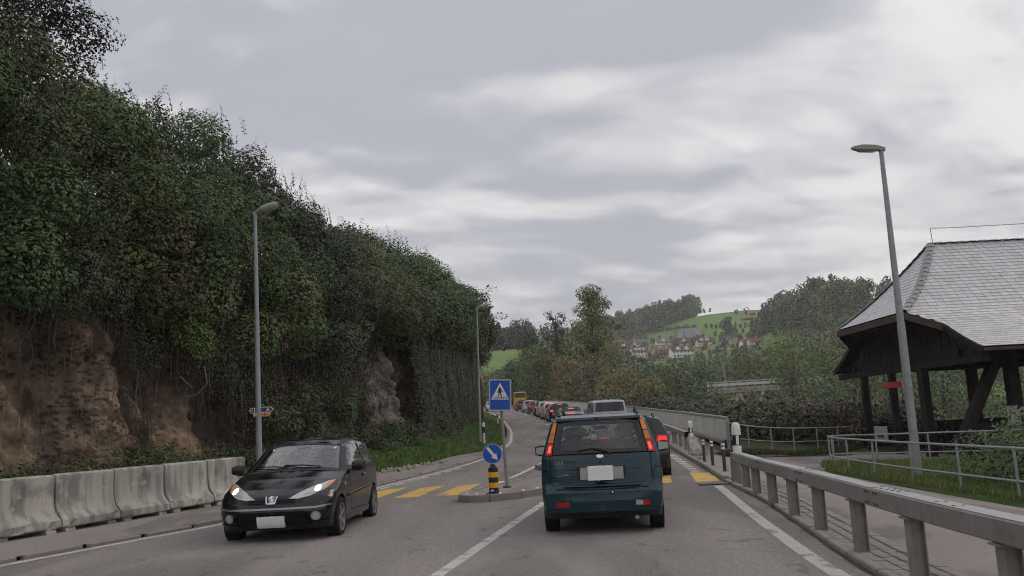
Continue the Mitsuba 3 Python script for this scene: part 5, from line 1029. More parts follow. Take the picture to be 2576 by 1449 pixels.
    for x, z in ax:
        for sg in (1, -1): c.wheel(x, z, sg * .705, .30, .185, 6, .66)
    underbody(c, b, -1.70, 1.6, .56, .34, .70)
    c.put('cabin_floor', box((-.5, 0, .72), (2.5, 1.34, .06)), 'cabin', False)
    c.put('dashboard', hull([(x_, s_ * .62, z_) for s_ in (-1, 1) for x_, z_ in ((.85, 1.0), (.45, 1.02), (.45, .78), (.85, .78))]), 'cabin', False)
    def seat(x, y, w=.46):
        st = c.put('seat', cat(hull([(x + a, y + d * q, z) for a, z, q in ((0, .70, 1), (.12, .70, 1), (-.20, 1.20, .9), (-.09, 1.22, .9)) for d in (-w / 2, w / 2)]), cbox((x + .35, y, .74), (.5, w, .14), .05)), 'seat_cloth', 30)
        c.put('headrest', cbox((x - .20, y, 1.315), (.11, .27, .17), .05), 'seat_cloth', 40, st)
    seat(-.05, .35); seat(-.05, -.35); seat(-.98, .36, .5); seat(-.98, -.36, .5); c.put('bench_back', cbox((-1.13, 0, 1.00), (.12, 1.22, .44), .05), 'seat_cloth', 40)
    c.put('mirror_inside', cbox((.30, 0, 1.37), (.03, .22, .065), .012), 'trim_black', 40)
    c.put('headliner', box((-.6, 0, 1.475), (1.7, .98, .02)), 'grey_board', False)
    c.put('parcel_shelf', box((-1.45, 0, .98), (.5, 1.2, .03)), 'cabin', False)
    return c
TH = teal_hatch()
driver(TH, .05, .35, .55, 'driver of the teal hatchback, barely seen through its rear window')

# ---------------------------------------------------------------- other traffic: simpler bodies of the same kind
def traffic(name, label, kind, paint, loc, yaw, pitch=0.0, group='cars queueing on the road ahead', brake=1.6, fine=False, L=4.2, W=1.76, H=1.48, front=False, rails=False, brk=True):
    c = Car(name, label, 'car' if 'van' not in kind else 'van', loc, yaw, pitch, group); k = L / 4.2; v = H / 1.48; x = lambda a: a * k
    if kind == 'van':
        out = [(x(1.95), .28), (x(2.05), .45), (x(2.05), .75), (x(1.9), .92 * v), (x(1.45), 1.05 * v), (x(.95), 1.37 * v), (x(.55), 1.46 * v), (x(-1.0), 1.48 * v), (x(-1.90), 1.46 * v), (x(-1.99), 1.42 * v), (x(-2.06), .95 * v), (x(-2.08), .60), (x(-2.10), .42), (x(-2.03), .28)]
        rad = [.25, .25, .25, .15, .12, .16, .12, .10, .10, .12, .10, .12, .2]; belt, tum = .98 * v, .09; segR = (9, 10); segF = (4, 5)
    elif kind == 'wagon':
        out = [(x(1.98), .24), (x(2.08), .42), (x(2.05), .62), (x(1.9), .72), (x(1.2), .88 * v), (x(.85), .95 * v), (x(.15), 1.38 * v), (x(-.5), 1.46 * v), (x(-1.2), 1.455 * v), (x(-1.72), 1.41 * v), (x(-1.95), 1.0 * v), (x(-2.04), .78), (x(-2.10), .60), (x(-2.10), .42), (x(-2.02), .26)]
        rad = [.3, .3, .28, .15, .13, .15, .15, .11, .11, .11, .20, .22, .22, .24]; belt, tum = .93 * v, .24; segR = (9, 10); segF = (5, 6)
    else:
        out = [(x(1.98), .24), (x(2.08), .42), (x(2.05), .62), (x(1.9), .72), (x(1.2), .88 * v), (x(.85), .95 * v), (x(.15), 1.38 * v), (x(-.45), 1.47 * v), (x(-1.0), 1.46 * v), (x(-1.50), 1.38 * v), (x(-1.93), 1.0 * v), (x(-2.02), .80), (x(-2.08), .60), (x(-2.08), .42), (x(-2.0), .26)]
        rad = [.3, .3, .28, .15, .13, .15, .15, .12, .12, .12, .24, .25, .25, .25]; belt, tum = .93 * v, .26; segR = (9, 10); segF = (5, 6)
    Rw = .31 if kind != 'van' else .33; ax = [(x(1.30), Rw), (x(-1.30), Rw)]
    b = Body(out, rad, W / 2, belt, H, tum, ax, Rw + .05, .24, .055 if fine else .11, lambda q: 1 - .03 * np.clip((np.abs(q) - 1) / 1.1, 0, 1) ** 2, 2.8)
    c.put('body', b.build([], [], fine), paint, 38); top = lambda z: b.W0 * (1 - tum * np.clip((z - belt) / (H - belt), 0, 1) ** 1.12)
    A, B = out[segR[0]], out[segR[1]]; hw = lambda t: top(A[1] + (B[1] - A[1]) * t) - .13
    c.put('rear_window', b.on_seg(A, B, hw, .10, .92, .006, 6, 13), 'glass_black', True)
    fA, fB = out[segF[0]], out[segF[1]]; c.put('windscreen', b.on_seg(fA, fB, lambda t: top(fA[1] + (fB[1] - fA[1]) * t) - .09, .04, .96, .006, 6, 13), 'glass_black', True)
    zt, zb = H * .93, belt + .02
    for lf in (True, False):
        sg = 1 if lf else -1
        if kind == 'van': ps = [[(x(1.12), zb + .08), (x(.80), zt - .08), (x(.38), zt - .08), (x(.38), zb)], [(x(.28), zb), (x(.28), zt - .08), (x(-.75), zt - .08), (x(-.75), zb)], [(x(-.85), zb), (x(-.85), zt - .08), (x(-1.8), zt - .1), (x(-1.86), zb)]]
        else: ps = [[(x(.60), zb), (x(.08), zt - .03), (x(-.28), zt), (x(-.30), zb)], [(x(-.36), zb), (x(-.34), zt), (x(-1.0), zt - .01), (x(-1.10), zb)]] + ([[(x(-1.18), zb + .01), (x(-1.08), zt - .02), (x(-1.58), zt - .07), (x(-1.72), zb + .05)]] if kind == 'wagon' else [[(x(-1.16), zb + .02), (x(-1.05), zt - .03), (x(-1.28), zt - .09), (x(-1.48), zb + .08)]])
        for p in ps: c.put('window', b.side(Polygon(p), .005, .10, lf), 'glass_black', True)
        if fine:
            for p in ps[1:]: c.put('door_gap', b.side(strip_poly([(p[0][0] + .04, p[0][1]), (p[0][0] + .04, .40)], .012), .003, .08, lf), 'seam', True)
        m = W / 2; yy = lambda pts: [(sg * a, z) for a, z in pts]
        if kind == 'van': tl = yy([(m * .86, .62), (m * .985, .62), (m * .975, 1.05), (m * .87, 1.05)])
        elif kind == 'wagon': tl = yy([(m * .60, .80 * v), (m * .955, .78 * v), (m * .93, .98 * v), (m * .66, 1.0 * v)])
        else: tl = yy([(m * .62, .78 * v), (m * .95, .77 * v), (m * .90, .96 * v), (m * .70, .98 * v)])
        kk = c.put('tail_light', b.end(Polygon(tl), False, .012, .06), 'lens_red', 45)
        if brk: c.put('brake_lens', b.end(Polygon(tl).buffer(-.035), False, .017, .06, True), 'lens_hot', True, kk, emit=(brake, brake * .03, brake * .025))
        c.put('headlight', b.end(Polygon(yy([(m * .55, .60), (m * .90, .66), (m * .93, .76), (m * .62, .70)])), True, .01, .06), 'lens_clear', 45)
        mirror(c, x(.62), sg * (b.W0 - .04), belt + .06, 'trim_black' if fine else paint, 1.0)
        if rails: c.put('roof_rail', tube([(x(.1), sg * .56, H - .06), (x(-.1), sg * .57, H + .015), (x(-1.3), sg * .56, H + .0), (x(-1.45), sg * .55, H - .06)], .016, 8), 'trim_black', 50)
    if brk and kind != 'van':
        z = A[1] - .012; c.put('high_brake_light', b.on_seg(A, B, lambda t: .16 + 0 * t, .02, .10, .012, 3, 5), 'lens_hot', True, emit=(brake * 1.2, brake * .04, brake * .03))
    c.put('number_plate', b.end(shapely.box(-.25, .70 if kind != 'van' else .62, .25, .81 if kind != 'van' else .73), False, .014, .08), 'plate_white', False)
    c.put('bumper', b.end(Polygon([(-W * .44, .27), (W * .44, .27), (W * .44, .40), (-W * .44, .40)]), False, .01, .08), 'trim_black', 40)
    if kind == 'van':
        c.put('door_gap', b.end(shapely.box(-.006, .45, .006, H * .93), False, .006, .1, True), 'seam', True); c.put('aerial', cat(cbox((x(-1.7), 0, H + .02), (.22, .06, .06), .02), tube([(x(-1.6), 0, H), (x(-1.75), 0, H + .18)], .008, 6)), 'trim_black', 40)
    for q, z in ax:
        for sg in (1, -1): c.wheel(q, z, sg * (W / 2 - .095), Rw, .19, 5, .66)
    underbody(c, b, x(-1.8), x(1.75), W * .36)
    return c
def on_road(xc, yc): return (xc, yc, float(zr(yc)))
def heading(y): d = 3.0; return math.pi / 2 - math.atan2(float(XR(y + d) - XR(y - d)), 2 * d)
def slope(y): return math.atan(float(zr(y + 1) - zr(y - 1)) / 2)
traffic('dark_estate', 'dark grey estate car with roof rails ahead of the teal hatchback', 'wagon', 'paint_charcoal', (2.90, 23.1, .05), math.pi / 2 - .11, 0, None, .18, True, 4.4, 1.76, 1.50, rails=True)
traffic('white_van', 'white van with a dark rear window standing beyond the dark estate', 'van', 'paint_white', (4.92, 50.1, float(zr(50.1))), math.pi / 2 + .01, slope(50), None, 1.0, True, 4.9, 1.86, 1.86, brk=False)
Q = [('car', 'silver car, nearest of the queue seen over the teal roof', 'hatch', 'paint_silver', 2.80, 48.0, 4.1, 1.74, 1.36), ('car', 'dark low car second in the queue behind the silver one', 'hatch', 'paint_slate', 3.35, 58.5, 4.3, 1.78, 1.42), ('car', 'dark blue estate in the queue with both brake lights lit', 'wagon', 'paint_navy', 3.28, 73.2, 4.4, 1.78, 1.50),
     ('car', 'white hatchback in the queue, nearer of the two white ones with lit brakes', 'hatch', 'paint_white', 2.98, 80.0, 4.2, 1.76, 1.50), ('car', 'white hatchback in the queue, farther of the two with lit brakes', 'hatch', 'paint_white', 2.72, 87.0, 4.2, 1.76, 1.54), ('car', 'dark blue hatchback in the middle of the queue', 'hatch', 'paint_navy', 2.50, 94.2, 4.0, 1.72, 1.48),
     ('car', 'mid grey hatchback towards the far end of the queue', 'hatch', 'paint_grey', 1.98, 102.6, 4.2, 1.76, 1.50), ('car', 'white estate towards the far end of the queue', 'wagon', 'paint_white', 1.42, 111.6, 4.4, 1.78, 1.50), ('car', 'charcoal car right behind the yellow van', 'wagon', 'paint_charcoal', .62, 121.8, 4.3, 1.78, 1.52)]
for n, l, kd, p, x, y, L_, W_, H_ in Q: traffic(n, l, kd, p, on_road(x, y), heading(y) , slope(y), brake=.8 if y < 95 else .3, L=L_, W=W_, H=H_, brk=(p != 'paint_charcoal'))
traffic('yellow_van', 'tall yellow van at the head of the queue on the bend', 'van', 'paint_yellow', on_road(.35, 134.0), heading(134) - .10, slope(134), None, .4, False, 5.4, 1.98, 2.62)
traffic('oncoming_car', 'white car coming round the far bend at the left', 'hatch', 'paint_white', on_road(-3.75, 128.0), heading(128) + math.pi, -slope(128), None, brk=False)
# ================================================================ vegetation
def leaves(C, N, size, col, rng, ratio=0.62, fold=0.18):
    n = len(C); N = N / (np.linalg.norm(N, axis=1, keepdims=True) + 1e-9); r = rng.normal(size=(n, 3)); t = np.cross(N, r); t /= np.linalg.norm(t, axis=1, keepdims=True) + 1e-9; s = np.cross(N, t)
    L = np.broadcast_to(np.asarray(size, float), (n,))[:, None]; a = C - t * L * .5; b = C + s * L * ratio * .5 - N * L * fold - t * L * .06; c = C + t * L * .55; d = C - s * L * ratio * .5 - N * L * fold - t * L * .06
    V = np.stack([a, b, c, d], 1).reshape(-1, 3); i = np.arange(n)[:, None] * 4; F = np.stack([i + [0, 1, 2], i + [0, 2, 3]], 1).reshape(-1, 3); return V, F, np.repeat(col, 4, 0)
class Leafy:
    def __init__(s): s.C, s.N, s.S, s.K = [], [], [], []
    def add(s, C, N, S, K): n = len(C); s.C.append(C); s.N.append(N); s.S.append(np.broadcast_to(S, (n,))); s.K.append(np.broadcast_to(K, (n, 3)))
    def mesh(s, rng, ratio=.62):
        C, N, S, K = np.vstack(s.C), np.vstack(s.N), np.concatenate(s.S), np.vstack(s.K); return leaves(C, N, S, np.clip(K, .004, .6), rng, ratio)
def colvar(base, n, rng, v=.25): return np.array(base) * (1 + rng.normal(0, v, (n, 1))) * (1 + rng.normal(0, .05, (n, 3)))
def clump(L, c, rad, n, size, base, rng, up=.5, shell=.55, var=.13):
    d = rng.normal(size=(n, 3)); d /= np.linalg.norm(d, axis=1, keepdims=True); bumpy = .70 + .6 * meshkit.noise(d * 2.3 + np.array(c) * 1.7)
    u = rng.random(n) ** (1 / 3.0); u = shell + (1 - shell) * u; p = np.array(c) + d * np.array(rad) * (bumpy * u)[:, None]
    N = d * .75 + np.array([0, 0, up]) + rng.normal(0, .30, (n, 3)); L.add(p, N, size * rng.uniform(.65, 1.3, n), colvar(base, n, rng, var))
def shoots(L, T, base, n, ln, size, col, rng, spread=.35, top=None):       # upright twigs with leaves along them; T collects the twigs
    for b in base:
        d = rng.normal(0, spread, 3); d[2] = 1; d /= np.linalg.norm(d); l = ln * rng.uniform(.5, 1.25); k = max(4, int(l / (size * .62))); t = np.linspace(.1, 1, k); bend = rng.normal(0, .10, 3)
        p = b + d * (t * l)[:, None] + bend * (t ** 2 * l)[:, None]; side = np.cross(d, rng.normal(size=3)); side /= np.linalg.norm(side); alt = np.where(np.arange(k) % 2, 1, -1)[:, None]
        L.add(p + side * alt * size * .5, np.array([0, 0, .6]) + side * alt * .4 + rng.normal(0, .3, (k, 3)), size * (1.1 - .5 * t), colvar(col, k, rng))
        q = np.array([b, b + d * l * .5 + bend * l * .25, b + d * l * .97 + bend * l * .94]); T.append(tube(q, [.012, .008, .004], 3, False))
def fan(parent, name, L, rng, ratio=.62, kind=None, label=None):
    V, F, K = L.mesh(rng, ratio); return put(parent, name, (V, F), 'leaf', False, label=label, kind=kind, color=K)

# ---------------------------------------------------------------- rock face on the left with its soil slope above
def rock_face():
    y = np.concatenate([np.linspace(-8, 9, 50), np.arange(9.2, 46, .13), np.linspace(46.2, 90, 150), np.linspace(91, 190, 70)]); x = XB(y); tx = np.gradient(x, y); nl = np.stack([-np.ones_like(tx), tx], 1); nl /= np.linalg.norm(nl, axis=1, keepdims=True)
    prof = [(0, -.4), (.05, .2)] + [(.10 + .04 * k, .2 + .128 * k) for k in range(1, 41)] + [(2.2 + .55 * k, 5.5 + .42 * k) for k in range(1, 9)] + [(8, 9.4), (12, 10.2), (20, 11.2), (34, 12.5)]
    prof = np.array(prof); o, h = prof[:, 0][None], prof[:, 1][None]; Y, X = y[:, None], x[:, None]
    P = np.stack([X + nl[:, :1] * o, Y + nl[:, 1:] * o, zr(np.minimum(Y, 160)) + .45 + h + 0 * X], -1)
    s = np.stack([0 * P[..., 0], P[..., 1] * .32, P[..., 2] * .16], -1); big = meshkit.fbm(s, 3, 5) - .5
    col = meshkit.fbm(np.stack([0 * P[..., 0], P[..., 1] * 1.3, P[..., 2] * .22], -1), 3, 9) - .5; fine = meshkit.fbm(P * 1.4, 4, 12) - .5; ledge = meshkit.fbm(np.stack([P[..., 2] * .9, P[..., 1] * .12, 0 * P[..., 0]], -1), 2, 31) - .5
    w = sstep(0, 1.2, h) * (1 - .7 * sstep(6, 10, h)); rough = meshkit.fbm(P * np.array([3.2, 3.2, 2.6]), 4, 44) - .5; crag = np.abs(meshkit.noise(P * np.array([1.7, 1.7, 2.2]), 8) - .5)
    off = w * (big * (2.6 - 1.1 * sstep(30, 36, P[..., 1])) + col * 1.1 + ledge * .7 + rough * .55 + crag * .55) + fine * .6
    P[..., 0] += -nl[:, :1] * off; P[..., 1] += -nl[:, 1:] * off; P[..., 2] += w * (meshkit.fbm(P * 2.7 + 5, 3, 61) - .5) * .25
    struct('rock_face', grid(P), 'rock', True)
rock_face()
HAZEL, DARKG, BROWN, OLIVE, LIGHT = (0.082, 0.126, 0.044), (0.056, 0.092, 0.040), (0.112, 0.086, 0.064), (0.112, 0.138, 0.048), (0.15, 0.22, 0.065)
def bank():
    rng = np.random.default_rng(21); ys = [11, 14, 16.6, 19, 21.2, 23.4, 25.6, 28, 30.5, 33, 35.6, 38.5, 41.5, 44.5, 48, 51.5, 55, 58.5, 62, 65.5, 69, 73, 78, 84, 92]
    ztop = curve([(5, 13.2), (15, 13.6), (19, 13.0), (21, 12.3), (23, 11.6), (24.5, 11.4), (26.5, 12.3), (29, 12.4), (32, 11.0), (38, 11.2), (45, 12.0), (55, 12.9), (65, 13.6), (75, 13.8), (95, 13.6)])
    for i, y in enumerate(ys):
        near = y < 40; zb = float(zr(y)) + .5; xb = float(XB(y)); top = float(ztop(y)) + (float(zr(y)) if False else 0) + rng.uniform(-.35, .35)
        L = Leafy(); T = []; size = .090 if y < 26 else .108 if y < 40 else .135 if y < 58 else .17; dy = 1.35 if near else 1.9
        low = zb + (4.2 if y < 24 else 3.4 if y < 33 else 5.0); cols = [[HAZEL, HAZEL, OLIVE], [DARKG, DARKG, HAZEL], [DARKG, HAZEL, (.072, .098, .058)], [HAZEL, (.098, .128, .040), OLIVE]][rng.integers(4)]; tint = rng.uniform(.72, 1.22) * (1 + rng.normal(0, .06, 3)); size = size * rng.uniform(.85, 1.35)
        rows = 6; cl = []
        for r_ in range(rows):
            f = r_ / (rows - 1); z = low + .6 + (top - 1.2 - low - .6) * f; over = (1.1 if y > 44 else .4) * math.sin(math.pi * min(1, f * 1.15)) - 3.3 * f ** 1.5 + .2
            if y < 30: cl.append((xb + over - 1.9, y + rng.uniform(-dy, dy), z + .3, f))
            for q in range(3 if y < 58 else 2): cl.append((xb + over + rng.uniform(-.6, .5), y + rng.uniform(-dy, dy), z + rng.uniform(-.4, .4), f))
        n = int((1350 if y < 26 else 1150 if y < 44 else 850) * (1.0 if y > 14 else .5))
        for (cx_, cy_, cz_, f) in cl:
            base = cols[rng.integers(len(cols))]; base = np.array(base) * tint * rng.uniform(.70, 1.25)
            if f < .30 and y < 36 and rng.random() < .28: base = np.array((.115, .100, .064)) * rng.uniform(.7, 1.1)
            clump(L, (cx_, cy_, cz_), (1.0, 1.1, .78) if near else (1.3, 1.5, 1.05), n, size, base, rng, .55, .55)
        bs = np.array([(xb - 3.1 + rng.uniform(-1.2, 1.6), y + rng.uniform(-dy, dy), top - .9 + rng.uniform(-.5, .3)) for _ in range(44 if near else 26)]); shoots(L, T, bs, 0, .60 if near else .9, size * 1.12, np.array(HAZEL) * .85, rng, .22)
        bs = np.array([(c[0] + .6, c[1] + rng.uniform(-.6, .6), c[2] + .4) for c in cl for _ in range(2)]); shoots(L, T, bs, 0, .7, size, HAZEL, rng, .55)
        pl = next(w for lim, w in ((18, 'at the left frame edge'), (21, 'above the tan rock at the left frame edge'), (25, 'above the bright green shrubs'), (30, 'behind the first lamp head'), (36, 'right of the first lamp'), (46, 'above the pale grey outcrop'), (60, 'left of the second lamp'), (999, 'at the far end, by the second lamp head')) if y < lim)
        k = thing('hazel_tree', 'bushy tree atop the rock bank, ' + pl, 'tree', 'trees on the rock bank ' + pl)
        fan(k, 'crown', L, rng)
        tr = []; b0 = np.array([xb - 1.2, y, zb + 3.6])
        for c in cl[::2]: e = np.array(c[:3]); tr.append(tube([b0 + rng.normal(0, .25, 3) * [1, 1, 0], b0 * .45 + e * .55 + [0, 0, .3], e], [.075, .05, .02], 6))
        put(k, 'trunk', cat(*tr), 'bark', 50); put(k, 'twigs', cat(*T), 'bark', False, kind='stuff')
    # dark taller tree at the top left whose branches reach over
    L = Leafy(); T = []; k = thing('tall_tree', 'taller dark tree at the top left corner, its branch tips open against the sky', 'tree')
    cs = [(-11.2, 20.6, 12.2), (-10.2, 20.4, 12.0), (-9.4, 20.3, 11.9), (-9.0, 20.9, 11.5), (-10.6, 20.9, 11.2), (-11.6, 20.2, 13.2), (-10.4, 20.4, 13.0), (-9.5, 20.5, 12.9), (-12.6, 20.5, 12.6), (-12.4, 20, 14), (-11, 20.3, 14.2), (-9.8, 20.8, 14.3), (-13.5, 20, 12)]
    cs = [(a - 1.5, b, h + .35) for a, b, h in cs]
    for c in cs: clump(L, c, (.80, .8, .70), 900, .095, (.030, .036, .022), rng, .5, .2)
    fan(k, 'crown', L, rng); b0 = np.array([-14.6, 20.6, 8.5]); put(k, 'trunk', cat(tube([b0 - [0, 0, 1.5], b0 + [.2, 0, 3], b0 + [.6, 0, 6.5]], [.22, .18, .08], 10), *[tube([b0 + [.2, 0, 2.6 + .1 * j], (b0 + [.2, 0, 3] + np.array(c)) / 2 + [0, 0, .35], c], [.06, .035, .01], 5) for j, c in enumerate(cs)]), 'bark', 50)
    # tilted sprays that stick out of the skyline
    L = Leafy(); T = []; 
    for b, d, l in (((-9.4, 23.4, 9.9), (-.25, 0, 1), 1.5), ((-8.7, 23.4, 9.2), (.80, 0, .50), 1.3), ((-3.2, 63, 9.8), (.62, 0, .75), 2.8), ((-2.9, 63, 8.2), (.8, 0, .55), 2.8), ((-2.6, 63, 7.4), (.95, 0, -.05), 2.2)):
        d = np.array(d, float); d /= np.linalg.norm(d); s_ = .1 if b[1] < 40 else .2; kk = int(l / (s_ * .45)); t = np.linspace(.05, 1, kk); side = np.cross(d, [0, 1, .2]); p = np.array(b) + d * (t * l)[:, None] - np.array([0, 0, .18]) * (t ** 2 * l)[:, None]
        for sg in (-1, 1): L.add(p + side * sg * s_ * rng.uniform(.2, 1.3, (kk, 1)) + rng.normal(0, s_ * .45, (kk, 3)), np.array([0, -.3, .6]) + rng.normal(0, .6, (kk, 3)), s_ * rng.uniform(.6, 1.3, kk), colvar((.04, .055, .022), kk, rng))
        T.append(tube([b, np.array(b) + d * l * .5 - [0, 0, .045 * l], np.array(b) + d * l - [0, 0, .18 * l]], [.02, .014, .006], 4))
    k = thing('leafy_sprays', 'long leafy shoots sticking out of the skyline of the bank', 'branches', None, 'stuff'); fan(k, 'leaf_spray', L, rng); put(k, 'stems', cat(*T), 'bark', False)
    # mixed brown and green brush clinging to the face below the trees
    L = Leafy(); C = []
    for q in range(330):
        y = rng.uniform(10, 50); xb = float(XB(y)); z = rng.uniform(2.2, 6.0) if y > 22 else rng.uniform(3.2, 6.2)
        if 34.8 < y < 41.8 and z < 5.2: continue
        if y > 41.8 and z < 5: continue
        if (21 < y < 25 and z < 3.1) or (16 < y < 20.8 and z < 4.4): continue
        base = [(.105, .088, .062), (.07, .066, .045), DARKG, (.075, .085, .044), (.06, .075, .04)][rng.integers(5)]
        clump(L, (xb - .10 * z + .25, y, z + float(zr(y))), (.5, .95, .75), 250, .075 if y < 30 else .095, np.array(base) * rng.uniform(.7, 1.15), rng, .2, .3)
    k = thing('brush', 'brown and dull green brush clinging to the rock face under the trees', 'brush', None, 'stuff'); fan(k, 'foliage', L, rng)
    L = Leafy()
    for q in range(260):
        y = rng.uniform(11, 36); xb = float(XB(y)); z = rng.uniform(.7, 3.6)
        if (21.2 < y < 24.8 or 16.4 < y < 20.8) and rng.random() < .9: continue
        if y > 34.8: continue
        clump(L, (xb - .10 * z + .15, y, z + .3 + float(zr(y))), (.35, .7, .55), 130, .07, np.array([BROWN, (.06, .05, .036), (.05, .04, .03), (.05, .06, .03)][rng.integers(4)]) * rng.uniform(.6, 1.1), rng, .1, .2)
    k = thing('brush', 'thin brown brush and dead leaves low on the rock face', 'brush', None, 'stuff'); fan(k, 'foliage', L, rng)
    L = Leafy(); clump(L, (-8.35, 22.4, 4.7), (.55, .8, .9), 1300, .085, LIGHT, rng, .5, .3); clump(L, (-8.2, 22.7, 4.0), (.45, .5, .5), 500, .085, LIGHT, rng, .5, .3)
    for q in range(26):
        y = rng.uniform(26, 31.5); xb = float(XB(y)); z = rng.uniform(.7, 2.6); clump(L, (xb + .35, y, z + float(zr(y))), (.5, .65, .5), 260, .10, np.array((.075, .105, .045)) * rng.uniform(.7, 1.25), rng, .5, .4)
    k = thing('bright_shrub', 'bright green shrubs hanging on the rock face by the first lamp', 'shrub'); fan(k, 'foliage', L, rng); put(k, 'stem', tube([(-9.0, 22.4, 3.4), (-8.7, 22.4, 4.0), (-8.4, 22.4, 5.0)], [.04, .03, .01], 6), 'bark', 50)
    # dry stems and bare twigs hanging down the face
    D = []; K = []
    def hang(y, z0, l, col, w, xo=.35):
        xb = float(XB(y)) - .10 * z0 + xo + rng.normal(0, .12); p = np.array([[xb, y, z0 + float(zr(y))], [xb + rng.normal(0, .06), y + rng.normal(0, .10), z0 - l * .5 + float(zr(y))], [xb + rng.normal(0, .08), y + rng.normal(0, .15), z0 - l + float(zr(y))]])
        m = tube(p, [w, w * .8, w * .4], 3, False); D.append(m); K.append(np.tile(np.array(col) * rng.uniform(.6, 1.35), (len(m[0]), 1)))
    for q in range(800):
        y = rng.uniform(12, 34); hang(y, rng.uniform(2.0, 6.2), rng.uniform(.5, 1.9), [(.085, .066, .052), (.12, .085, .06), (.055, .042, .036)][rng.integers(3)], rng.uniform(.004, .011))
    for q in range(2800):
        y = rng.uniform(43, 76); hang(y, rng.uniform(2.2, 5.8), rng.uniform(1.0, 3.2), [(.075, .062, .05), (.05, .052, .036), (.035, .033, .028), (.11, .085, .07)][rng.integers(4)], rng.uniform(.010, .026), .75)
    m = cat(*D); k = thing('hanging_stems', 'dry brown stems and creepers hanging down the rock face', 'creepers', None, 'stuff'); put(k, 'stem_mass', m, 'leaf', False, color=np.vstack(K))
    for p in ([(-8.05, 22.6, 3.35), (-7.95, 22.55, 2.9), (-8.2, 22.5, 2.62), (-8.6, 22.4, 2.55)], [(-8.6, 22.4, 3.1), (-8.3, 22.45, 2.8), (-8.45, 22.4, 2.75)]):
        solo('bare_branch', 'pale bare branch curving out of the brush on the rock face', 'branch', tube(p, np.linspace(.017, .006, len(p)), 6), 'kerbstone', 50, 'pale bare branches on the rock face')
    # ivy columns on the right part of the face
    L = Leafy()
    for y0, w, za, zb_ in ((42.3, 1.0, .5, 6.0), (45.6, 1.2, .2, 6.2), (48.6, .9, 1.5, 6.2), (54.5, 1.6, 2.0, 6.5), (60, 2.0, 2.2, 6.4), (66, 2, 2.6, 6.4)):
        n = 3400; y = y0 + rng.normal(0, w * .42, n); z = rng.uniform(za, zb_, n); xb = XB(y) - .10 * z + .55 + .45 * meshkit.noise(np.stack([y * 1.1, z * .4, 0 * y], -1)) + rng.normal(0, .10, n)
        L.add(np.stack([xb, y, z + zr(y)], 1), np.array([.8, -.5, .35]) + rng.normal(0, .4, (n, 3)), .15, colvar((.050, .072, .040), n, rng))
    k = thing('ivy', 'dark ivy hanging in columns over the rock near the second lamp', 'ivy', None, 'stuff'); fan(k, 'leaf_mass', L, rng)
    # undergrowth at the foot
    L = Leafy()
    for q in range(210):
        y = rng.uniform(9, 45); A, B = float(XG(y)), float(XB(y)); f = rng.beta(3, 1.6); f = f if y < 24 else rng.uniform(.62, .98); x = A + (B - A) * (f if y > 20 else rng.uniform(.25, .95)); z = float(zr(y)) + .1 + .6 * f * .9
        h = rng.uniform(.20, .42) + (.25 if y < 24 else 0) * rng.random(); clump(L, (x, y, z + h * .5), (.45, .5, h), 190, .085 if y < 30 else .11, [(.050, .090, .024), (.060, .100, .030), (.036, .060, .022), (.075, .085, .030)][rng.integers(4)], rng, .7, .2)
    k = thing('undergrowth', 'nettles and low green growth between the barrier and the rock', 'undergrowth', None, 'stuff'); fan(k, 'foliage', L, rng)
    L = Leafy()
    for q in range(60):
        y = rng.uniform(30, 62); B = float(XB(y)); x = B + rng.uniform(.1, 1.0) * (.9 if y < 50 else .4); clump(L, (x, y, float(zr(y)) + .75 + rng.uniform(0, .5)), (.5, .7, .45), 200, .12, [(.045, .075, .026), (.060, .085, .030), (.06, .05, .03)][rng.integers(3)], rng, .6, .2)
    k = thing('undergrowth', 'low bushes along the foot of the rock behind the grass verge', 'undergrowth', None, 'stuff'); fan(k, 'foliage', L, rng)
bank()
def blades(P, h, w, col, rng, lean=.35):
    n = len(P); a = rng.uniform(0, 2 * math.pi, n); s = np.stack([np.cos(a), np.sin(a), 0 * a], 1) * (w * rng.uniform(.6, 1.4, n))[:, None]; tip = P + np.stack([rng.normal(0, lean, n), rng.normal(0, lean, n), np.ones(n)], 1) * (h * rng.uniform(.5, 1.3, n))[:, None]
    V = np.stack([P - s, P + s, tip], 1).reshape(-1, 3); return (V, np.arange(3 * n).reshape(-1, 3)), np.repeat(colvar(col, n, rng, .22), 3, 0)
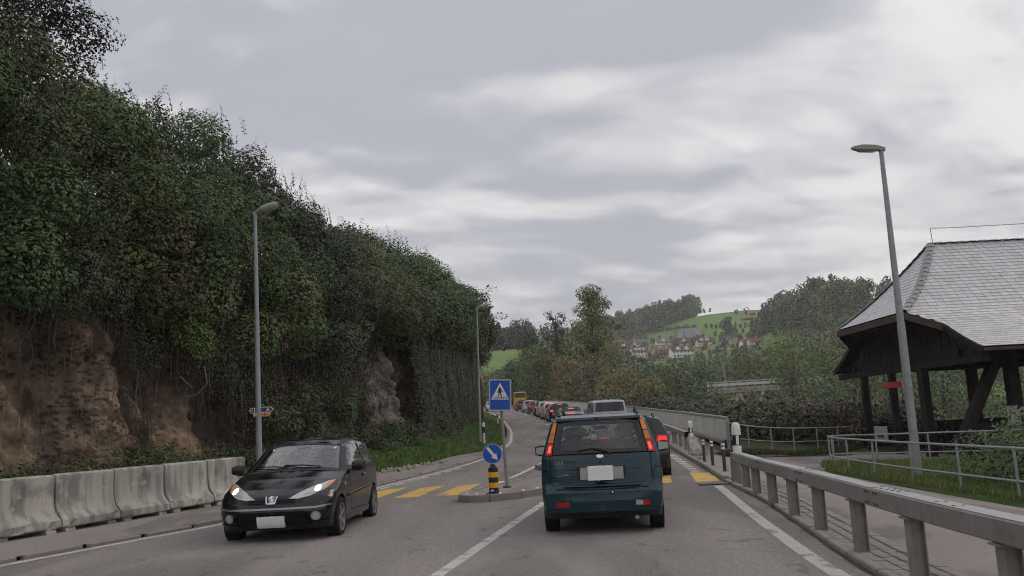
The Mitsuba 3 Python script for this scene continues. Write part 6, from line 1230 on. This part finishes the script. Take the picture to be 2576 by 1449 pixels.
def grasses():
    rng = np.random.default_rng(77); M = []; K = []
    y = 20 + 55 * rng.random(52000) ** 1.5; f = rng.random(52000); A, B = XG(y), XB(y); x = A + (B - A) * f * .8 - .03; z = zr(y) + .06 + .62 * sstep(0, 1, f * .8); sel = pick = meshkit.noise(np.stack([x * .9, y * .9, 0 * x], -1)) > .15
    P = np.stack([x, y, z], 1)[sel]; m, k = blades(P, .12 + .004 * P[:, 1].mean() * 0, .011 + .0004 * P[:, 1], (.115, .185, .048), rng); M.append(m); K.append(k)
    kk = thing('grass', 'short green grass on the sloping verge below the rock', 'grass', None, 'stuff'); put(kk, 'blades', M[0], 'leaf', False, color=K[0])
    g = rng.uniform([8.6, 9], [16, 29.5], (60000, 2)); g = g[shapely.contains_xy(PLOT.buffer(-.02), g[:, 0], g[:, 1])]; g = g[g[:, 0] / g[:, 1] < .75]
    P = np.column_stack([g, zpath(g[:, 0], g[:, 1]) + .10]); dry = meshkit.fbm(np.stack([g[:, 0] * .8, g[:, 1] * .8, 0 * g[:, 0]], -1), 3, 3); m, k = blades(P, .15, .010, (.105, .165, .040), rng); k = k * np.repeat(np.where(dry > .56, 1, 0)[:, None] * np.array([.55, .05, .1]) + 1, 3, 0)
    kk = thing('grass', 'patchy grass on the plot inside the right railings', 'grass', None, 'stuff'); put(kk, 'blades', m, 'leaf', False, color=k)
    n = 24000; t = rng.random(n); f = PchipInterpolator(np.linspace(0, 1, 7), np.array([(7.9, 32.6), (8.7, 33.6), (9.7, 34.2), (10.7, 34.5), (11.9, 35.2), (13.2, 36.4), (14.6, 37.8)])); A = f(t); w = rng.uniform(-.3, 1, n) ** 1 * 1.0; w = np.where(rng.random(n) < .55, rng.uniform(-.3, 1.6, n), rng.uniform(1.4, 5.5, n)); A = A + np.array([-.35, 1.0]) * w[:, None]
    P = np.column_stack([A, zpath(A[:, 0] * 1.0, A[:, 1] - np.maximum(w, 0)) + .1 - .19 * np.maximum(w - .8, 0) - .12 * np.maximum(w - 2.2, 0)]); m, k = blades(P, .17, .014, (.055, .080, .026), rng); kk = thing('grass', 'straggly weeds along the river edge of the footway', 'grass', None, 'stuff'); put(kk, 'blades', m, 'leaf', False, color=k)
    L = Leafy(); 
    for c, r_ in (((10.5, 16.9, .12), (1.35, 1.9, 1.0)), ((11.6, 18.6, .25), (1.8, 1.8, 1.2)), ((10.5, 14.6, .02), (1.2, 1.6, .95)), ((12.0, 15.2, .35), (1.8, 2, 1.2)), ((10.9, 19.6, .0), (1.5, 1.2, .9)), ((13.4, 17, .5), (1.6, 2, 1.25)), ((12.4, 20.3, .2), (1.6, 1.5, 1.2))): clump(L, c, r_, 3300, .085, [(.075, .125, .042), (.088, .14, .048), (.062, .105, .038)][rng.integers(3)], rng, .8, .6)
    kk = thing('laurel_bush', 'dense round green bush behind the railing at the right frame edge', 'bush'); fan(kk, 'foliage', L, rng); put(kk, 'stems', cat(*[tube([(11.8, 16.8, -.6), (11.8 + a, 16.8 + b, .5)], [.05, .02], 6) for a, b in ((-.6, -.4), (.5, .6), (0, 0), (.7, -.6))]), 'bark', 50)
grasses()

# ---------------------------------------------------------------- free-standing trees
def tree(name, label, x, y, top, r, col, n, size, group=None, base=None, sparse=False, rng=None, squash=1.0, crown_from=.25, cl=9):
    rng = rng or np.random.default_rng(int(abs(x * 131 + y * 17 + top * 7)) + 1); zb = float(land(x, y)) - .1 if base is None else base; H = top - zb; L = Leafy(); br = []
    k = thing(name, label, 'tree' if 'shrub' not in name and 'bush' not in name else 'shrub', group); top_c = []
    for i in range(cl):
        f = (i + .5) / cl; z = zb + H * (crown_from + (1 - crown_from) * (f * .93)); prof = math.sin(math.pi * min(1, .18 + .80 * f)) ** .7; a = rng.uniform(0, 6.283); rr = r * prof * rng.uniform(.25, .75)
        c = np.array([x + rr * math.cos(a), y + rr * math.sin(a) * .9, z]); top_c.append(c); w = r * (.62 if not sparse else .42) * (.65 + .5 * prof); hh = max(H * (1 - crown_from) / cl * 1.3, w * .65) * squash
        b = np.array(col) * rng.uniform(.72, 1.25) * (1 + rng.normal(0, .06, 3)); clump(L, c, (w, w, hh), int(n / cl * (.5 if sparse else 1)), size, b, rng, .5, .35 if sparse else .5)
        br.append(tube([(x, y, zb + H * max(.12, crown_from * .6 + .5 * f * .6)), (np.array([x, y, z]) + c) / 2, c], [max(.02, .022 * H * (1 - f * .6) * .3), .04, .02], 5))
    fan(k, 'crown', L, rng); tk = put(k, 'trunk', tube([(x, y, zb - .5), (x + .1, y, zb + H * .3), (x - .05, y, zb + H * .62), (x, y, zb + H * .9)], [.020 * H, .015 * H, .009 * H, .003 * H], 8), 'bark', 50); put(k, 'limbs', cat(*br), 'bark', 50)
    return k
# ================================================================ trees of the valley, the wooded hills and the village
TC = {k: tuple(2.3 * c for c in v) for k, v in {'A': (.085, .092, .036), 'S': (.055, .058, .030), 'D': (.040, .056, .026), 'G': (.062, .085, .032), 'O': (.095, .082, .034), 'B': (.065, .052, .036), 'L': (.085, .115, .036)}.items()}
TL = {'A': '', 'D': 'dark green tree in the dense belt across the river', 'G': 'mid green tree in the dense belt across the river', 'O': 'olive tree turning brown in the belt beyond the queue', 'B': 'brownish bush on the river bank behind the parapet', 'L': 'light green tree left of the covered bridge roof'}
def mids():
    M = [(10.4, 147, 18.4, 4.4, 'A'), (16.0, 147, 15.0, 3.8, 'A'), (9.0, 140, 14.5, 3.6, 'A'), (14.2, 139, 10.6, 3.6, 'A'), (2.9, 165, 19.0, 3.4, 'D'), (-0.5, 170, 13.8, 4.0, 'D'), (-3.6, 190, 13.0, 3.6, 'D'), (3.9, 152, 15.0, 4.6, 'G'), (1.7, 172, 12.2, 3.8, 'D'), (5.4, 155, 13.0, 4.0, 'O'), (8.0, 135, 11.0, 3.8, 'O'), (9.9, 114, 9.0, 3.6, 'B'), (13.6, 125, 12.6, 3.8, 'G'), (11.4, 98, 6.9, 3.0, 'O'), (17.0, 130, 10.0, 4.2, 'D'), (18.9, 120, 9.4, 4.0, 'D'), (20.6, 110, 8.3, 4.0, 'D'), (25.6, 125, 9.2, 4.0, 'D'), (21.8, 95, 3.0, 2.6, 'D'), (12.0, 80, 4.7, 2.8, 'O'), (13.4, 70, 4.0, 2.8, 'D'), (13.2, 60, 2.6, 2.4, 'D'), (32.0, 150, 10.2, 4.0, 'G'), (37.1, 140, 11.4, 4.4, 'G'), (38.4, 124, 11.6, 4.2, 'G'), (33.2, 105, 11.0, 3.9, 'L'), (33.2, 95, 9.2, 3.6, 'L'), (33.9, 88, 8.1, 3.6, 'D'), (17.0, 64, 2.9, 2.7, 'B'), (18.0, 57, 3.0, 2.7, 'B'), (21.0, 60, 3.4, 3.0, 'D'), (28.6, 75, 5.8, 3.6, 'D'), (33.4, 80, 6.0, 4.2, 'G'), (32.7, 68, 4.8, 4.0, 'D'), (38.7, 75, 5.2, 4.4, 'G'), (39.9, 68, 4.6, 4.2, 'D'), (25.0, 80, 5.8, 3.4, 'D'), (14.6, 48, 1.0, 2.0, 'B'), (17.0, 50, 1.7, 2.4, 'D'), (20.5, 50, 2.0, 2.6, 'B'), (24, 55, 3.0, 3.0, 'D'), (27.5, 60, 3.4, 3.2, 'D'), (44, 84, 6.2, 4.6, 'D'), (48, 80, 6.0, 4.6, 'G'), (22.0, 145, 8.6, 4.2, 'D'), (28.0, 160, 9.2, 4.2, 'D'), (14.0, 155, 11.5, 4.4, 'G'), (9.5, 160, 13.0, 4.4, 'D'), (18.5, 46, .4, 2.0, 'D'), (22.5, 47, .8, 2.4, 'B'), (11.6, 44, .2, 1.5, 'D'), (12.0, 52, 1.4, 1.9, 'D'), (30, 52, 2.8, 3, 'D'), (34, 58, 3.6, 3.4, 'G')]
    for i, (x, y, t, r, c) in enumerate(M):
        near = y < 70; n = 3400 if near else 3000 if y < 110 else 2600; sz = .0022 * y + .07
        nm = 'riverside_shrub' if c == 'B' or (near and t < 3) else 'valley_tree'; lb = TL[c] if nm == 'valley_tree' else ('brownish bush on the river bank behind the parapet' if c == 'B' else 'dark bush on the river bank behind the railing'); gp_ = {'brownish bush on the river bank behind the parapet': 'brownish bushes on the river bank', 'dark bush on the river bank behind the railing': 'dark bushes on the river bank'}.get(lb, {'D': 'dark green valley trees', 'G': 'mid green valley trees', 'O': 'browning valley trees', 'L': 'light green trees by the bridge'}.get(c))
        px = x / y
        pl = next(w for lim, w in ((.006, 'at its left end beyond the yellow van'), (.052, 'above the head of the queue'), (.125, 'around the foot of the tallest tree'), (.215, 'over the parapet below the village'), (.28, 'beside the far viaduct'), (.365, 'left of the covered bridge'), (9, 'seen behind the covered bridge')) if px < lim)
        lb = {'A': 'yellow green tree', 'D': 'dark green tree', 'G': 'mid green tree', 'O': 'olive brown tree', 'B': 'brownish bush', 'L': 'light green tree'}[c] if nm == 'valley_tree' or c == 'B' else 'dark green bush'
        lb += (' in the wooded belt, ' if nm == 'valley_tree' else ' on the river bank, ') + pl; gp_ = lb.replace('tree in', 'trees in').replace('bush on', 'bushes on')
        tree(nm, lb, x, y, t, r, TC[c], n, sz, gp_, crown_from=.10)
    rng = np.random.default_rng(4)
    # the tall tree over the queue, with its open top
    k = thing('tall_poplar', 'tallest free-standing tree in the middle distance, its crown open against the sky', 'tree'); L = Leafy(); br = []; x, y = 13.2, 150; zb = float(land(x, y))
    for i in range(34):
        f = i / 33; z = 6 + 17.4 * f; w = (12.5 - 10.0 * f) * .5 if f < .55 else 3.2 * math.sin(math.pi * min(1, (f - .40) / .62 * .9 + .1)) + .5; a = rng.uniform(0, 6.283); rr = w * rng.uniform(.3, 1.05); c = np.array([x + (1.0 if f > .5 else -.6) * .5 + rr * math.cos(a), y + rr * math.sin(a) * .6, z])
        clump(L, c, (2.0, 1.8, 1.35), 230 if f > .5 else 420, .44, np.array([(.20, .205, .080), (.165, .175, .070), (.23, .215, .085)][i % 3]), rng, .5, .3); br.append(tube([(x, y, max(zb + 3, z - 3.2)), (np.array([x, y, z - .8]) + c) / 2, c], [.13, .08, .03], 5))
    fan(k, 'crown', L, rng); put(k, 'trunk', tube([(x, y, zb - .5), (x + .2, y, 9), (x, y, 16), (x + .4, y, 23)], [.45, .34, .2, .05], 9), 'bark', 50); put(k, 'limbs', cat(*br), 'bark', 50)
    # thin, half bare tree left of it and the round-topped one
    k = thing('sparse_tree', 'thin half bare tree left of the tallest tree', 'tree'); L = Leafy(); br = []; x, y = 6.6, 140; zb = float(land(x, y))
    for i in range(30):
        f = i / 29; z = 9 + 9.6 * f; a = rng.uniform(0, 6.283); rr = (2.6 - 1.4 * f) * rng.uniform(.3, 1.1); c = np.array([x + rr * math.cos(a), y + rr * .6 * math.sin(a), z]); clump(L, c, (.9, .8, .6), 46, .34, (.05, .052, .028), rng, .4, .1); br.append(tube([(x, y, z - 2.6), (np.array([x, y, z - .6]) + c) / 2, c], [.08, .05, .02], 4))
    fan(k, 'crown', L, rng); put(k, 'trunk', tube([(x, y, zb - .5), (x, y, 10), (x + .2, y, 18.4)], [.28, .2, .04], 8), 'bark', 50); put(k, 'limbs', cat(*br), 'bark', 50)
    tree('valley_tree', 'dark round topped tree on the skyline at the left of the belt', 3.0, 166, 19.0, 2.5, (.030, .038, .024), 1500, .42, None, crown_from=.55, squash=.7)
    # dense belt behind, one mass
    L = Leafy()
    for i in range(300):
        u = rng.random(); y = 175 + 90 * rng.random(); x = -10 + (y * .42) * u + 10 * u; tp = np.interp(x / y, [-.06, .0, .06, .12, .16, .22, .28, .36, .45], [12, 14, 14.5, 13.5, 12.5, 13, 16, 20, 20]) * rng.uniform(.75, 1.0); zb = float(land(x, y)); zz = 1.5 + (tp - 1.5) * y / 200
        r = rng.uniform(3, 4.6)
        for q in range(4): clump(L, (x + rng.normal(0, 1.5), y + rng.normal(0, 1.5), max(zb + 1, zb + (zz - zb) * (q + .6) / 4.2)), (r, r, 2.6), 110, .75, np.array([(.095, .125, .062), (.125, .16, .07), (.155, .15, .07)][rng.integers(3)]) * rng.uniform(.75, 1.2), rng, .5, .5)
    k = thing('woodland', 'dense belt of mixed woodland across the valley floor', 'woodland', None, 'stuff'); fan(k, 'crowns', L, rng)
    # low cover on the river bank right behind the parapet and railing
    L = Leafy()
    for i in range(330):
        y = rng.uniform(37, 112) if i < 260 else rng.uniform(38.5, 47); xb = np.interp(y, [36, 38, 43, 50, 80, 119], [14.5, 13.2, 10.6, 10.2, 9.7, 8.4]); x = xb + rng.uniform(.2, 6) ; z = float(land(x, y)) + rng.uniform(.2, 1.2) + (.6 if y > 60 else .2); clump(L, (x, y, z), (1.1, 1.3, .9), 150, .16 + .0016 * y, [(.085, .073, .054), (.062, .075, .042), (.075, .098, .048), (.098, .080, .058)][rng.integers(4)], rng, .5, .3)
    k = thing('bank_scrub', 'tangled dark scrub covering the river bank behind parapet and railings', 'scrub', None, 'stuff'); fan(k, 'foliage', L, rng)
mids()
def hill_woods():
    rng = np.random.default_rng(9)
    def wood(name, label, pts, h0, h1, n, cols, size, con=.25):
        L = Leafy()
        for (x, y) in pts:
            zb = float(land(x, y)); H = rng.uniform(h0, h1); col = np.array(cols[rng.integers(len(cols))]) * rng.uniform(.75, 1.2); con_ = rng.random() < con
            for q in range(6):
                f = (q + .5) / 6; r = H * .20 * ((1.15 - f) if con_ else math.sin(math.pi * min(1, .22 + .72 * f)) ** .6) + .4; a = rng.uniform(0, 6.28); o = 0 if con_ else H * .07
                clump(L, (x + o * math.cos(a), y + o * math.sin(a), zb + H * (.10 + .88 * f)), (r, r, H * .12), int(n / 6), size, col * (.8 if con_ else 1), rng, .5, .55, .18)
        k = thing(name, label, 'woodland', None, 'stuff'); fan(k, 'crowns', L, rng)
    P = []
    while len(P) < 330:
        x, y = rng.uniform(20, 165), rng.uniform(560, 730); yl = np.interp(x, [20, 68, 107, 142, 160], [600, 625, 660, 684, 700])
        if y > yl + 3 and x < 152: P.append((x, y))
    for x in np.arange(60, 148, 3.0): P.append((x + rng.normal(0, 1), np.interp(x, [20, 68, 107, 142, 160], [600, 627, 662, 686, 700]) + rng.uniform(2, 8)))
    wood('hilltop_wood', 'dark mixed wood along the hilltop left of the green meadow', P, 13, 19, 260, [(.062, .088, .052), (.08, .112, .056), (.1, .132, .062), (.056, .076, .052)], 1.6)
    P = []
    while len(P) < 420:
        x, y = rng.uniform(100, 235), rng.uniform(335, 520)
        if x / y > (.302 if y < 440 else .287 if y < 480 else .272): P.append((x, y))
    wood('hill_wood', 'wooded round hill rising behind the covered bridge roof', P, 12, 18, 300, [(.075, .102, .056), (.10, .134, .064), (.122, .16, .074), (.068, .09, .056)], 1.35, .12)
    P = [(rng.uniform(-40, -2) + (rng.random() * 10), rng.uniform(384, 430)) for _ in range(90)] + [(rng.uniform(-14, 9), rng.uniform(384, 394)) for _ in range(26)]
    wood('copse', 'dark copse on the skyline above the small green slope at the left', P, 8, 14, 320, [(.030, .040, .028), (.036, .048, .030)], .9, .2)
    P = [(rng.uniform(-8, 40), rng.uniform(262, 310)) for _ in range(60)]; P = [(x, y) for x, y in P if x / y > .012]
    wood('lower_wood', 'wood at the foot of the small green slope', P, 10, 15, 320, [(.040, .056, .028), (.056, .076, .034)], .8, .1)
    P = []
    while len(P) < 330:
        x, y = rng.uniform(40, 165), rng.uniform(430, 655)
        z = float(land(x, y)); ph = (x / y)
        if 95 < x and y > 600: continue
        if .115 < ph < .30 and any(abs(x - a) < 4.5 and -5 < y - b < 4 for a, b in HS): continue
        if y > 575 and x > 106: continue
        P.append((x, y))
    wood('village_greenery', 'garden trees and hedges scattered between the village houses', P, 2.6, 5.2, 130, [(.060, .085, .043), (.080, .110, .048), (.050, .070, .040)], .9, .1)
    P = [(x, 648 - (x - 108) * 1.15 + rng.normal(0, 1.2)) for x in np.concatenate([np.arange(104, 130, 1.6), np.arange(136, 158, 2.6)])]
    wood('meadow_hedge', 'line of low bushes along the lower edge of the meadow', P, 2.2, 4.2, 120, [(.034, .046, .026)], .8, 0)
    tree('round_tree', 'single round tree standing on the meadow right of the panels', 138.5, 566, float(land(138.5, 566)) + 12.5, 5.2, (.034, .048, .028), 1500, 1.0, None, crown_from=.02, cl=8)
    P = [(x, y) for x, y in ((183 + rng.normal(0, 9), 672 + rng.normal(0, 5)) for _ in range(3))] + [(150, 697), (153, 698), (158, 699)]
    wood('skyline_bushes', 'few small bushes on the meadow skyline', P, 2.5, 4, 140, [(.036, .046, .028)], .8, 0)
HS = [(72.8, 602), (66.3, 549), (84.4, 585), (75.8, 540), (96.4, 570), (89, 529), (108, 557), (97, 513), (117, 542), (134, 543), (117, 486), (123.4, 468), (123.4, 444), (72.6, 518), (85.9, 650)]
hill_woods()
# ---------------------------------------------------------------- village houses
for n_, c_ in dict(white=(.80, .80, .77), cream=(.78, .70, .55), yellow=(.78, .66, .40), salmon=(.58, .29, .22), pink=(.74, .58, .50), grey=(.40, .41, .42), wood=(.12, .07, .045)).items(): mat(f'plaster_{n_}', c_, .85, spec=.2)
for n_, c_ in dict(red=(.22, .085, .06), brown=(.085, .055, .045), grey=(.13, .13, .15), barn=(.36, .14, .10)).items(): mat(f'roof_{n_}', c_, .8, spec=.25)
mat('window_dark', (.025, .028, .034), .2, spec=.6); mat('solar', (.055, .06, .085), .35, spec=.6)
def house(label, x, y, w, d, h, rh, yaw, wall, roof, gable=False, dormers=0, balcony=False, rows=2, cols=4, chimney=True, flat=False, round_dormers=False, solar=False):
    h *= .78; rh *= .74; z = float(land(x, y)) - .6; t = thing('house', label, 'house', 'village houses on the hillside'); R = rotz(yaw); O = np.array([x, y, z]); P = lambda m: xf(m, R, O)
    put(t, 'wall', P(box((0, 0, h / 2), (w, d, h))), wall, False); e = .55
    if flat: rk = put(t, 'roof', P(cat(box((0, 0, h + .15), (w + .5, d + .5, .3)), box((w * .1, .4, h + .3 + rh / 2), (w * .55, d * .6, rh)))), roof, False)
    elif gable: rk = put(t, 'roof', P(cat(*[xf(hull([(sx * (w / 2 + e), q * (d / 2 + e), h - e * rh / (w / 2) + dz) for q in (-1, 1) for dz in (0, .22)] + [(0, q * (d / 2 + e), h + rh + dz) for q in (-1, 1) for dz in (0, .22)]), None) for sx in (-1, 1)])), roof, False); put(t, 'gable_wall', P(hull([(sx * w / 2, q * d / 2, h) for sx in (-1, 1) for q in (-1, 1)] + [(0, q * d / 2, h + rh * .97) for q in (-1, 1)])), wall, False)
    else: rk = put(t, 'roof', P(cat(*[hull([(q * (w / 2 + e), sy * (d / 2 + e), h - e * rh / (d / 2) + dz) for q in (-1, 1) for dz in (0, .22)] + [(q * (w / 2 + e), 0, h + rh + dz) for q in (-1, 1) for dz in (0, .22)]) for sy in (-1, 1)])), roof, False); put(t, 'gable_wall', P(hull([(q * w / 2, sy * d / 2, h) for q in (-1, 1) for sy in (-1, 1)] + [(q * w / 2, 0, h + rh * .97) for q in (-1, 1)])), wall, False)
    if chimney and not flat: put(rk, 'chimney', P(box((w * .15, .5, h + rh + .3), (.6, .6, 1.6))), 'plaster_grey', False)
    r = np.random.default_rng(int(x * 10))
    for i in range(rows):
        for j in range(cols):
            if r.random() < .12: continue
            put(t, 'window', P(box(((j + .5) / cols * w - w / 2, -d / 2 - .01, (i + .55) * h / rows + .2), (w / cols * .42, .10, h / rows * .45))), 'window_dark', False)
    if balcony: put(t, 'balcony', P(box((w * .05, -d / 2 - .7, h * .52), (w * .75, 1.4, .9))), 'plaster_wood' if wall != 'plaster_white' else 'plaster_white', False)
    for k in range(dormers):
        xx = (k + .5) / dormers * w * .8 - w * .4; yy = -d * .33; zz = h + rh * .34
        if round_dormers: kk = put(rk, 'dormer', P(xf(lathe([(0, -1.0), (.78, -1.0), (.78, .8), (0, .8)], 14, 'y'), None, (xx, yy, zz + .35))), 'plaster_white', 40)
        else: kk = put(rk, 'dormer', P(hull([(xx + a * 1.25, yy + b, zz + c) for a, b, c in ((-1, -1, -.8), (1, -1, -.8), (-1, -1, .4), (1, -1, .4), (0, -1, 1.6), (-1, 1.6, .2), (1, 1.6, .2), (0, 1.6, 1.6))])), wall, False)
    if solar: put(rk, 'solar_panels', P(xf(box((0, 0, .0), (w * .85, math.hypot(d / 2, rh) * .75, .12)), rotx(math.atan2(rh, d / 2)), (0, -d * .26, h + rh * .50 + .30))), 'solar', False)
house('barn with a pale red roof, highest of the village at the forest edge', 85.9, 650, 7.2, 6, 2.6, 2.6, .35, 'plaster_pink', 'roof_barn', rows=1, cols=2, chimney=False)
house('white house with a red tiled roof at the left end of the upper row', 72.8, 602, 8.2, 8, 4.6, 3.6, .12, 'plaster_white', 'roof_red', balcony=True)
house('white house with a grey roof at the left end of the lower row', 66.3, 549, 9.4, 8, 4.0, 3.4, -.1, 'plaster_white', 'roof_grey', cols=5)
house('cream house with a panel covered grey roof in the upper row', 84.4, 585, 8.8, 8.5, 4.4, 4.2, .1, 'plaster_cream', 'roof_grey', solar=True, balcony=True)
house('cream house with three round white dormers in its brown roof', 75.8, 540, 9.0, 8.5, 5.2, 4.2, .2, 'plaster_cream', 'roof_brown', dormers=3, round_dormers=True)
house('yellow house with a pointed gable above the salmon one', 96.4, 570, 8.8, 8, 5.0, 3.4, .05, 'plaster_yellow', 'roof_grey', dormers=1)
house('salmon red house in the middle of the lower row', 89, 529, 11.5, 9, 5.6, 4.2, .1, 'plaster_salmon', 'roof_grey', dormers=2, balcony=True, cols=5)
house('chalet with a wide brown roof just below the panel field', 108, 557, 9.0, 9, 3.6, 4.2, -.25, 'plaster_pink', 'roof_brown', dormers=1)
house('long white house with stepped balconies under a brown roof', 97, 513, 12.5, 9, 5.4, 4.0, .1, 'plaster_white', 'roof_brown', dormers=2, balcony=True, cols=6)
house('pale house with two pointed dormer gables right of the panel field', 117, 542, 8.8, 8, 4.2, 3.2, .0, 'plaster_pink', 'roof_brown', dormers=2)
house('modern flat roofed house with big white panels near the right wood', 134, 543, 11, 7, 3.0, 2.2, .1, 'plaster_grey', 'roof_grey', flat=True, rows=1, cols=5)
house('small house with a pale gable below the flat roofed one', 117.3, 486, 3.6, 5, 3.2, 2.4, .1, 'plaster_cream', 'roof_brown', gable=True, rows=1, cols=2)
house('house with an orange brown roof at the right end of the village', 123.4, 468, 5.2, 6, 3.2, 2.6, .15, 'plaster_white', 'roof_red', rows=1, cols=3)
house('rightmost village house, low with a red brown roof by the wood', 123.0, 448, 7.2, 6, 2.6, 2.3, .1, 'plaster_pink', 'roof_red', rows=1, cols=4)
house('small white shed house at the lower left edge of the village', 72.6, 518, 3.2, 4, 2.4, 1.6, .1, 'plaster_white', 'roof_red', rows=1, cols=2, chimney=False)
# field of blue-grey panels on the slope
t = thing('panel_field', 'three large blue grey panel rows tilted on the slope below the meadow', 'solar field')
for k in range(3):
    a = np.array([[109.5 + k * 4.4, 588 - k * 6.5], [113.4 + k * 4.4, 582 - k * 6.5], [120.6 + k * 4.4, 623.5 - k * 5.5], [116.7 + k * 4.3, 629 - k * 5.5]]); v = np.array([(x, y, float(land(x, y)) + h) for (x, y), h in zip(a, (1.6, 1.6, 2.4, 2.4))])
    put(t, 'panel', hull(np.vstack([v, v - [0, 0, .3]])), 'solar', False)
    put(t, 'support', cat(*[tube([p - [0, 0, 2.6], p - [0, 0, .2]], .12, 6) for p in v]), 'galvanised', False)
# digger on a heap of soil at the skyline
mat('soil', (.30, .16, .085), .95, spec=.1); mat('digger_orange', (.42, .19, .06), .6)
hx, hy = 175.0, 662.0; hz = float(land(hx, hy)); rr = np.random.default_rng(2)
q = rr.normal(size=(60, 3)); q /= np.linalg.norm(q, axis=1, keepdims=True); q[:, 2] = np.abs(q[:, 2]); solo('soil_heap', 'bare orange soil heap on the meadow skyline beside the digger', 'soil heap', (lambda m: xf(m, None, (hx - 2, hy - 20, float(land(hx - 2, hy - 20)) - .5)))(hull(q * [6.5, 5, 2.6])), 'soil', False)
t = thing('digger', 'small excavator with raised arm on the meadow skyline', 'excavator'); B = np.array([hx + 7, hy, float(land(hx + 7, hy))])
put(t, 'track', xf(cat(cbox((0, -1.1, .5), (4, .6, 1), .3), cbox((0, 1.1, .5), (4, .6, 1), .3)), None, B), 'trim_black', False); put(t, 'cab', xf(cat(cbox((.3, 0, 1.9), (3.4, 2.6, 1.4), .2), cbox((-.6, .6, 3.0), (1.5, 1.2, 1.4), .2)), None, B), 'digger_orange', False)
put(t, 'boom', xf(cat(beam((-1.4, 0, 2.2), (-3.6, 0, 6.6), .5), beam((-3.6, 0, 6.6), (-6.2, 0, 5.4), .42)), None, B), 'digger_orange', False); put(t, 'bucket', xf(hull([(-6.2 + a, b, 4.6 + c) for a in (-.6, .5) for b in (-.6, .6) for c in (-.4, .5)]), None, B), 'trim_black', False)
cx, cy = 149.0, 637.0; cz = float(land(cx, cy)); J = dict(a=(0, 0, 1.15), b=(1.5, 0, 1.2), n=(1.95, 0, 1.15), h=(2.3, 0, .75), m=(2.5, 0, .5)); Rr = dict(a=.38, b=.36, n=.2, h=.18, m=.12); bn = [('a', 'b'), ('b', 'n'), ('n', 'h'), ('h', 'm')]
for i, (lx, ly) in enumerate(((.05, .2), (.05, -.2), (1.5, .2), (1.5, -.2))): J[f'k{i}'] = (lx, ly, .85); J[f'j{i}'] = (lx + (.08 if i < 2 else -.03), ly, .5); J[f'f{i}'] = (lx, ly, .05); Rr[f'k{i}'] = .16; Rr[f'j{i}'] = .09; Rr[f'f{i}'] = .07; bn += [(f'k{i}', f'j{i}'), (f'j{i}', f'f{i}'), ('a' if i < 2 else 'b', f'k{i}')]
t = thing('cow', 'black and white cow grazing on the meadow left of the round tree', 'cow'); m = sph_chain(bn, J, Rr); put(t, 'body', xf(m, rotz(.2), (cx, cy, cz)), mat('cowhide', lambda p, n, uv: pmix((.02, .02, .02), (.6, .58, .55), pss(.48, .52, pn(p.x * 1.6, p.y * 1.6, p.z * 1.6))), .8), 60)
# ---------------------------------------------------------------- road viaduct across the valley with its lamp
def viaduct():
    t = thing('viaduct', 'concrete road viaduct on slanted struts half hidden by trees', 'bridge'); A, B = np.array([25.6, 121, 4.25]), np.array([44.0, 126, 4.55]); d = (B - A) / np.linalg.norm(B - A)
    put(t, 'deck', beam(A, B, 5.0, .40), 'concrete', False); put(t, 'edge_beam', beam(A + [0, -2.5, .32], B + [0, -2.5, .32], .3, .36), 'concrete', False)
    put(t, 'railing', cat(beam(A + [0, -2.5, 1.3], B + [0, -2.5, 1.3], .10, .10), beam(A + [0, -2.5, .92], B + [0, -2.5, .92], .05, .36), *[beam(A + d * s + [0, -2.5, .45], A + d * s + [0, -2.5, 1.3], .09) for s in np.arange(0, 17.5, 1.2)]), 'parapet_panel', False)
    for s, e in ((.8, 2.6), (4.6, 2.6), (4.6, 6.6), (8.4, 6.6)): put(t, 'strut', beam(A + d * s + [0, -2.2, -.2], A + d * e + [0, -2.2, -4.6], .40, .40, (0, 1, 0)), 'parapet_panel', False)
    t = thing('street_lamp', 'thin lamp post standing on the far viaduct', 'street lamp', 'street lamps along the road'); P = np.array([28.4, 119.6, 4.6]); put(t, 'pole', tube([P, P + [-.25, 0, 5.4]], [.12, .075], 8), 'galvanised', 50); put(t, 'head', cat(cbox(P + [-.25, 0, 5.5], (.7, .35, .25), .08), cbox(P + [-.25, -.15, 4.7], (.35, .3, .3), .08)), 'lamp_head', False)
viaduct()

# ---------------------------------------------------------------- moist air: far hills fade a little
scene['air'] = {'type': 'homogeneous', 'albedo': rgb(.95, .95, .96), 'sigma_t': 0.00036}
scene['haze'] = {'type': 'cube', 'to_world': T4().translate([0, 0, 50]).scale([1500, 1500, 75]), 'bsdf': {'type': 'null'}, 'interior': {'type': 'ref', 'id': 'air'}}
labels['haze'] = {'label': 'thin moist air fading the far hills', 'category': 'haze', 'kind': 'stuff'}
scene['camera']['medium'] = {'type': 'ref', 'id': 'air'}
